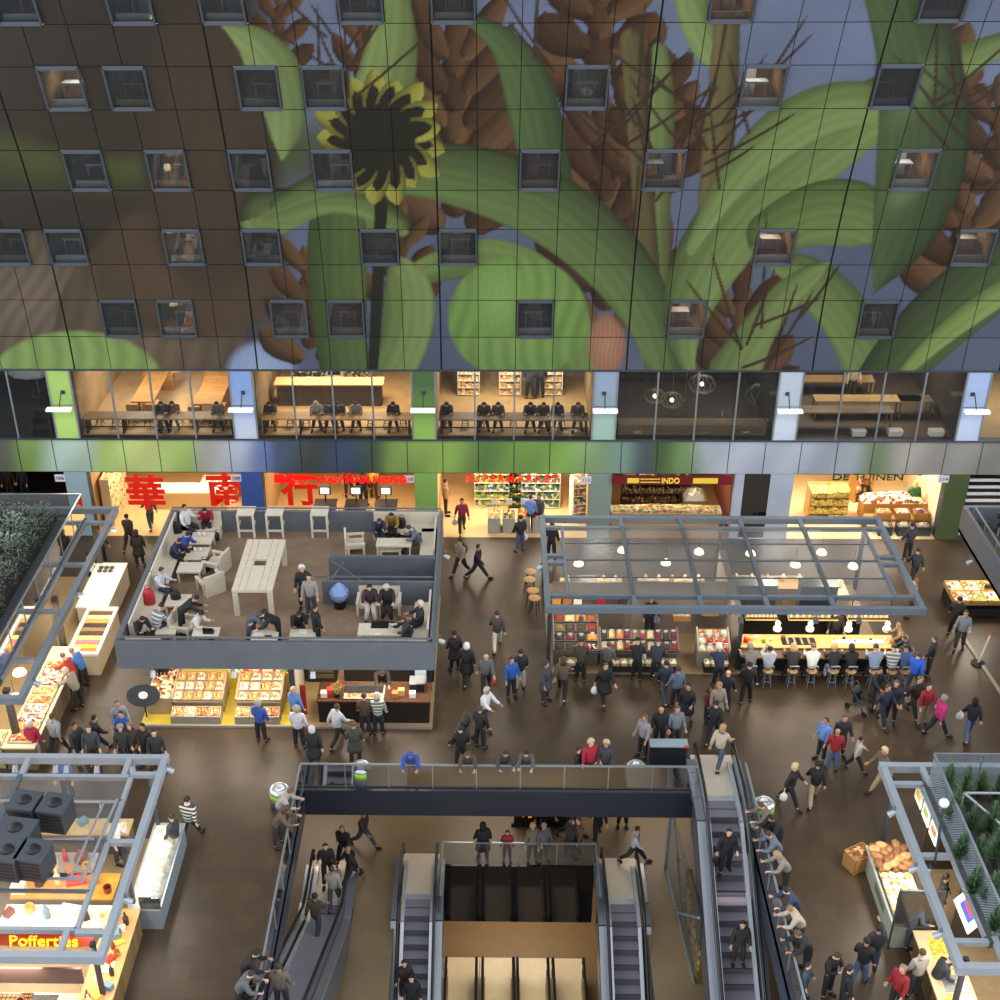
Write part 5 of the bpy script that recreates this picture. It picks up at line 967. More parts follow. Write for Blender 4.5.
# counters of the left stall
R = sroot('floor_left_stall', 'pale floor of the left stall'); MB().box(-24, CY0+.4, 0, -15.9, 45, .04).build('stall_floor', M('#b39a70', .5, var=.06), R)
walls('left_stall', [(-17.6, 39.3, .04, -16.3, 39.4, 2.85), (-18.6, 35, .04, -18.5, 45, 2.85)], M('#8a7a60', .6))
a, b = g(83, 606, 1.0), g(122, 540, 1.0)
t = thing('white_counter', 'bright white counter with open kettle wells at the left stall', 'counter', (-15.35, 43.0, .0)); MB().box(-.75, -1.6, 0, .45, 1.5, .97).build('cabinet', M('#d9cdb4', .5), t); MB().box(-.78, -1.65, .97, .48, 1.55, 1.03).build('countertop', M('#f4ecdc', .35), t)
for i in range(3):
    for j in range(2): MB().lathe([(.1, 0), (.1, .05), (.06, .05)], (-.5+.22*i, .9+.25*j, 1.03), 10).build('kettle_well', M('#6a6458', .3, .5), t)
t = thing('chilled_display', 'white framed display well with coloured tubs at the left stall', 'counter', (-15.05, 39.9, 0)); MB().box(-.55, -1.5, 0, .55, 1.45, .9).build('cabinet', M('#d8c8a8', .5), t)
mb = MB(); mb.box(-.6, -1.55, .9, .6, -1.42, 1.02).box(-.6, 1.37, .9, .6, 1.5, 1.02).box(-.6, -1.42, .9, -.48, 1.37, 1.02).box(.48, -1.42, .9, .6, 1.37, 1.02); mb.build('rim', M('#f2ead8', .4), t)
for k, cc in enumerate(('#c8702c', '#e0a840', '#c86a70', '#e8d070', '#3a2c20', '#8a6a3c', '#2c241c', '#c9923c', '#e8c890', '#5a3c24')): t2 = thing('goods_tub', 'tub of %s goods in the white framed display well, %s row from the near end' % (['orange', 'amber', 'pink', 'yellow', 'black', 'brown', 'dark', 'tan', 'cream', 'chocolate'][k], ['first', 'second', 'third', 'fourth', 'fifth', 'sixth', 'seventh', 'eighth', 'ninth', 'tenth'][k]), 'tub', (-15.05, 39.9-1.27+.27*k, .905)); MB().box(-.45, -.12, 0, .45, .12, .06).build('tub_body', M(cc, .6, var=.25, scale=14), t2)
area('counter_lamp', (-15.2, 43.0, 2.85), .5, 80, '#ffe6bc', sy=3.0); area('counter_lamp', (-15.1, 39.9, 2.85), .4, 70, '#ffe0b0', sy=2.4)
t = thing('deli_counter', 'long delicatessen counter with boarded front at the left edge', 'counter', (-15.75, 35.9, 0)); MB().box(-.5, -2.7, 0, .5, 2.9, .92).build('cabinet', M('#7a6a52', .6, kind='plank', h2='#6b5c46', scale=1.4), t); MB().box(-.55, -2.75, .92, .55, 2.95, .98).build('countertop', M('#e2cda4', .4), t)
for k in range(9): crate('food_tray', 'tray of prepared food on the long delicatessen counter', (-15.75, 33.5+.5*k+.1, .985), .85, .46, .1, M('#cfc2a8'), [GMIX, goods('#e8b060', '#b8703c', '#f0e0b8', '#8a8a4c'), goods('#f0e8d4', '#b8803c', '#7a3a20'), GPACK][k % 4], 0, 'food trays on the delicatessen counter', .12, 'tray')
t = thing('deli_counter', 'short delicatessen counter facing the viewer at the left edge', 'counter', (-17.9, 33.65, 0)); MB().box(-1.9, -.4, 0, 1.55, .4, .92).build('cabinet', M('#a8977a', .6, kind='plank', h2='#97876a', scale=1.4), t); MB().box(-1.95, -.45, .92, 1.6, .45, .98).build('countertop', M('#e2cda4', .4), t)
for k in range(6): crate('food_tray', 'shallow tray of tapas on the short delicatessen counter', (-19.5+.58*k, 33.6, .985), .54, .7, .1, M('#cfc2a8'), [goods('#e8d8b0', '#c9803c', '#8a3020'), GMIX, goods('#f2e2b8', '#6a7a34', '#d8a040')][k % 3], 0, 'tapas trays on the short counter', .12, 'tray')
for k, (x, y) in enumerate(((-16.0, 34.3), (-16.3, 35.7), (-16.9, 33.7), (-17.6, 34.5))):
    t2 = thing('pendant_lamp', ['nearest pendant', 'second pendant along the counter', 'corner pendant', 'inner pendant'][k]+' with a glowing cream bowl shade at the left stall', 'lamp', (x, y, 2.15)); MB().lathe([(.24, 0), (.2, .1), (.06, .2), (.02, .22)], n=14).build('lamp_shade', M('#ffe9c4', .5, emit=2.2), t2, True); MB().bar((0, 0, .2), (0, 0, .8), .015).build('cord', BLACK, t2)
for y in (34, 36, 38): area('deli_lamp', (-16.0, y, 2.8), .5, 62, '#ffdca0', sy=1.5)
area('deli_lamp', (-18, 34.2, 2.8), 1.2, 60, '#ffdca0')
for k, y in enumerate((34.2, 39.5, 44.2)): spot((CX1+.14, y, CZ-.22), ['near', 'middle', 'far'][k]+' floodlight on the outer beam of the left stall', aim=(1, 0, -.7))
# ------------------------------------------------------------------ glazed stall at the bottom left
DX0, DX1, DY0, DY1, DZ = -21, -9.92, 22.75, 30.3, 3.15
t = thing('glazed_stall_roof', 'bottom left glazed roof with cooling units on its glass', 'roof', (-14, 26.5, 0)); c = (-14, 26.5)
i0, j0, i1, j1 = frame(t, c, DX0, DY0, DX1, DY1, DZ, (-11.0, -14.1, -17.3), (DY0+.75, 26.75, DY1-.75), .85)
for x in (-14.1, -17.3): MB().bar((x-c[0], j0-c[1], DZ-.04), (x-c[0], j1-c[1], DZ-.04), .14, .12).build('rafter', M('#5d6770', .45, .3), t)
for y in (24.9, 26.75, 28.4): MB().bar((i0-c[0], y-c[1], DZ-.05), (i1-c[0], y-c[1], DZ-.05), .09, .08).build('purlin', M('#5d6770', .45, .3), t)
xx = [i0, -17.3, -14.1, i1]; yy = [j0, 24.9, 26.75, 28.4, j1]
for a, b in zip(xx, xx[1:]):
    for p, q in zip(yy, yy[1:]): pane(a+.07-c[0], p+.05-c[1], b-.07-c[0], q-.05-c[1], DZ-.05).build('glass_panel', glass('#f4f6f6', .03, .84, .22, .45), t)
for (x, y) in ((-10.3, 26.6), (-10.3, 23.3), (-10.3, 29.8)): MB().box(x-.06-c[0], y-.06-c[1], 0, x+.06-c[0], y+.06-c[1], DZ-.2).build('column', DARKSTEEL, t)
# cooling units on a rail rack
q = g(40, 835, 3.4); t = thing('equipment_rack', 'steel rail rack on the glass carrying the cooling units', 'rack', (q.x, q.y, DZ)); mb = MB()
for z in (.12,): mb.bar((-2.2, -1.5, z), (1.6, -1.5, z), .06).bar((-2.2, 1.5, z), (1.7, 1.5, z), .06).bar((1.6, -1.6, z), (1.75, 1.6, z), .06).bar((1.25, -1.5, z), (1.4, 1.5, z), .05).bar((-2, 0, z), (1.5, 0, z), .06)
for x in (-1.8, -.4, 1.3): mb.bar((x, -1.4, -.05), (x, -1.4, .12), .05).bar((x, 1.4, -.05), (x, 1.4, .12), .05)
mb.build('rails', M('#b4bcc4', .35, .6), t)
UM = M('#353b42', .5, .2, var=.1)
for k, (px, py, w_, l) in enumerate(((27, 812, .75, 'back left dark cooling unit'), (57, 815, .75, 'back right dark cooling unit'), (18, 840, 1.0, 'wide flat topped cooling unit'), (10, 862, .75, 'front left dark cooling unit'), (36, 862, .75, 'front right dark cooling unit'))):
    p = g(px, py, DZ+.5); t = thing('cooling_unit', l+' on the rail rack of the bottom left roof', 'cooling unit', (p.x, p.y, DZ+.15), -.15); w2 = w_/2
    MB().box(-w2, -.38, 0, w2, .38, .8).build('casing', UM, t); MB().lathe([(.2, .815), (.18, .86), (.04, .86)], n=16).build('fan', BLACK, t, True); MB().box(-w2-.02, -.4, .74, w2+.02, .4, .815).build('lid', M('#4a525b', .45, .3), t)
    mb = MB()
    for z in range(5): mb.box(-w2+.08, -.39, .12+.12*z, w2-.08, -.38, .18+.12*z)
    mb.build('grille', BLACK, t)
q = g(60, 900, .9); R = sroot('floor_bottom_left_stall'); MB().box(-21, 22.9, 0, -10.2, 30, .04).build('stall_floor', M('#8d7a5c', .5, var=.1), R)

# chilled counter at the right side
t = thing('fish_counter', 'long chilled glass counter full of ice along the right side of the bottom left stall', 'counter', (-9.95, 28.3, 0)); MB().box(-.45, -1.9, 0, .45, 1.5, .8).build('cabinet', M('#8a96a0', .4, .2), t); MB().box(-.48, -1.95, .8, .48, 1.55, .86).build('rim', M('#c4ccd0', .3, .4), t)
MB().mound(-.42, -1.8, .42, 1.45, .86, .12, 14).build('ice', goods('#f2f0e6', '#e8dcc4', '#d8c0a0', '#c9d4d8', scale=8), t)['kind'] = 'stuff'; mb = MB(); mb.quad((.45, -1.9, .86), (.45, 1.5, .86), (.2, 1.5, 1.3), (.2, -1.9, 1.3)); mb.build('glass_front', glass('#eef4f4', .1, .93), t)
MB().box(-.1, -1.95, .86, .5, -1.9, 1.3).build('end_glass', GB, t)
a = g(140, 960, 1.0)
t = thing('pancake_counter', 'red edged pancake counter round the front corner of the bottom left stall', 'counter', (-10.5, 24.5, 0)); MB().box(-.35, -2.4, 0, .45, 1.7, .95).build('cabinet', M('#8a7448', .5, kind='plank', h2='#6f5c38', scale=1.6), t); MB().box(-.4, -2.45, .95, .5, 1.75, 1.0).build('countertop', M('#d8a268', .4, var=.1, scale=2), t)
t = thing('pancake_counter', 'front counter with baking plates facing the viewer at the bottom left stall', 'counter', (-14.5, 22.9, 0)); MB().box(-6, -.8, 0, 3.6, .35, .95).build('cabinet', M('#8a7448', .5), t); MB().box(-6, -.85, .95, 3.6, .4, 1.0).build('countertop', M('#cbb088', .4), t)
for k, px in enumerate((45, 20)):
    q = g(px, 985-4*k, 1.0); t2 = thing('baking_plate', ['right', 'left'][k]+' black dimpled pancake plate in the front counter', 'hotplate', (q.x, 22.85, 1.0)); MB().box(-.55, -.4, 0, .55, .4, .05).build('plate_frame', CHROME, t2); mb = MB()
    for i in range(9):
        for j in range(6): mb.lathe([(.045, .05), (.05, .06), (.03, .055)], (-.46+.115*i, -.32+.125*j, 0), 8)
    MB().box(-.5, -.37, .05, .5, .37, .054).build('plate', BLACK, t2); mb.build('pancakes', M('#c9782c' if k else '#2c2018', .5), t2)
MISC = [('#e8e2d4', 'white'), ('#c82a1c', 'red'), ('#e0b040', 'yellow'), ('#2c2a28', 'black'), ('#b8793c', 'tan'), ('#6a8a9a', 'grey blue'), ('#f2d8a8', 'cream'), ('#7a3a24', 'brown')]
def clutter(prefix, pts, z, s=1.0):
    for k, (x, y) in enumerate(pts):
        cc, n = MISC[(k*3+len(prefix)) % 8]; sh = k % 4; w = s*rnd.uniform(.09, .16); L_ = ['box', 'pot', 'bottle', 'tray'][sh]
        if sh == 0: mb = MB().box(-w, -w*.7, 0, w, w*.7, w*1.3)
        elif sh == 1: mb = MB().lathe([(w*.7, 0), (w*.8, w*1.4), (w*.7, w*1.4), (w*.6, w*.3)], n=10)
        elif sh == 2: mb = MB().lathe([(w*.45, 0), (w*.5, w*1.5), (w*.2, w*2), (w*.2, w*2.6), (.001, w*2.6)], n=8)
        else: mb = MB().box(-w*1.5, -w, 0, w*1.5, w, w*.4)
        tag(mb.build(L_, M(cc, .45), None, False, (x, y, z), rnd.uniform(0, 3)), '%s %s among the clutter on the %s' % (n, L_, prefix), L_, 'clutter on the '+prefix)
clutter('red edged pancake counter', [(-10.45+rnd.uniform(-.25, .25), 22.6+.22*k) for k in range(16)], 1.0, 1.2); clutter('front counter at the bottom left', [(-15.6+.36*k, 22.75+rnd.uniform(-.3, .2)) for k in range(4, 15)], 1.0, 1.2)
for k, (x, y, w_, d_, cc, l) in enumerate(((g(66, 886, .9).x, g(66, 886, .9).y, 3.0, 1.0, '#e09a3c', 'glowing orange preparation table'), (-17.2, 25.2, 1.8, 1.2, '#b0a48c', 'steel preparation table'), (-12.6, 28.0, 1.6, 1.0, '#9a938a', 'grey kitchen table in the rear half'), (-15.5, 28.2, 2.4, 1.0, '#b8b0a0', 'pale kitchen table in the rear half'), (g(58, 916, .9).x, g(58, 916, .9).y, 3.2, .8, '#e8ddc8', 'white cluttered worktop'), (-14.6, 29.6, 7, .7, '#c4a878', 'rear serving counter with bottles'))):
    t2 = thing('work_table', l+' under the bottom left roof glass', 'table', (x, y, .04)); MB().box(-w_/2, -d_/2, .82, w_/2, d_/2, .88).build('tabletop', M(cc, .4, var=.2, scale=3), t2); MB().box(-w_/2+.05, -d_/2+.05, 0, w_/2-.05, d_/2-.05, .82).build('cabinet', M('#7d7262', .6), t2)
    clutter(l, [(x-w_/2+.2+(w_-.4)*q/5, y+rnd.uniform(-.25, .25)*d_) for q in range(6)], .92, 1.3)
for (x, y, pw) in ((-12.5, 24.3, 150), (-15.5, 24.3, 120), (-13.5, 25.6, 70), (-13, 28.5, 40), (-17, 28.5, 30)): area('kitchen_lamp', (x, y, 2.85), .8, pw, '#ffd79c')
area('fish_lamp', (-10.05, 28.3, 2.8), .3, 60, '#fff0d8', sy=3); area('pancake_lamp', (-10.5, 24.0, 2.8), .4, 75, '#ffd79c', sy=2.4); area('pancake_lamp', (-13.5, 22.6, 2.7), 4, 80, '#ffd79c', sy=.4)
a = wy(8, 943, DY0+.9); b = wy(75, 943, DY0+.9)
t = thing('stall_sign', 'red sign board with glowing yellow lettering under the front of the bottom left roof', 'sign', ((a.x+b.x)/2+.05, DY0+.95, 2.55)); MB().box(-1.3, .02, -.22, 1.3, .08, .22).build('board', M('#a83226', .5), t); text('lettering', 'Poffertjes', (0, -.02, 0), .44, M('#ffb020', .4, emit=1.6), '', 1.8, t, rx=PI/2-.35)
t = thing('menu_board', 'grey drop panel hanging under the front beam of the bottom left stall', 'sign', (g(40, 966, 2.6).x, DY0-.02, 2.35)); MB().box(-1.1, -.03, -.25, 1.1, .03, .3).build('board', M('#6a5248', .5), t)
for k, (px, py) in enumerate(((8, 770), (50, 768), (60, 770), (92, 768), (128, 769))): p = g(px, py, 3); spot((p.x, DY1+.02, DZ-.44), ['first', 'second', 'third', 'fourth', 'fifth'][k]+' floodlight from the left under the rear beam of the bottom left roof')
for y in (24.8, 30.0): spot((DX1+.14, y, DZ-.2), 'floodlight on the right beam of the bottom left roof, %s one' % ('nearer' if y < 26 else 'further'), aim=(1, 0, -.7))
spot((-12.9, DY0-.08, DZ-.44), 'floodlight under the front beam of the bottom left roof')
# ------------------------------------------------------------------ planted stall at the bottom right
EX0, EX1, EY0, EY1, EZ = 11.85, 23, 22.7, 30.2, 3.15
t = thing('planted_stall_roof', 'bottom right stall roof with mesh railing and young conifers', 'roof', (16, 26.5, 0)); c = (16, 26.5)
frame(t, c, EX0, EY0, EX1, EY1, EZ, (13.0, 16.4), (EY0+.8, 26.5, EY1-.8), .95)
MB().box(EX0+.95-c[0], EY0+.75-c[1], EZ-.24, EX1-c[0], EY1-.75-c[1], EZ-.02).build('roof_deck', M('#4a4d4e', .7, var=.15), t); MB().box(EX0+1.9-c[0], EY0+1.4-c[1], EZ-.02, EX1-c[0], EY1-1.3-c[1], EZ+.25).build('planting_bed', M('#35322b', .9, var=.35, scale=3), t)
for (x, y) in ((EX0+.3, 26.3), (EX0+.3, 29.8), (EX0+.3, 23.1)): MB().box(x-.06-c[0], y-.06-c[1], 0, x+.06-c[0], y+.06-c[1], EZ-.2).build('column', DARKSTEEL, t)
mm = bpy.data.materials.new('perforated_metal'); mm.use_nodes = True; nt = mm.node_tree; b = nt.nodes['Principled BSDF']; b.inputs['Base Color'].default_value = lin('#8b98a3'); b.inputs['Roughness'].default_value = .5
ck = nt.nodes.new('ShaderNodeTexChecker'); ck.inputs['Scale'].default_value = 22; tcc = nt.nodes.new('ShaderNodeTexCoord'); nt.links.new(tcc.outputs['Object'], ck.inputs['Vector']); mr = nt.nodes.new('ShaderNodeMapRange'); mr.inputs[3].default_value = .15; mr.inputs[4].default_value = .85; nt.links.new(ck.outputs['Fac'], mr.inputs[0]); nt.links.new(mr.outputs[0], b.inputs['Alpha'])
balustrade('mesh_railing', 'perforated mesh railing round the conifers on the bottom right roof', [(EX1, EY1-.8, EZ), (EX0+1.1, EY1-.8, EZ), (EX0+1.1, EY0+.9, EZ), (EX1, EY0+.9, EZ)], 1.1, True, 0, mm)
def conifer(h):
    t = thing('conifer', 'x', 'plant'); mb = MB()
    for k in range(260):
        z = h*rnd.random()**1.3; r_ = .34*h*(1-z/h)+.05; a = rnd.uniform(0, 6.28); d = Vector((math.cos(a)*r_, math.sin(a)*r_, .18+.2*rnd.random())); b = Vector((0, 0, z)); s = d.cross(Vector((0, 0, 1))).normalized()*.035
        mb.add([b-s, b+s, b+d], [(0, 1, 2)])
    mb.build('foliage', M('#5f8058', .6, var=.2, scale=3), t); MB().tube([(0, 0, 0), (0, 0, h)], [.03, .008], 5).build('trunk', M('#3c3022'), t)
    return t
CS = [Stamp(conifer(h)) for h in (.9, 1.1, .75)]
cp = [(942, 792), (958, 800), (975, 795), (992, 800), (948, 822), (966, 830), (985, 832), (1005, 822), (955, 858), (972, 865), (992, 858), (968, 893), (984, 903), (1002, 890), (990, 930), (1004, 940), (1020, 900), (1022, 850)]
for k, (px, py) in enumerate(cp): p = g(px, py, EZ+.25); CS[k % 3].put((p.x+.1, p.y, EZ+.22), k, 'young green conifer in the bed behind the mesh railing', 'conifers on the bottom right roof')
q = g(1000, 820, EZ+.3); t = thing('hatch_frame', 'white tubular frame standing among the conifers', 'frame', (q.x, q.y, EZ+.25)); mb = MB(); mb.bar((-.9, .6, .5), (.8, .6, .5), .05).bar((-.9, .6, .5), (.2, -1.6, .5), .05).bar((-.9, .6, 0), (-.9, .6, .5), .05).bar((.2, -1.6, 0), (.2, -1.6, .5), .05); mb.build('tubes', M('#c4ccd0', .4, .3), t)
q = g(928, 858, EZ); t = thing('light_pole', 'slender dark pole with a white globe head at the mesh railing', 'lamp', (EX0+.45, q.y, EZ-.2)); tp = wy(944, 803, q.y+.3)-Vector((EX0+.45, q.y, EZ-.2)); MB().tube([(0, 0, 0), tp], .035, 6).build('pole', DARKSTEEL, t); MB().ball(tp, .14, 12).build('globe', M('#dfe4e8', .3), t, True)
# bread and cheese counter, bakery counter
R = sroot('floor_bottom_right_stall'); MB().box(EX0+.1, 22.8, 0, EX1, 29.7, .04).build('stall_floor', M('#8d7a5c', .5, var=.1), R)
walls('bottom_right_stall', [(EX0+1.2, 29.0, .04, EX1, 29.15, 2.6), (EX0+1.3, 26.2, .04, EX1, 26.3, 2.6)], M('#3a2f24', .6))
t = thing('chilled_display', 'grey fronted chilled counter heaped with cheeses beside the aisle', 'counter', (11.85, 27.6, 0)); MB().box(-.4, -1.6, 0, .6, 1.5, .8).build('cabinet', M('#9aa094', .45), t); MB().box(-.45, -1.65, .8, .62, 1.55, .85).build('rim', M('#d8d4c8', .3), t)
mb = MB(); mb.quad((-.42, -1.6, .85), (-.42, .6, .85), (-.4, .6, 1.02), (-.4, -1.6, 1.02)); mb.build('glass_front', glass('#f6f8f8', .01, .97), t); MB().box(-.405, -.6, .3, -.4, .4, .55).build('emblem_panel', M('#5d6a58'), t)
LO = [M('#8f6238', .6, var=.2, scale=9), M('#b58c58', .6, var=.2, scale=9), M('#754a28', .6, var=.2, scale=9)]; CHS = [M('#f0dfae', .5), M('#f6eedb', .5), M('#e6c878', .5)]
lm = [MB().lathe([(.02, 0), (.12, .01), (.15, .06), (.12, .12), (.03, .14)], n=10).mesh('bread_loaf', m, True) for m in LO]; cm = [MB().lathe([(.1, 0), (.11, .01), (.11, .08), (.1, .09), (.001, .09)], n=10).mesh('cheese', m, False) for m in CHS]
for k in range(34):
    i, j = k % 5, k//5; o = bpy.data.objects.new('bread_loaf', lm[k % 3]); COL.objects.link(o); o.location = (11.58+.21*i+rnd.uniform(-.04, .04), 28.12+.15*j+rnd.uniform(-.03, .03), .86+.09*(k % 2)); o.rotation_euler = (rnd.uniform(-.3, .3), rnd.uniform(-.3, .3), k); o.scale = (1+.4*(k % 2), 1, 1); tag(o, 'crusty brown loaf heaped at the far end of the cheese counter', 'bread', 'loaves on the cheese counter')
for k in range(36):
    i, j = k % 4, k//4; o = bpy.data.objects.new('cheese', cm[k % 3]); COL.objects.link(o); o.location = (11.62+.22*i, 26.15+.21*j, .855+.07*rnd.random()); o.rotation_euler = (rnd.uniform(-.2, .2), rnd.uniform(-.2, .2), k); tag(o, 'pale round cheese in the chilled counter beside the aisle', 'cheese', 'cheeses in the chilled counter')
p = g(860, 836, 0); t = crate('wooden_crate', 'small wooden crate of brown loaves on the floor at the end of the cheese counter', (11.25, 29.15, .0), .75, .55, .6, M('#a87c48'), goods('#8a5a2c', '#c9a06a', '#5f3c1c', scale=9), .5, None, .1)
t = thing('glass_screen', 'dark edged glass screen between cheese counter and cooked food counter', 'screen', (11.9, 25.95, 0)); MB().box(-.55, -.02, .8, .7, .02, 2.3).build('glass_panel', GB, t); mb = MB(); mb.bar((-.55, 0, 0), (-.55, 0, 2.3), .05).bar((.7, 0, 0), (.7, 0, 2.3), .05).bar((-.55, 0, 2.3), (.7, 0, 2.3), .05); mb.build('frame', DARKSTEEL, t)
t = thing('food_counter', 'long lit timber counter with steel food wells at the bottom right', 'counter', (12.35, 23.6, 0)); MB().box(-.4, -2.6, 0, .5, 2.1, .93).build('cabinet', M('#6b5230', .5), t); MB().box(-.5, -2.65, .93, .55, 2.15, .99).build('countertop', M('#d0b68c', .4), t)
for k in range(5): MB().box(-.2, 1.3-.62*k, .99, .45, 1.85-.62*k, 1.01).build('food_well', [goods('#e8b82c', '#f0d060', '#c9902c'), goods('#e8b82c', '#f2dc80'), CHROME, CHROME, M('#d8ccb4', .3, .3)][k], t)
clutter('long lit food counter', [(12.25+rnd.uniform(-.3, .3), 21.4+.28*k) for k in range(8)], .99, 1.2)
t = thing('food_counter', 'front counter with round dishes at the bottom right corner', 'counter', (15.6, 22.6, 0)); MB().box(-2.6, -.4, 0, 4, .5, .93).build('cabinet', M('#6b5230', .5), t); MB().box(-2.65, -.45, .93, 4, .55, .99).build('countertop', M('#d8b880', .4), t)
for k in range(6): q = Vector((13.5+.62*k, 22.6, .99)); t2 = thing('round_dish', ['first', 'second', 'third', 'fourth', 'fifth', 'sixth'][k]+' from the left of the round dishes on the bottom right counter', 'dish', q); MB().lathe([(.2, 0), (.27, .06), (.24, .06), (.18, .03)], n=16).build('bowl', M('#26221e' if k % 2 else '#e6dcc8', .4), t2, True); MB().lathe([(.22, .04), (.1, .09), (.01, .1)], n=12).build('food', M(['#c9802c', '#e0b848', '#7a9a3c'][k % 3], .6, var=.3, scale=18), t2)
t = thing('hanging_banner', 'slanted white banner with a blue and red emblem under the bottom right beam', 'sign', (13.1, 25.4, 2.2)); MB().box(-.02, -.6, -.35, .02, .6, .35).build('board', M('#d8d8d8', .5), t); mb = MB().box(-.03, -.35, -.2, -.02, .35, .2); mb.build('emblem', M('#2a4aa8', .5), t); MB().box(-.04, -.25, -.05, -.03, .25, .08).build('emblem_stripe', M('#c83030', .5), t); t.rotation_euler.y = .6
text('wall_lettering', 'BY RACE', (13.9, 26.05, 2.0), .3, M('#c9c2b4', .5), 'pale lettering on the dark inner wall of the bottom right stall', 1.3)
for k in range(3): t = thing('menu_card', ['far', 'middle', 'near'][k]+' white menu card hanging along the mesh railing side of the bottom right stall', 'sign', (EX0+.98, 29.5-.75*k, 2.55)); MB().box(-.02, -.3, -.3, .02, .3, .3).build('card', M('#e2e4e2', .5), t); MB().box(-.03, -.2, -.1, -.02, .2, .12).build('picture', [M('#d8b040'), M('#7a9a4a'), M('#c9603c')][k], t)
area('cheese_lamp', (12.0, 27.6, 2.85), .35, 130, '#ffe4b0', sy=3.2); area('food_lamp', (12.4, 23.8, 2.85), .35, 85, '#ffdca0', sy=3.6); area('food_lamp', (15.5, 22.7, 2.8), 3, 90, '#ffdca0', sy=.4); area('food_lamp', (14, 24.8, 2.7), 1.2, 30, '#ffd79c')
for k, (y, l) in enumerate(((28.4, 'far'), (26.2, 'middle'), (23.9, 'near'))): spot((EX0-.14, y, EZ-.2), l+' floodlight on the aisle beam of the bottom right stall', aim=(-1, 0, -.7))
# ------------------------------------------------------------------ terrace stall at the right edge
FX0, FY0, FY1 = 18.5, 36.0, 44.35
t = thing('roof_terrace', 'right edge terrace with a tall plain grey parapet', 'terrace', (21, 41, 0)); cx, cy = 21, 41
rel(FX0, FY0, 2.85, 27, FY1, 3.0).build('deck', M('#5d5247', .7, var=.1), t); rel(FX0, FY0, 2.85, FX0+.14, FY1, 4.0).build('parapet', M('#5f6670', .5, .15, var=.06), t); rel(FX0+.14, FY1-.14, 2.85, 27, FY1, 4.0).build('parapet', TD, t)
mb = MB(); mb.bar((FX0+.35-cx, FY0-cy, 4.1), (FX0+.35-cx, FY1-.3-cy, 4.1), .06); 
for k in range(7): mb.bar((FX0+.35-cx, FY0+.3+k*1.3-cy, 3.0), (FX0+.35-cx, FY0+.3+k*1.3-cy, 4.1), .04)
mb.build('handrail', STEEL, t)
for y in (37.5, 41, 43.9): rel(20.3, y-.1, 0, 20.5, y+.1, 2.85).build('column', DARKSTEEL, t)
t = thing('poster', 'white printed poster on the grey parapet of the right terrace', 'poster', (FX0-.02, 38.6, 3.45)); MB().box(-.015, -.35, -.4, .01, .35, .4).build('sheet', M('#d8dade', .5, var=.1, scale=9), t)
p = g(990, 520, 3.7); t = gtable('terrace_table', 'pale table at the dark bench on the right terrace', (20.2, 43.0), .9, 1.6, .72, M('#b0aca4', .6), 0, .06, 3.0); t2 = thing('terrace_bench', 'dark bench along the grey parapet of the right terrace', 'bench', (19.25, 42.4, 3.0)); MB().box(-.22, -1.6, .38, .22, 1.6, .45).build('seat', M('#4a3d30', .6), t2)
for s in (-1, 1): MB().box(-.2, s*1.4-.04, 0, .2, s*1.4+.04, .38).build('leg', M('#3a3026'), t2)
t = thing('market_table', 'open timber produce table under the right terrace', 'table', (g(981, 590, .9).x-.1, g(981, 590, .9).y, 0)); MB().box(-1.15, -.75, .68, 1.4, .75, .74).build('tabletop', M('#b08a54', .5), t)
for sx in (-1.05, 1.3):
    for sy in (-.65, .65): MB().box(sx-.05, sy-.05, 0, sx+.05, sy+.05, .68).build('leg', M('#2c2824'), t)
MB().box(-1.1, -.7, .1, 1.35, .7, .45).build('lower_shelf', M('#1f1c19'), t); tx, ty = t.location.x, t.location.y
for i in range(4):
    for j in range(2): crate('produce_box', 'box of bright produce on the timber table under the right terrace', (tx-.83+.63*i, ty-.37+.74*j, .745), .6, .7, .14, M('#c09a5c'), [goods('#d8402c', '#e8b83c', '#5a8a3a', '#f0e8d8', scale=10), goods('#4a6a2c', '#c9302c', '#f2ead8', '#d8a03c', scale=10), goods('#f0ead8', '#8a2c24', '#3a3428', '#e0c060', scale=10)][(i+j*2) % 3], 0, 'produce boxes on the right table', .1, 'box')
area('produce_lamp', (tx+.2, ty, 2.6), .8, 130, '#ffe0ac'); area('aisle_lamp', (17.6, 38.0, 2.9), .3, 25, '#ffd79c')
R = sroot('trim_kerb_right', 'pale floor kerb of the stall under the right terrace'); MB().bar((18.15, 41.9, .03), (18.9, 32.5, .03), .14, .06).build('kerb', M('#8c8474', .5), R)
t = thing('dark_counter', 'plain dark counter block under the right terrace near the sign', 'counter', (20.6, 36.2, 0)); MB().box(-1.3, -1.5, 0, 1.5, 1.3, .95).build('body', M('#3a3632', .5, var=.1), t); MB().box(-1.35, -1.55, .95, 1.5, 1.35, 1.0).build('countertop', M('#4f4a44', .4), t)
p = g(978, 664, 0); t = thing('barrier_post', 'pale slanted barrier post on a round black base at the right edge', 'post', (p.x, p.y, 0)); MB().lathe([(.26, 0), (.26, .05), (.08, .09)], n=14).build('base', BLACK, t, True); MB().tube([(0, 0, .05), (.25, .1, 1.25)], .035, 8).build('pole', M('#d8ccb0', .5), t); MB().ball((.25, .1, 1.28), .05).build('cap', M('#c83020'), t)
p = g(985, 608, 0); t = thing('card_stand', 'small dark card stand before the produce table', 'stand', (p.x, p.y, 0)); MB().tube([(0, 0, 0), (0, 0, 1.0)], .02, 6).build('pole', M('#9a8f7c'), t); MB().box(-.2, -.02, .95, .2, .06, 1.1).build('card', BLACK, t); MB().lathe([(.18, 0), (.18, .03), (.03, .04)], n=12).build('base', BLACK, t)
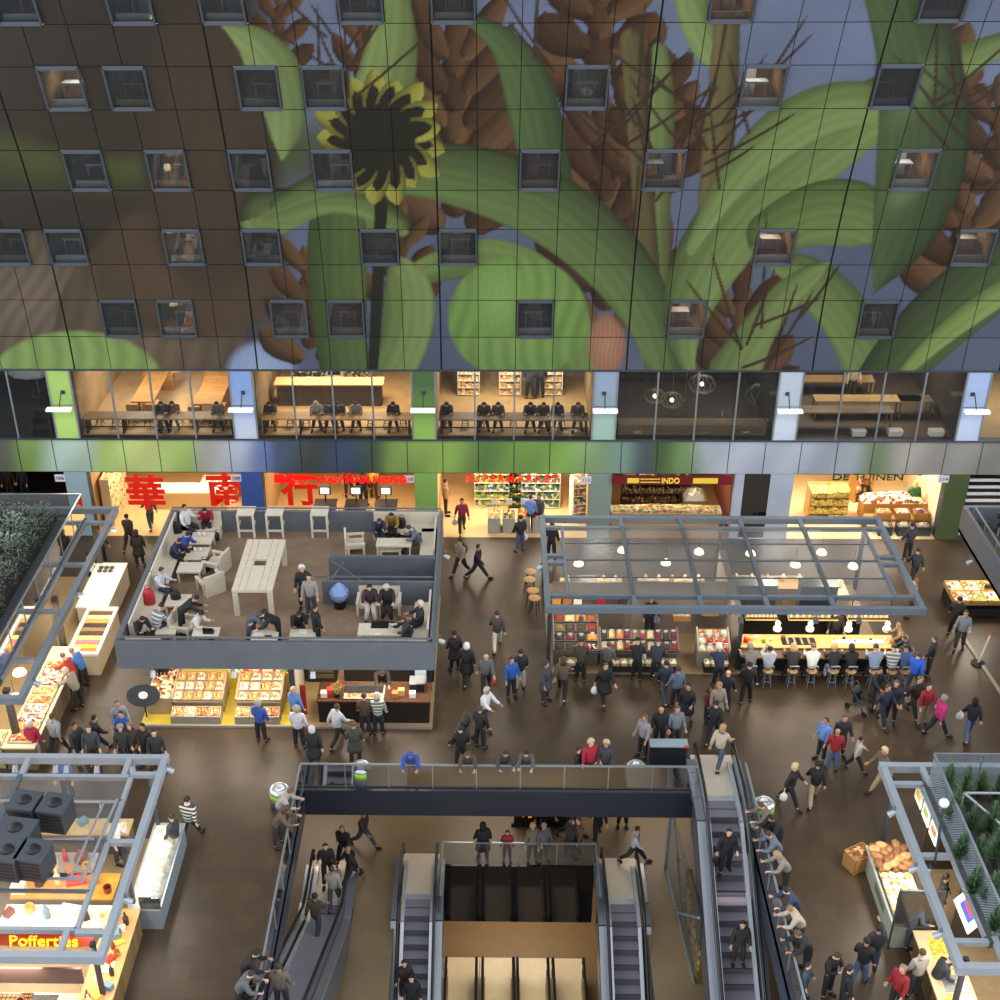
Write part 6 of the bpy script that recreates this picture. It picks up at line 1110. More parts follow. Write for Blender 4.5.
spot((FX0-.12, 42.3, 2.75), 'floodlight under the grey parapet of the right terrace', aim=(-1, 0, -.7))
# extra light from the general floodlights of the hall onto the aisles (warm pools)
area('aisle_lamp', (0.2, 39, 3.4), .6, 40, '#ffd79c'); area('aisle_lamp', (11.5, 36.5, 3.2), 1.4, 60, '#ffd79c'); area('aisle_lamp', (16.6, 41, 3.2), .6, 45, '#ffd79c'); area('aisle_lamp', (-13.8, 38.5, 3.0), .5, 60, '#ffd79c', sy=5); area('aisle_lamp', (10, 27, 3.2), .5, 30, '#ffd79c', sy=4)
# ------------------------------------------------------------------ people: one skinned body per pose, clothing and hair as its children
def R3(v, ax, a): return Matrix.Rotation(a, 3, ax) @ Vector(v)
def skeleton(P):
    """joint positions of a 1.74 m figure facing -Y; P holds the joint angles in degrees"""
    d = lambda k, z=0: math.radians(P.get(k, z)); hip = P.get('hip', .92); J = {}
    ln = d('lean'); up = R3((0, 0, 1), 'X', ln)      # lean forward = towards -Y
    J['pel'] = Vector((0, 0, hip)); J['wai'] = J['pel']+up*.16; J['che'] = J['pel']+up*.36; J['nk0'] = J['pel']+up*.52
    hd = R3((0, 0, 1), 'X', ln*.5+d('nod')); J['nk1'] = J['nk0']+hd*.09
    J['jaw'] = J['nk1']+hd*.06+R3((0, -.028, 0), 'X', ln*.5+d('nod')); J['cra'] = J['nk1']+hd*.14; J['top'] = J['nk1']+hd*.2
    J['nos'] = J['nk1']+hd*.105+R3((0, -.105, 0), 'X', ln*.5+d('nod')); J['hdir'] = hd; J['hfw'] = R3((0, -1, 0), 'X', ln*.5+d('nod'))
    for s, n in ((-1, 'l'), (1, 'r')):
        J['sh'+n] = J['pel']+up*.47+Vector((s*.19, 0, 0)); f, a, e, tw = d('arm'+n, 8), d('abd'+n, 10), d('elb'+n, 15), d('twi'+n, 0)
        q = Matrix.Rotation(s*-a, 3, 'Y') @ Matrix.Rotation(-f, 3, 'X'); q = Matrix.Rotation(ln*.6, 3, 'X') @ q if not P.get('armabs') else q
        J['el'+n] = J['sh'+n]+q @ Vector((0, 0, -.29)); fq = q @ Matrix.Rotation(-s*tw, 3, 'Z') @ Matrix.Rotation(-e, 3, 'X'); fa = fq @ Vector((0, 0, -1))
        J['wr'+n] = J['el'+n]+fa*.25; J['hd'+n] = fa; J['hn'+n] = fq @ Vector((-s, 0, 0))
        J['hp'+n] = J['pel']+Vector((s*.095, 0, -.03)); f, k, ab = d('hip'+n), d('kne'+n), d('lab'+n, 3)
        q = Matrix.Rotation(-s*ab, 3, 'Y') @ Matrix.Rotation(-f, 3, 'X'); J['kn'+n] = J['hp'+n]+q @ Vector((0, 0, -.43)); q2 = q @ Matrix.Rotation(k, 3, 'X')
        J['an'+n] = J['kn'+n]+q2 @ Vector((0, 0, -.42)); fo = d('foot'+n); J['to'+n] = J['an'+n]+Vector((s*.03, -.17*math.cos(fo), -.045-.1*math.sin(fo)))
    return J
def skin(verts, edges, root, mat, sub=2, name='body'):
    me = bpy.data.meshes.new(name); me.from_pydata([v for v, r in verts], edges, []); o = bpy.data.objects.new(name, me); COL.objects.link(o)
    m = o.modifiers.new('s', 'SKIN'); m.use_smooth_shade = True
    for i, (v, r) in enumerate(verts):
        sv = me.skin_vertices[0].data[i]; sv.radius = r if isinstance(r, tuple) else (r, r); sv.use_root = (i == root)
    mm = o.modifiers.new('d', 'SUBSURF'); mm.levels = sub; mm.render_levels = sub
    dg = bpy.context.evaluated_depsgraph_get(); n = bpy.data.meshes.new_from_object(o.evaluated_get(dg)); n.name = name
    bpy.data.objects.remove(o); bpy.data.meshes.remove(me); n.materials.clear(); n.materials.append(mat)
    n.polygons.foreach_set('use_smooth', [True]*len(n.polygons)); n.polygons.foreach_set('material_index', [0]*len(n.polygons)); n.update()
    return n
def graph(J, names, rad, chains):
    idx = {n: i for i, n in enumerate(names)}; vs = [(J[n], rad[n]) for n in names]
    es = [(idx[a], idx[b]) for c in chains for a, b in zip(c, c[1:])]
    return vs, es
def join_mesh(a, bs, mat_idx=None, mats=()):      # append meshes (as vertex/face lists) to mesh a
    V = [tuple(v.co) for v in a.vertices]; F = [tuple(p.vertices) for p in a.polygons]; MI = [0]*len(F)
    for vs, fs, mi in bs: n = len(V); V += vs; F += [tuple(n+k for k in f) for f in fs]; MI += [mi]*len(fs)
    me = bpy.data.meshes.new(a.name); me.from_pydata(V, [], F); me.update(); me.materials.append(a.materials[0])
    for m in mats: me.materials.append(m)
    me.polygons.foreach_set('material_index', MI); me.polygons.foreach_set('use_smooth', [True]*len(F)); bpy.data.meshes.remove(a)
    return me
SKIN = M('#c79a7c', .55); EYE = M('#1a1614', .3); LIP = M('#9a5c50', .5)
def hand_mesh(curl):
    vs = [(Vector((0, 0, .03)), .024), (Vector((0, 0, -.05)), (.036, .02))]; es = [(0, 1)]
    for k, (x, l) in enumerate(((-.03, .07), (-.01, .082), (.012, .076), (.032, .058))):
        a = math.radians(curl*.5); p = Vector((x, 0, -.075)); q = p+R3((0, 0, -l*.5), 'X', -a); r = q+R3((0, 0, -l*.5), 'X', -a*2.4); n = len(vs)
        vs += [(p, .0095), (q, .009), (r, .0075)]; es += [(1, n), (n, n+1), (n+1, n+2)]
    n = len(vs); vs += [(Vector((-.045, -.012, -.035)), .011), (Vector((-.062, -.03, -.065)), .0095), (Vector((-.058, -.04, -.09)), .008)]; es += [(1, n), (n, n+1), (n+1, n+2)]
    m = skin(vs, es, 1, SKIN, 1, 'hand'); r = ([Vector(v.co) for v in m.vertices], [tuple(p.vertices) for p in m.polygons]); bpy.data.meshes.remove(m); return r
HAND = {c: hand_mesh(c) for c in (22, 70)}
def ball_vf(c, r, n=6):
    b = MB().ball(c, r, n); return b.v, b.f
POSES = {
 'stand': dict(arml=4, armr=10, elbl=18, elbr=25), 'phone': dict(arml=25, armr=30, elbl=95, elbr=100, twil=35, twir=35, nod=28),
 'walk': dict(hipl=26, kneL=0, hipr=-18, kner=22, arml=-22, armr=26, elbl=20, elbr=30, lean=4, footr=45, hip=.885), 'walk2': dict(hipr=32, hipl=-24, knel=28, armr=-26, arml=30, elbr=20, elbl=35, lean=6, footl=50, hip=.86),
 'rail': dict(lean=32, arml=52, armr=48, elbl=62, elbr=70, nod=14, hipl=-6, hipr=4, abdl=18, abdr=18), 'reach': dict(lean=22, armr=62, arml=20, elbr=25, elbl=60, nod=16, hipl=-4, hipr=4),
 'sit': dict(hip=.53, hipl=84, hipr=80, knel=84, kner=78, arml=35, armr=32, elbl=60, elbr=68, nod=18, lean=8, labl=8, labr=8), 'slump': dict(hip=.53, hipl=84, hipr=86, knel=70, kner=92, arml=42, armr=50, elbl=85, elbr=75, nod=30, lean=24, labl=10, labr=10),
 'stool': dict(hip=.86, hipl=66, hipr=60, knel=74, kner=80, arml=52, armr=46, elbl=58, elbr=62, nod=16, lean=16, labl=8, labr=8), 'photo': dict(hip=.86, hipl=60, hipr=60, knel=70, kner=70, arml=70, armr=74, elbl=85, elbr=85, twil=25, twir=25),
 'push': dict(hipl=18, hipr=-14, kner=16, arml=45, armr=45, elbl=40, elbr=40, lean=8, hip=.9), 'point': dict(arml=88, abdl=60, armr=8, elbl=5, hipl=4), 'bend': dict(lean=52, arml=75, armr=70, elbl=35, elbr=45, nod=20, hipl=-8, hipr=2, hip=.9),
 'carry': dict(arml=4, armr=6, elbl=6, elbr=78, hipl=8, hipr=-8, kner=10), 'sitwide': dict(hip=.53, hipl=78, hipr=86, knel=66, kner=92, arml=20, armr=40, elbl=50, elbr=70, abdl=30, nod=5, lean=-6, labl=14, labr=10),
}
POSES['walk'].pop('kneL', None); POSES['walk']['knel'] = 4
_pose = {}
def pose(name):
    if name in _pose: return _pose[name]
    J = skeleton(POSES[name]); zmin = min(J['tol'].z, J['tor'].z, J['anl'].z-.06, J['anr'].z-.06)-.035
    if name not in ('stool', 'photo'):
        for k in J:
            if not k.startswith('h') or k[:2] == 'hp': J[k] = J[k]-Vector((0, 0, zmin))
    else:
        zmin = 0
    rad = dict(pel=(.115, .1), wai=(.1, .085), che=(.12, .09), nk0=.06, nk1=.052, jaw=.066, cra=.09, top=.07, nos=.016)
    for s in 'lr': rad.update({'sh'+s: .05, 'el'+s: .036, 'wr'+s: .027, 'hp'+s: .08, 'kn'+s: .05, 'an'+s: .032, 'to'+s: .022})
    names = ['pel', 'wai', 'che', 'nk0', 'nk1', 'jaw', 'cra', 'top', 'nos']+[a+s for s in 'lr' for a in ('sh', 'el', 'wr', 'hp', 'kn', 'an', 'to')]
    ch = [('pel', 'wai', 'che', 'nk0', 'nk1', 'jaw', 'cra', 'top'), ('jaw', 'nos')]+[('che', 'sh'+s, 'el'+s, 'wr'+s) for s in 'lr']+[('pel', 'hp'+s, 'kn'+s, 'an'+s, 'to'+s) for s in 'lr']
    body = skin(*graph(J, names, rad, ch), 0, SKIN, 2)
    ex = []
    for s, n in ((-1, 'l'), (1, 'r')):
        hv, hf = HAND[70 if name in ('push', 'carry', 'rail') else 22]; z = -J['hd'+n]; x = J['hn'+n]*(1 if s < 0 else 1); x = (x-z*x.dot(z)).normalized(); y = z.cross(x)
        if s > 0: x = -x; 
        ex.append(([tuple(J['wr'+n]+x*v.x*(1 if s < 0 else 1)+y*v.y+z*v.z) for v in hv], hf, 0))
        e = J['cra']+J['hfw']*.083+Vector((s*.033, 0, 0))-J['hdir']*.018; v, f = ball_vf(e, .0125); ex.append((v, f, 1))
        e = J['cra']+Vector((s*.09, 0, 0))-J['hdir']*.03; b = MB(); b.lathe([(.003, -.03), (.022, -.012), (.024, .012), (.003, .032)], (0, 0, 0), 8, .45, .8); ex.append(([tuple(e+Vector(q)) for q in b.v], b.f, 0))
    m_ = J['jaw']+J['hfw']*.066-J['hdir']*.012; b = MB().box(-.024, -.008, -.006, .024, .008, .006); ex.append(([tuple(m_+Vector(q)) for q in b.v], b.f, 2))
    body = join_mesh(body, ex, mats=(EYE, LIP))
    r2 = {k: (tuple(q+.022 for q in v) if isinstance(v, tuple) else v+.02) for k, v in rad.items()}
    J2 = dict(J); J2['pe2'] = J['pel'].lerp(J['wai'], -.85); r2['pe2'] = (.19, .17); r2['wai'] = (.18, .155); r2['che'] = (.19, .155)
    for s in 'lr': J2['wr'+s] = J['el'+s].lerp(J['wr'+s], .93); r2['wr'+s] = .052; r2['sh'+s] = .1; r2['el'+s] = .07
    J2['nk0'] = J['nk0'].lerp(J['nk1'], .3); r2['nk0'] = .085
    nj = ['pe2', 'wai', 'che', 'nk0']+[a+s for s in 'lr' for a in ('sh', 'el', 'wr')]
    jacket = skin(*graph(J2, nj, r2, [('pe2', 'wai', 'che', 'nk0')]+[('che', 'sh'+s, 'el'+s, 'wr'+s) for s in 'lr']), 2, BLACK, 2, 'jacket')
    cb = MB(); cn = J['nk0'].lerp(J['nk1'], .35); cb.lathe([(.085, -.03), (.098, .0), (.09, .035), (.068, .03)], tuple(cn), 12)
    jacket = join_mesh(jacket, [(cb.v, cb.f, 0)])
    r3 = dict(rad); J3 = dict(J)
    for s in 'lr': J3['an'+s] = J['kn'+s].lerp(J['an'+s], .93); r3['an'+s] = .068; r3['kn'+s] = .085; r3['hp'+s] = .118
    r3['pel'] = (.152, .13); r3['wai'] = (.13, .11); J3['wai'] = J['pel'].lerp(J['wai'], .5)
    trous = skin(*graph(J3, ['pel', 'wai']+[a+s for s in 'lr' for a in ('hp', 'kn', 'an')], r3, [('pel', 'wai')]+[('pel', 'hp'+s, 'kn'+s, 'an'+s) for s in 'lr']), 0, BLACK, 2, 'trousers')
    shoes = []
    for s in 'lr':
        a = J['an'+s]; t_ = J['to'+s]; d = (t_-a).normalized()
        shoes.append(skin([(a+Vector((0, .045, -.03)), .055), (a.lerp(t_, .55)+Vector((0, 0, -.008)), .058), (t_+d*.05, .05)], [(0, 1), (1, 2)], 1, BLACK, 1, 'shoe'))
    # hair: caps fitted to the head, in several cuts
    def cap(cut, grow, tail=0, w=0.0):
        c = J['cra']-J['hdir']*.0+J['hdir']*.012; f = J['hfw']; u = J['hdir']; x = Vector((1, 0, 0)); V = []; F = []; n = 14; rings = 8
        for i in range(rings):
            th = PI*.02+i/(rings-1)*PI*.62
            for k in range(n):
                a = 2*PI*k/n; fr = max(0, math.cos(a)); lim = th if fr < .2 else min(th, PI*(.62-.30*fr*cut)); rr = .094+grow+(.004*math.sin(k*5+i)+.006*math.sin(k*2.7+i*1.9) if not w else 0)
                p = c+u*math.cos(lim)*rr*1.08+(f*math.cos(a)+x*math.sin(a))*math.sin(lim)*rr
                if tail and i >= rings-2 and fr < .3: p = p-u*tail*(1-fr)*(i-rings+3)*.5-f*tail*.12
                V.append(tuple(p))
        for i in range(rings-1):
            for k in range(n): F.append((i*n+k, i*n+(k+1) % n, (i+1)*n+(k+1) % n, (i+1)*n+k))
        F.append(tuple(range(n-1, -1, -1))); F.append(tuple((rings-1)*n+k for k in range(n)))
        me = bpy.data.meshes.new('hair'); me.from_pydata(V, [], F); me.update(); me.materials.append(BLACK); me.polygons.foreach_set('use_smooth', [True]*len(F)); return me
    hair = dict(s=cap(1.25, .006), l=cap(1.15, .016, .17), f=cap(1.1, .028, .06), h=cap(.95, .016, 0, 1))
    coat = None
    # skirt of a long coat
    w0 = J['wai']; hl = J['hpl'].lerp(J['knl'], .75); hr = J['hpr'].lerp(J['knr'], .75); c1 = (hl+hr)/2
    V = []; F = []; n = 16
    for i in range(6):
        t_ = i/5; c = w0.lerp(c1, t_); rx = .185+.06*t_+abs(hl.x-hr.x)*.1*t_; ry = .165+.05*t_+abs(hl.y-hr.y)*.5*t_
        for k in range(n): V.append((c.x+rx*math.cos(2*PI*k/n), c.y+ry*math.sin(2*PI*k/n), c.z))
    for i in range(5):
        for k in range(n): F.append((i*n+k, i*n+(k+1) % n, (i+1)*n+(k+1) % n, (i+1)*n+k))
    F.append(tuple(range(n))); F.append(tuple(5*n+k for k in range(n)))
    jk = [tuple(v.co) for v in jacket.vertices]; jf = [tuple(p.vertices) for p in jacket.polygons]
    coat = bpy.data.meshes.new('coat'); nn = len(jk); coat.from_pydata(jk+V, [], jf+[tuple(nn+k for k in f) for f in F]); coat.update(); coat.materials.append(BLACK); coat.polygons.foreach_set('use_smooth', [True]*len(coat.polygons))
    _pose[name] = dict(J=J, body=body, jacket=jacket, coat=coat, trousers=trous, shoes=shoes, hair=hair)
    return _pose[name]
SKINS = ['#d0a486', '#c29272', '#d8b096', '#8a5e44', '#b98868']
def paint(o, m):
    o.material_slots[0].link = 'OBJECT'; o.material_slots[0].material = m
def person(p, ps, rot, top, legs, hair, label, h=1.0, z=None, group=None, cat='person', shoe='#1c1a19'):
    """hair: cut letter + colour, e.g. 's2a1c12'; top starting with * makes a long coat"""
    D = pose(ps); t = thing('person', label, cat, p, math.radians(rot), group); t.scale = (h, h, h)
    t.scale.x *= rnd.uniform(.98, 1.08)
    def ch(n, me, m):
        o = bpy.data.objects.new(n, me); COL.objects.link(o); o.parent = t; paint(o, m); return o
    ch('body', D['body'], M(rnd.choice(SKINS[:3]+SKINS[4:]), .55))
    long = top[0] == '*'; c = top.lstrip('*~'); jm = M('#'+c, .75, kind='stripe', h2='#c4c4be') if top[0] == '~' else M('#'+c, .75, var=.12, scale=14)
    ch('coat' if long else 'jacket', D['coat'] if long else D['jacket'], jm); ch('trousers', D['trousers'], M('#'+legs, .8, var=.1, scale=12))
    for s in D['shoes']: ch('shoe', s, M(shoe, .5))
    if hair[0] != 'b': ch('hat' if hair[0] == 'h' else 'hair', D['hair'][hair[0]], M('#'+hair[1:], .7, var=.2, scale=30))
    return t, D
def hold(pt, side, label, kind='plastic bag', c='#dfe3e6', s=1.0):
    """a bag hanging from a hand"""
    t, D = pt; bpy.context.view_layer.update(); w = t.matrix_world @ (D['J']['wr'+side]+D['J']['hd'+side]*.09); nm = kind.replace(' ', '_')
    b = thing(nm, label, 'bag', (w.x, w.y, w.z-.42*s)); mb = MB(); mb.lathe([(.06, 0), (.12, .05), (.14, .14), (.12, .24), (.05, .32), (.02, .36)], (0, 0, 0), 10, 1, .65); mb.v = [(x*s, y*s, z*s) for x, y, z in mb.v]
    mb.build('bag_body', M(c, .45), b, True); MB().tube([(-.05*s, 0, .3*s), (0, 0, .44*s), (.05*s, 0, .3*s)], .008, 5).build('handle', M(c, .5), b); return b
def packback(pt, label, c):
    t, D = pt; bpy.context.view_layer.update(); w = t.matrix_world @ (D['J']['che']+Vector((0, .2, -.25))); b = thing('backpack', label, 'backpack', w, t.rotation_euler.z); mb = MB()
    mb.lathe([(.1, 0), (.15, .05), (.155, .25), (.13, .38), (.06, .43), (.01, .44)], (0, .02, 0), 12, 1, .6); mb.build('bag_body', M(c, .6), b, True); MB().box(-.09, .1, .08, .09, .14, .24).build('front_pocket', M(c, .5), b); return b
# ------------------------------------------------------------------ who stands where: foot pixel turned once into a floor point
def P(px, py, ps, rot, top, legs, hair, label, h=1.0, z=0.0, dy=0.0): q = g(px, py, z); return person((q.x, q.y+dy, z), ps, rot, top, legs, hair, label, h)
BK, DK, NV, GY, JN, BE = '17181b', '24262b', '1f2a44', '6e7278', '35455e', '8d7a62'
# between terrace and glazed stall (rot 0 faces the viewer, 180 faces the shops)
a = P(462, 533, 'walk', 10, '8c2430', '2a2622', 's2a2018', 'person in a red jacket walking out of the supermarket with a carrier bag'); hold(a, 'l', 'white and red carrier bag of the person in the red jacket', 'carrier bag', '#d8b8b4')
a = P(461, 575, 'walk', -40, '94887a', '24252c', 's2c2018', 'person in a beige jacket with a black side bag walking at the supermarket threshold'); packback(a, 'black bag slung behind the person in the beige jacket', '#141416')
P(477, 579, 'walk2', 75, '202126', '26272c', 's1c1612', 'person in a dark suit striding out beside the one in beige')
P(497, 650, 'walk', 185, '3c3a3c', 'c9c4b8', 's2a2420', 'person in a grey jacket and white trousers walking away towards the supermarket')
P(455, 671, 'stand', 200, '*1c1c20', '1a1a1c', 's15110e', 'person in a dark coat beside a white haired one near the terrace corner'); P(467, 683, 'walk', 190, '*141518', '17171a', 'fd8d8d4', 'white haired person in a long black coat seen from behind')
a = P(486, 692, 'walk', 5, '5c6066', '202126', 'b', 'bald person in an open grey jacket walking towards the viewer with a red bag'); hold(a, 'r', 'small red bag of the bald person in grey', 'hand bag', '#a82430', .7)
P(511, 698, 'stand', 30, '2458a8', '22242c', 's3a2a1e', 'person in a bright blue jacket turned to a companion mid aisle'); P(520, 690, 'stand', -160, '22242c', 'b8b4ac', 's2a2018', 'person in dark jacket and light trousers talking to the one in bright blue')
P(545, 702, 'stand', 60, '*42444a', '2a2c34', 'h30323a', 'hooded person in a long grey coat at the near left corner of the glazed stall'); P(562, 696, 'walk2', 170, '5e5140', '1a1a1c', 'l4a3826', 'person in a brown shawl striding to the spice display'); P(580, 682, 'reach', 180, '3a3226', '1e1e20', 's241a12', 'person in dark brown bent to the left spice display')
a = P(603, 702, 'walk', 20, '*1a1b20', '1a1b20', 's5c4430', 'person in a black coat with a white plastic bag before the spice display'); hold(a, 'l', 'white plastic bag of the person in black before the spice display')
P(607, 678, 'stand', 160, '5a5a58', '2a2c30', 's5a4a3c', 'small person in grey looking at the long spice display', .88); a = P(636, 681, 'reach', 180, '15161a', '17181b', 's1a1410', 'person in black reaching into the middle of the long spice display'); hold(a, 'l', 'white plastic bag held at the long spice display')
P(655, 682, 'reach', 170, '2a3140', '1e222c', 's4a3c30', 'person in dark blue leaning over the right part of the long spice display')
P(664, 701, 'walk', 200, '2a2f3c', '3a4252', 's2c241e', 'person in a navy jacket walking by the gap in the spice displays'); P(675, 708, 'stand', 190, '5a6a80', '1e1f24', 's3a2a20', 'person in a denim jacket with a red bag near the gap in the spice displays')
a = P(685, 725, 'carry', -30, '*1a1c22', '6a7a94', 's241c16', 'person in a black coat and jeans walking towards the escalator'); P(717, 688, 'reach', 185, '242c42', '1c1e26', 'fd8d6d0', 'white haired person in navy at the right nut display')
P(724, 711, 'stand', 160, '1a1c24', '1f2128', 'b', 'bald person in a black jacket behind the woman in beige'); P(715, 724, 'stand', 10, '*8c8272', '4a4238', 'la07e54', 'woman with fair long hair in a beige coat in the middle of the aisle'); P(706, 720, 'stand', 60, '6a2a38', '2c3448', 'l4a3624', 'child in dark red beside the woman in beige', .82)
P(745, 703, 'carry', 165, '15161a', '17181b', 's1a1410', 'person dressed in black standing behind the left bar guests')
# escalator landing
P(642, 757, 'stand', -50, '7f8084', '24252a', 's5a4a3c', 'person in a light grey jacket left of the info desk'); P(661, 766, 'stand', 0, '17181b', '1e1f24', 'b', 'bald person in black behind the info desk', 1, 0, .9); P(677, 766, 'stand', 10, '6a727c', '30343c', 's5a4c40', 'person in a grey striped jacket behind the info desk', 1, 0, .9)
P(712, 742, 'walk', 160, '17181c', '1a1b1f', 's1c1612', 'person in a black suit walking off from the escalator landing'); P(718, 765, 'walk2', 150, 'b0a48e', '4a5468', 'la08460', 'person in a cream knit poncho stepping from the escalator landing plate')
# right aisle
a = P(788, 805, 'walk', 60, '222226', '1c1c20', 'fc8b078', 'blond person in a black jacket with a white bag in the right aisle'); hold(a, 'l', 'white bag of the blond person in the right aisle'); P(812, 804, 'walk', 175, '15161a', '9a8c74', 'h17171a', 'person in a black jacket, black cap and beige trousers in the right aisle')
P(820, 760, 'stand', -60, '5f86c4', '23252c', 's4a3a2c', 'person in a pale blue jacket in the group of three in the right aisle'); P(831, 771, 'stand', 170, '8c1f28', '4a5e80', 'b', 'person in a red sweater and jeans in the group of three'); P(838, 757, 'stand', 10, '25262c', '26272e', 's5a4a3e', 'person in dark grey at the back of the group of three')
P(854, 771, 'walk', 80, 'b8b2a6', '22242a', 's241c16', 'small person in a white sweater and dark trousers walking in the right aisle', .84, 0); P(879, 787, 'walk2', -70, '6a5a44', '9a8868', 'fd0bc94', 'blond person in a brown patterned jacket at the corner of the bottom right roof')
a = P(967, 739, 'walk', 175, '1c1e26', '4a5e80', 'l15120f', 'person with black hair, dark jacket and jeans at the far right'); hold(a, 'r', 'white bag of the person in jeans at the far right'); P(935, 736, 'walk', 100, 'b0286a', '22242a', 'f8a8078', 'woman in a bright pink jacket at the right'); P(921, 725, 'stand', 20, '8a2028', '8a7a60', 's3a3028', 'person in a red jacket with a dark scarf left of the woman in pink'); P(911, 716, 'walk', 30, '2a2620', '28262a', 's6a5238', 'person in dark brown close behind the red jacket')
P(889, 722, 'stand', -20, '1f2430', '1d2028', 's5a4838', 'person in navy hugging a companion right of the stroller'); P(880, 724, 'walk', 30, '2a3040', '232833', 's4a3a2c', 'person in dark blue left of the embracing companion'); P(871, 706, 'push', 30, '1a1c22', '1b1c20', 's1a1512', 'person in black pushing the folded stroller near the bar'); P(911, 692, 'walk', 150, '2a58c0', '2a2c36', 's4a3a2e', 'person in a vivid blue jacket near the right end of the bar')
# stroller and walker
def stroller(px, py, label, rot):
    q = g(px, py, 0); t = thing('stroller', label, 'stroller', (q.x, q.y, 0), math.radians(rot)); mb = MB(); mb.tube([(-.2, -.35, .12), (-.2, .4, 1.0), (.2, .4, 1.0), (.2, -.35, .12)], .02, 6).tube([(-.2, .35, .12), (-.2, -.2, .6)], .018, 6).tube([(.2, .35, .12), (.2, -.2, .6)], .018, 6); mb.build('frame', M('#5a6068', .35, .6), t)
    MB().add([(-.18, -.25, .4), (.18, -.25, .4), (.18, .1, .35), (-.18, .1, .35), (-.18, .28, .8), (.18, .28, .8)], [(0, 1, 2, 3), (3, 2, 5, 4)]).build('seat', M('#1b1c20', .7), t); MB().lathe([(.2, 0), (.19, .1), (.12, .2), (.02, .24)], (0, .22, .7), 10).build('hood', M('#22242a', .7), t, True)
    for x in (-.22, .22):
        for y in (-.35, .35): mb = MB(); mb.lathe([(.06, -.02), (.11, -.02), (.11, .02), (.06, .02)], n=12); mb.v = [(x+z, y+b, .11+a) for a, b, z in mb.v]; mb.build('wheel', BLACK, t)
stroller(859, 710, 'dark stroller in front of the bar guests', 40); stroller(462, 742, 'dark stroller beside the white jacketed person near the terrace', -40)
# bar guests
for (px, ps, r, tp, lg, hr, l) in ((746, 'stool', 190, '7a7670', '24262c', 'f8a8478', 'guest in grey at the left end of the bar'), (763, 'photo', 185, 'a8acb4', '2e3a52', 's2a2018', 'guest in a pale shirt holding up a camera at the bar'), (787, 'stool', 178, '2a2620', '1c1c20', 'lb09068', 'long haired guest in black, third from the left at the bar'), (806, 'stool', 176, 'd0cec8', '24252a', 's6a5844', 'guest in a white hoodie at the bar'), (827, 'stool', 182, '1c1d22', '8094b4', 'fb8985c', 'fair haired guest in black with a denim jacket on the chair'), (844, 'stool', 180, '17181b', '1a1b1f', 'l241a14', 'dark haired guest all in black in mid bar'), (867, 'stool', 175, '7f8fa8', '22252e', 's3a3028', 'broad guest in a grey blue sweater at the bar'), (884, 'stool', 170, '~6a6c70', '2a2c34', 's3a2c22', 'guest in a striped grey top at the bar'), (897, 'stool', 180, '42587e', '6a5638', 's3a2a20', 'guest in a blue shirt near the right end of the bar')):
    p = g(px, 676, 0); person((p.x, 38.1, 0), ps, r, tp, lg, hr, l)
for (x, y, tp, lg, hr, l) in ((15.35, 38.9, '26324c', '23252c', 's4a3a2c', 'guest in navy on the nearer seat at the right return of the bar'), (15.35, 39.7, '8a6f4e', '3a3226', 's8a7050', 'guest in tan on the further seat at the right return of the bar')): person((x, y, 0), 'stool', -90, tp, lg, hr, l)
P(909, 617, 'stand', 250, '8f7250', '3a3228', 's7a6040', 'person in a tan coat standing behind the right return of the bar'); P(927, 676, 'stand', 240, '20242e', '24262c', 's4a3c30', 'person in dark clothes close behind the right end of the bar')
P(650, 643, 'stand', 10, '22262e', '1b1c20', 's17120e', 'spice vendor in a black sweater behind the long display', 1, .06, .45); P(832, 649, 'stand', 0, '26221e', '1b1c20', 's2a2018', 'barkeeper in dark clothes behind the bar', 1, .06, .0)
P(958, 650, 'carry', -20, '7a8088', '3a342c', 's4a3a2c', 'person in a grey sweater leaving the produce table'); P(952, 636, 'stand', 150, '1c1b1c', '1c1b1c', 's1a1410', 'person in black beside the one in the grey sweater')
P(906, 560, 'stand', 200, '3a3a3c', '26272c', 's2a221c', 'person in dark grey walking behind the glazed stall at the right'); P(912, 585, 'walk', 190, '28323c', '26272c', 's3a2c20', 'person in slate blue walking behind the glazed stall')
# supermarket entrance right
a = P(520, 552, 'stand', -150, '26282a', '4a5874', 's2a2018', 'person in black and jeans with bags at the supermarket corner of the glazed stall'); hold(a, 'l', 'white plastic bag of the person at the supermarket corner'); P(530, 531, 'stand', 160, '6f92d0', '26282e', 's4a3a2e', 'person in a light blue jacket at the grey fruit bins'); P(538, 530, 'stand', -30, '4a4c50', '202226', 's3a2e24', 'person in grey right of the light blue jacket at the fruit bins'); P(551, 560, 'stand', 170, '1c1c20', '1e1e22', 's1a1512', 'person in black behind the back corner of the glazed roof'); P(537, 500, 'stand', 30, '3c332a', '2a2622', 's2c2218', 'person in brown deep inside the supermarket'); P(446, 515, 'stand', 90, '9a7a50', '2a2622', 's2a1e16', 'person in a tan coat behind the green pier of the supermarket')
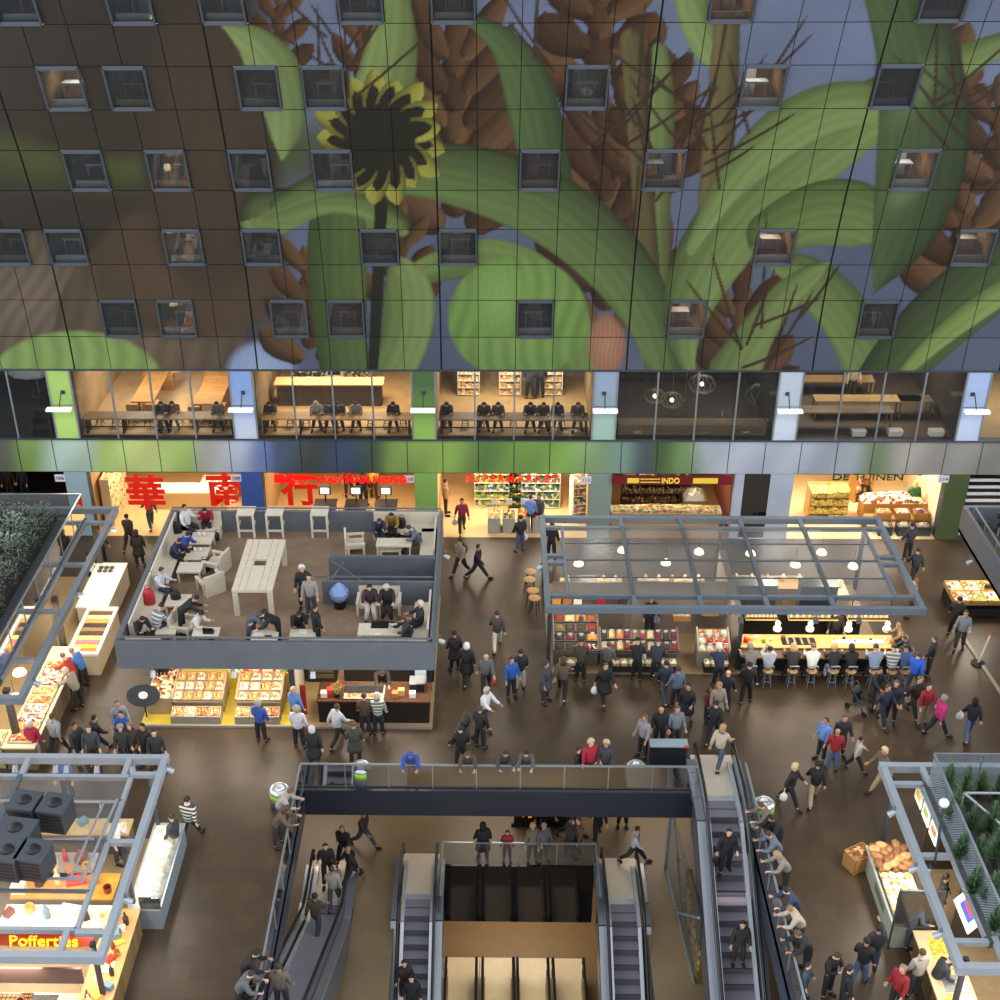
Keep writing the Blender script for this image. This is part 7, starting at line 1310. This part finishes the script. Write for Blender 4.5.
# shops
P(362, 518, 'stand', 175, '26282c', '2a2a2e', 's17120e', 'cashier in black at the middle till', 1, 0, 1.0); P(372, 512, 'stand', 160, 'd8a82c', '4a3a24', 's1c1612', 'cashier in a yellow top right of the middle till', 1, 0, 1.2); P(346, 512, 'stand', 20, 'a83828', '3a2a20', 's2a1c14', 'person in a red top between the tills', 1, 0, 1.5)
P(915, 526, 'stand', 170, '2f6a3c', '1e2024', 'lc9a868', 'blond shopkeeper in a green top at the herb shop counter', 1, 0, .8); P(863, 500, 'walk', 150, '8a5a24', '2a2420', 's2a1e16', 'person in an ochre coat walking in the herb shop'); P(152, 528, 'walk', -150, '4a4e48', '2c3644', 's1c1612', 'person in a grey green jacket walking into the character fronted shop'); P(131, 550, 'walk', 170, '2e2824', '1f1e1e', 's1a1410', 'person in dark brown walking beside the terrace corner'); P(141, 567, 'stand', 190, '*2c241e', '2a2420', 'l3a2616', 'long haired person in a dark coat behind the terrace corner')
P(12, 500, 'stand', 20, '241e1a', '1c1a1a', 's6a5038', 'person in black in the dim shop beside the left pier'); P(27, 500, 'stand', -10, '1e1c1c', '1c1a1a', 'fa88c60', 'fair haired person in black in the dim left shop')
# left stall vendors and customers
P(93, 592, 'stand', 100, 'd8d4c8', '2a2622', 's2a1e16', 'vendor in a white shirt behind the white counter', 1, 0, .2); P(104, 566, 'stand', 60, '26262a', '26262a', 's17120e', 'customer in black at the far end of the white counter')
P(86, 688, 'reach', -100, '3a6ab0', '2a2824', 's8a7860', 'person in a mid blue jacket leaning over the delicatessen counter'); P(77, 694, 'reach', -110, 'a02c28', '2a2824', 's6a5644', 'person in a red top hidden beside the beige coat at the delicatessen counter'); P(80, 709, 'reach', -105, '8a8272', '26241f', 'fb0a48c', 'person in a beige coat bending over the delicatessen counter')
P(38, 763, 'stand', 170, 'a01c3c', '8a8a90', 'fb8b0a4', 'grey haired person in a crimson jacket at the counter corner'); P(59, 755, 'walk', 160, '8f9296', '26282e', 's4a3828', 'person in a pale grey coat walking to the delicatessen counter'); a = P(99, 755, 'walk2', 130, '202228', '22242a', 's17120e', 'person in a black jacket with backpack striding left behind the bottom left roof'); packback(a, 'black backpack of the striding person behind the bottom left roof', '#17181c')
P(82, 765, 'stand', 60, '2e3034', '2a2a2e', 's1c1612', 'person in charcoal with folded arms behind the bottom left roof'); P(96, 768, 'stand', 10, '3a3e44', '2a2a2e', 's5a4e44', 'person in dark grey partly hidden by the bottom left roof beam'); P(128, 753, 'stand', -10, '2450a0', '26282e', 's3a2a20', 'person in a royal blue jacket in the group behind the bottom left roof'); P(124, 742, 'stand', 30, '7f868e', '30343a', 's5a5450', 'person in grey with a green bag at the end of the sweets shop'); P(136, 765, 'stand', 0, '3a3026', '26241f', 'l7a6248', 'long haired person in brown at the front of the group behind the bottom left roof'); P(127, 767, 'stand', 20, '35332f', '26241f', 'f8f8478', 'grey haired person beside the one in brown behind the bottom left roof'); P(149, 766, 'stand', -20, '1f2024', '22242a', 's1c1612', 'person in black at the right end of the group behind the bottom left roof'); P(160, 772, 'stand', 20, '2a2c30', '22242a', 's2a221c', 'person in dark clothes beside the corner of the bottom left roof')
P(192, 840, 'walk', 165, '~34383a', '23262e', 's17120e', 'person in a striped dark sweater walking beside the fish counter'); P(178, 858, 'stand', -110, '34363a', '2a2c30', 's2a221c', 'person in dark grey at the glass of the fish counter')
P(120, 862, 'stand', 80, 'd0d2d0', '3a3c40', 's2a2018', 'vendor in a white coat inside the bottom left stall', 1, .04); P(70, 800, 'stand', 0, '4a6a9a', '2a2c30', 's6a4a2c', 'vendor in blue under the bottom left roof glass', 1, .04)
# before the terrace shops
P(262, 742, 'stand', 165, '2a4c9a', '1f2024', 'f9a9284', 'grey haired person in a blue jacket at the short sweets display'); P(300, 748, 'stand', 170, 'c0c4ca', '1f2024', 'f9c9080', 'person in a white jacket walking past the pale partition'); P(297, 729, 'stand', 150, '4a78b8', '2a2c34', 'fa08c78', 'person in light blue in front of the pale partition'); P(315, 768, 'walk', 190, '*17181c', '1a1b1f', 'fc0c0bc', 'white haired person in a long black coat behind the back balustrade'); P(338, 744, 'walk2', 140, 'b4b8bc', '1a1b1f', 's3a3028', 'person in a white jacket and dark trousers striding at the pastry counter'); P(366, 735, 'stand', 178, '4a3a2c', '22242a', 's3a2c20', 'person in a brown jacket at the pastry counter'); P(379, 735, 'stand', 185, '~4a6044', '1d1f22', 'fb8b0a0', 'person in a green striped jacket at the pastry counter'); P(356, 764, 'stand', 190, '*3a3c34', '2c2a28', 's5a4a38', 'person in a long olive coat behind the litter bin')
P(381, 705, 'bend', 10, '2a2420', '26241f', 's241a12', 'baker in dark clothes bent behind the glowing pastry case', 1, .06, .55); P(461, 768, 'stand', 200, '17181c', '1a1b1f', 's2a221c', 'person in black behind the brown jacketed one at the back balustrade'); P(480, 748, 'stand', 150, '202126', '1d1e22', 's4a3c30', 'person in black beside the stroller near the terrace'); P(485, 727, 'push', 50, 'd0d2d6', '2a2c34', 'fb0a89c', 'person in a white jacket bent to the stroller')
# leaning on the balustrades
P(412, 784, 'rail', 0, '2a4a98', '5a6070', 'h2a4a98', 'person in a blue hooded jacket leaning on the back balustrade'); P(468, 784, 'rail', 0, '4a4034', '5f5a50', 's4a3a2a', 'person in a brown jacket leaning on the back balustrade'); P(503, 783, 'rail', 10, '3c3a34', '54504a', 's2c221a', 'person in dark grey leaning right of the brown jacket on the back balustrade'); P(526, 783, 'rail', -5, '50504c', '4a4640', 's1c1612', 'person in a grey jacket with arms spread on the back balustrade'); P(589, 782, 'stand', 20, 'a01c30', '23252c', 'fb8a88c', 'blond person in a red jacket at the back balustrade'); P(604, 783, 'stand', -15, '30343c', '26282e', 'fb0a490', 'fair haired person in dark grey beside the red jacket at the back balustrade'); P(577, 782, 'stand', 60, '1e1f24', '1e1f24', 's2a2018', 'small person in black left of the red jacket at the back balustrade', .8)
P(282, 828, 'rail', 80, 'a09c96', '3a3c42', 's5a4a3a', 'person in a pale jacket leaning on the left balustrade near the corner bin'); P(279, 846, 'rail', 85, '5a4a3c', '2c2a2a', 'l4a3622', 'person in a brown coat leaning on the left balustrade'); P(248, 992, 'rail', 85, '17181b', '1a1b1f', 's17120e', 'person in black on the left balustrade near the lower edge'); P(243, 1012, 'rail', 80, '5a5c5e', '26282c', 's2a221c', 'person in grey plaid at the lower end of the left balustrade')
for (px, py, r, tp, lg, hr, l) in ((767, 842, 80, '6a6258', '2a2a2e', 's4a3a2c', 'person in a grey brown jacket leaning beside the right bin'), (775, 852, 60, '1a1b1f', '1d1e22', 's17120e', 'person in black with a bag, second on the right balustrade'), (775, 872, 85, '5c687a', '3a3c42', 's3a2e24', 'person in grey blue leaning on the right balustrade'), (783, 892, 80, '807c74', '2a2a2e', 'l9a8464', 'fair haired person in a puffy grey jacket on the right balustrade'), (792, 928, 80, '2a3a5a', '23252c', 's1a1512', 'person in navy half hidden behind the pale jacket on the right balustrade'), (797, 948, 85, 'b0a898', '34343a', 's8a6a4a', 'person in a pale hooded jacket leaning on the right balustrade'), (804, 972, 80, '202126', '202126', 's5a4632', 'person in black with a satchel lower down the right balustrade')): P(px, py, 'rail', -r, tp, lg, hr, l)
# bottom right group
P(826, 996, 'phone', 40, '17181b', '1a1b1f', 's3a2e24', 'person in black with lowered head in the lower right crowd'); P(870, 972, 'point', 180, '202228', '3f4f6a', 's17120e', 'person with an outstretched arm in the lower right crowd'); P(858, 984, 'carry', 150, '191a1f', '4a5e80', 's1a1512', 'person in black jacket and jeans in the lower right crowd'); P(841, 1012, 'stand', 90, '1c1c20', '1c1c20', 's2c221a', 'person in black at the very bottom of the lower right crowd'); P(893, 1012, 'stand', -60, '8c1c24', '2a2a2e', 's8a7c6c', 'person in a red coat in the lower right crowd'); P(912, 996, 'stand', 200, 'a8a49c', '3a3c42', 's4a3828', 'person in a black and white patterned top beside the food counter'); P(905, 946, 'reach', 100, '4a5260', '3f4652', 's17120e', 'person in slate grey leaning on the glass screen of the cheese counter'); P(930, 1000, 'reach', 90, '2c3038', '2a2c30', 's3a2e24', 'person in dark blue at the food counter near the lower right corner'); P(802, 1000, 'stand', 60, '3c4a5a', '2a2c30', 's2a2018', 'child in blue grey at the lower end of the right balustrade', .8)
P(936, 920, 'stand', 70, '24201d', '24201d', 's241a12', 'vendor in dark clothes behind the cooked food counter', 1, .04)
# escalator riders
def ride(px, py, ps, rot, tp, lg, hr, l, xc, ytop, ztop, sgn):
    for k in range(60):      # the step whose middle projects nearest to the foot pixel
        z = ztop+sgn*.231*max(0, k-1); y = ytop-.35-k*.4-.2
        if pxy((xc, y, z))[1] > py: break
    x = xc+max(-.3, min(.3, (px-pxy((xc, y, z))[0])*.04)); return person((x, y, z), ps, rot, tp, lg, hr, l)
a = ride(725, 870, 'carry', 0, '17181c', '1a1b1f', 's2a2018', 'person in a black suit with a case riding the descending escalator', 7.5, 32.3, 0, -1); hold(a, 'l', 'dark case carried by the person in the black suit', 'briefcase', '#202226', .9)
a = ride(737, 963, 'stand', 0, '26241f', '34322e', 's17120e', 'person in dark brown holding the handrail of the descending escalator', 7.5, 32.3, 0, -1)
yl = g(330, 902, ZL).y+.2; ride(334, 898, 'walk', 185, '8f8d88', '3c4c66', 's4a3a2a', 'person in a pale grey top entering the gold lit escalator', -5.4, yl+1.0, ZL, 0); ride(318, 930, 'walk2', 170, '4a4238', '3a4658', 's241a14', 'person in a patterned brown top on the first steps of the rising escalator', -5.5, yl, ZL, 1); ride(285, 1005, 'stand', 175, '6a6258', '3a3a3c', 's3a2c20', 'person in grey brown higher up on the rising escalator', -5.55, yl, ZL, 1)
xm = (LMX0+LMX1)/2; ym = g(420, 895, ZL).y+.15; ride(407, 985, 'stand', 10, '26221e', '24201d', 's241a12', 'person in dark brown riding down the escalator left of the shaft', xm, ym, ZL, -1); ride(413, 1010, 'stand', 0, '17181b', '1a1b1f', 's17120e', 'person in black with spread arms lower on the escalator left of the shaft', xm, ym, ZL, -1)
# lower floor
L = lambda px, py, ps, r, tp, lg, hr, l, h=1.0: P(px, py, ps, r, tp, lg, hr, l, h, ZL)
L(345, 862, 'walk', -20, '1a1b1f', '1d1e22', 's9a7a50', 'person in black walking to the rising escalator on the lower floor'); L(328, 880, 'walk', 10, '26221e', '1d1e22', 's5a3a20', 'person in dark brown near the rising escalator landing'); L(352, 882, 'walk2', -60, '1c1c20', '1c1c20', 's9a8464', 'person in black turning at the rising escalator landing'); L(364, 846, 'walk2', 60, '35302a', '3c4656', 's241a12', 'person in grey brown striding under the back edge of the opening'); L(483, 861, 'stand', 190, '*15151a', '15151a', 'l17120e', 'person in a long black coat at the golden balustrade'); L(507, 861, 'stand', 0, '8a2030', '26282e', 's4a3426', 'child in a red jacket leaning on the golden balustrade', .8); L(532, 862, 'stand', 10, '6a6258', '3a3c42', 'fc0a878', 'blond person in grey at the golden balustrade'); L(543, 862, 'stand', 30, '5a5c60', '3a3c42', 'h8a8a8c', 'hooded person in grey at the golden balustrade'); L(569, 860, 'rail', 160, '26221e', '2a2622', 's3a2818', 'person in dark brown leaning to a companion at the golden balustrade'); L(577, 856, 'stand', -60, '5a4a34', '3a3226', 's5a4228', 'person in tan beside the leaning one at the golden balustrade'); L(597, 838, 'walk', 5, '17171a', '24252a', 's241a12', 'person in black on the right of the lower floor'); L(543, 836, 'walk', 40, '1c1c20', '1c1c20', 's17120e', 'person in black before the dark display stand'); L(570, 836, 'walk2', 70, '24221f', '26241f', 's241a12', 'person in black striding right of the dark display stand')
a = L(633, 862, 'walk2', 75, 'b8bac0', '2c3038', 's3a2c20', 'person in a white sweatshirt running right on the lower floor'); L(622, 826, 'stand', 0, '17171a', '17171a', 's17120e', 'person in black half hidden under the right back edge of the opening')
# on the terrace
T = lambda px, py, ps, r, tp, lg, hr, l, h=1.0: P(px, py, ps, r, tp, lg, hr, l, h, ZT)
T(189, 537, 'sitwide', 60, 'c8c8c8', '26282e', 's2a2018', 'person in a white shirt on the back left bench of the terrace'); T(208, 532, 'slump', 10, '8c1428', '22222a', 's17120e', 'woman in a red sweater in the back corner of the terrace'); T(175, 566, 'slump', 70, '222a44', '1f2024', 's2a2420', 'person in navy on the left bench of the terrace'); T(184, 559, 'slump', 60, '2450a8', '22252e', 's2a221c', 'person in royal blue on the left bench of the terrace'); T(162, 600, 'sit', 70, 'c0c4cc', '2e3440', 's3a322a', 'person in a pale shirt on the high ended bench of the terrace'); T(142, 643, 'slump', 40, '1a1b1f', '1d1e22', 's17120e', 'person in black slumped in the front left corner of the terrace'); T(158, 640, 'slump', 150, '~6a7a88', '2a3a4a', 's241c16', 'person in a grey blue striped top seen from behind at the terrace front'); T(184, 634, 'bend', 100, '17181c', '1a1b1f', 's17120e', 'person in black leaning over the front left coffee table'); T(196, 640, 'slump', 70, 'c9c5be', '7a8290', 's17120e', 'person in a white shirt working at the laptop')
T(253, 643, 'bend', 70, '4a5666', '4a5666', 's2a2018', 'person in a grey suit leaning over papers'); T(279, 644, 'bend', -60, '17181c', '1a1b1f', 's4a4440', 'person in a black suit leaning over papers'); T(305, 608, 'stand', 10, '1f2126', '1f2126', 'fd8d4cc', 'white haired person in a black suit standing on the terrace'); T(312, 617, 'stand', 0, '8c8c8a', '3a3c40', 's241c16', 'person in a pale grey jacket before the white haired one'); T(299, 637, 'slump', 20, '1c1d22', '1f2126', 's2a2420', 'person in black seated at the table with food'); T(318, 648, 'stand', 120, '15161a', '17181b', 's17120e', 'person in a black hooded jacket standing at the front parapet')
T(378, 543, 'slump', 20, '1f2a3c', '26282e', 's3a3a3c', 'person in navy on the sofa bench'); T(393, 537, 'slump', 0, '8a6a34', '1a1b1f', 's17120e', 'woman in a mustard top on the sofa bench'); T(419, 553, 'slump', -70, '5a646e', '3a3c42', 's3a2c22', 'person in grey on the right bench of the sofa corner'); T(371, 616, 'sit', 5, '3a2a30', 'c0bcb4', 's17120e', 'woman in white trousers in the left armchair by the stair wall'); T(388, 616, 'sit', 0, '1f2126', '1a1b1f', 'fb8b4ac', 'grey haired person in a black suit in the right armchair by the stair wall'); T(420, 636, 'sitwide', -70, '1d2028', '1f2126', 'fc0bab0', 'white haired person in black on the right front bench'); T(410, 645, 'slump', -60, '2a2c30', '26282e', 's2a221c', 'person in dark grey bent over at the right front bench')
P(1001, 540, 'slump', 160, '26282c', '1d1e22', 's2a221c', 'person in black seated on the right terrace', 1, 3.0)
# at the gallery counters
for (px, tp, hr, l) in ((165, '1f2024', 's17120e', 'left of the pair in black at the counter of the light floored room'), (176, '26262a', 's1c1612', 'right of the pair in black at the counter of the light floored room'), (220, '6a6660', 's3a3028', 'guest in grey near the pale blue pier in the light floored room'), (272, '3a2c22', 's1c1410', 'guest in brown at the left end of the open kitchen counter'), (318, 'a09c94', 'fc0b49a', 'fair guest in white at the open kitchen counter'), (331, '4a4c50', 's3a3028', 'guest in dark grey at the open kitchen counter'), (340, '3a3430', 's2a221c', 'guest in charcoal at the open kitchen counter'), (357, '8a8680', 's3a2c22', 'guest in light grey at the open kitchen counter'), (394, '1a1b20', 's17120e', 'guest in black near the green pier at the open kitchen counter'), (447, '2a2a2c', 's2a2018', 'guest in black right of the green pier in the shelf lined room'), (484, '3a3834', 's241a12', 'guest in dark grey, second at the shelf lined room counter'), (498, '4a4844', 's2a2018', 'guest in grey, third at the shelf lined room counter'), (530, '26262a', 's17120e', 'guest in black in the middle of the shelf lined room counter'), (543, '3a342e', 's3a2c20', 'guest in dark brown in the middle of the shelf lined room counter'), (557, '1c1c20', 's17120e', 'broad guest in black right of the middle of the shelf lined room counter'), (577, '45403a', 's2a2018', 'guest in brown grey near the blue green pier in the shelf lined room')):
    q = wy(px, 415, YF+1.35); person((q.x, YF+1.3, ZG), 'slump', 0, tp, '202126', hr, l)
for (px, ps, r, tp, hr, l) in ((303, 'phone', 10, '1d2430', 's17120e', 'cook in dark blue behind the kitchen counter in the gallery'), (318, 'phone', -10, '22262e', 's17120e', 'second cook in dark clothes behind the kitchen counter in the gallery')): q = wy(px, 390, YF+4.35); person((q.x, YF+4.35, ZG), ps, r, tp, '202126', hr, l)
q = wy(530, 390, YF+4.0); person((q.x, YF+4.0, ZG), 'stand', 175, '26262a', '202126', 's17120e', 'left of two persons in black standing in the shelf lined room'); person((q.x+.45, YF+4.1, ZG), 'stand', 185, '1f2024', '202126', 's241a12', 'right of two persons in black standing in the shelf lined room')
q = wy(856, 385, YF+3.6); person((q.x, YF+4.1, ZG), 'stand', 0, 'a89a80', '3a3228', 's2a1e16', 'cook in a pale shirt standing behind the tables of the grill room')
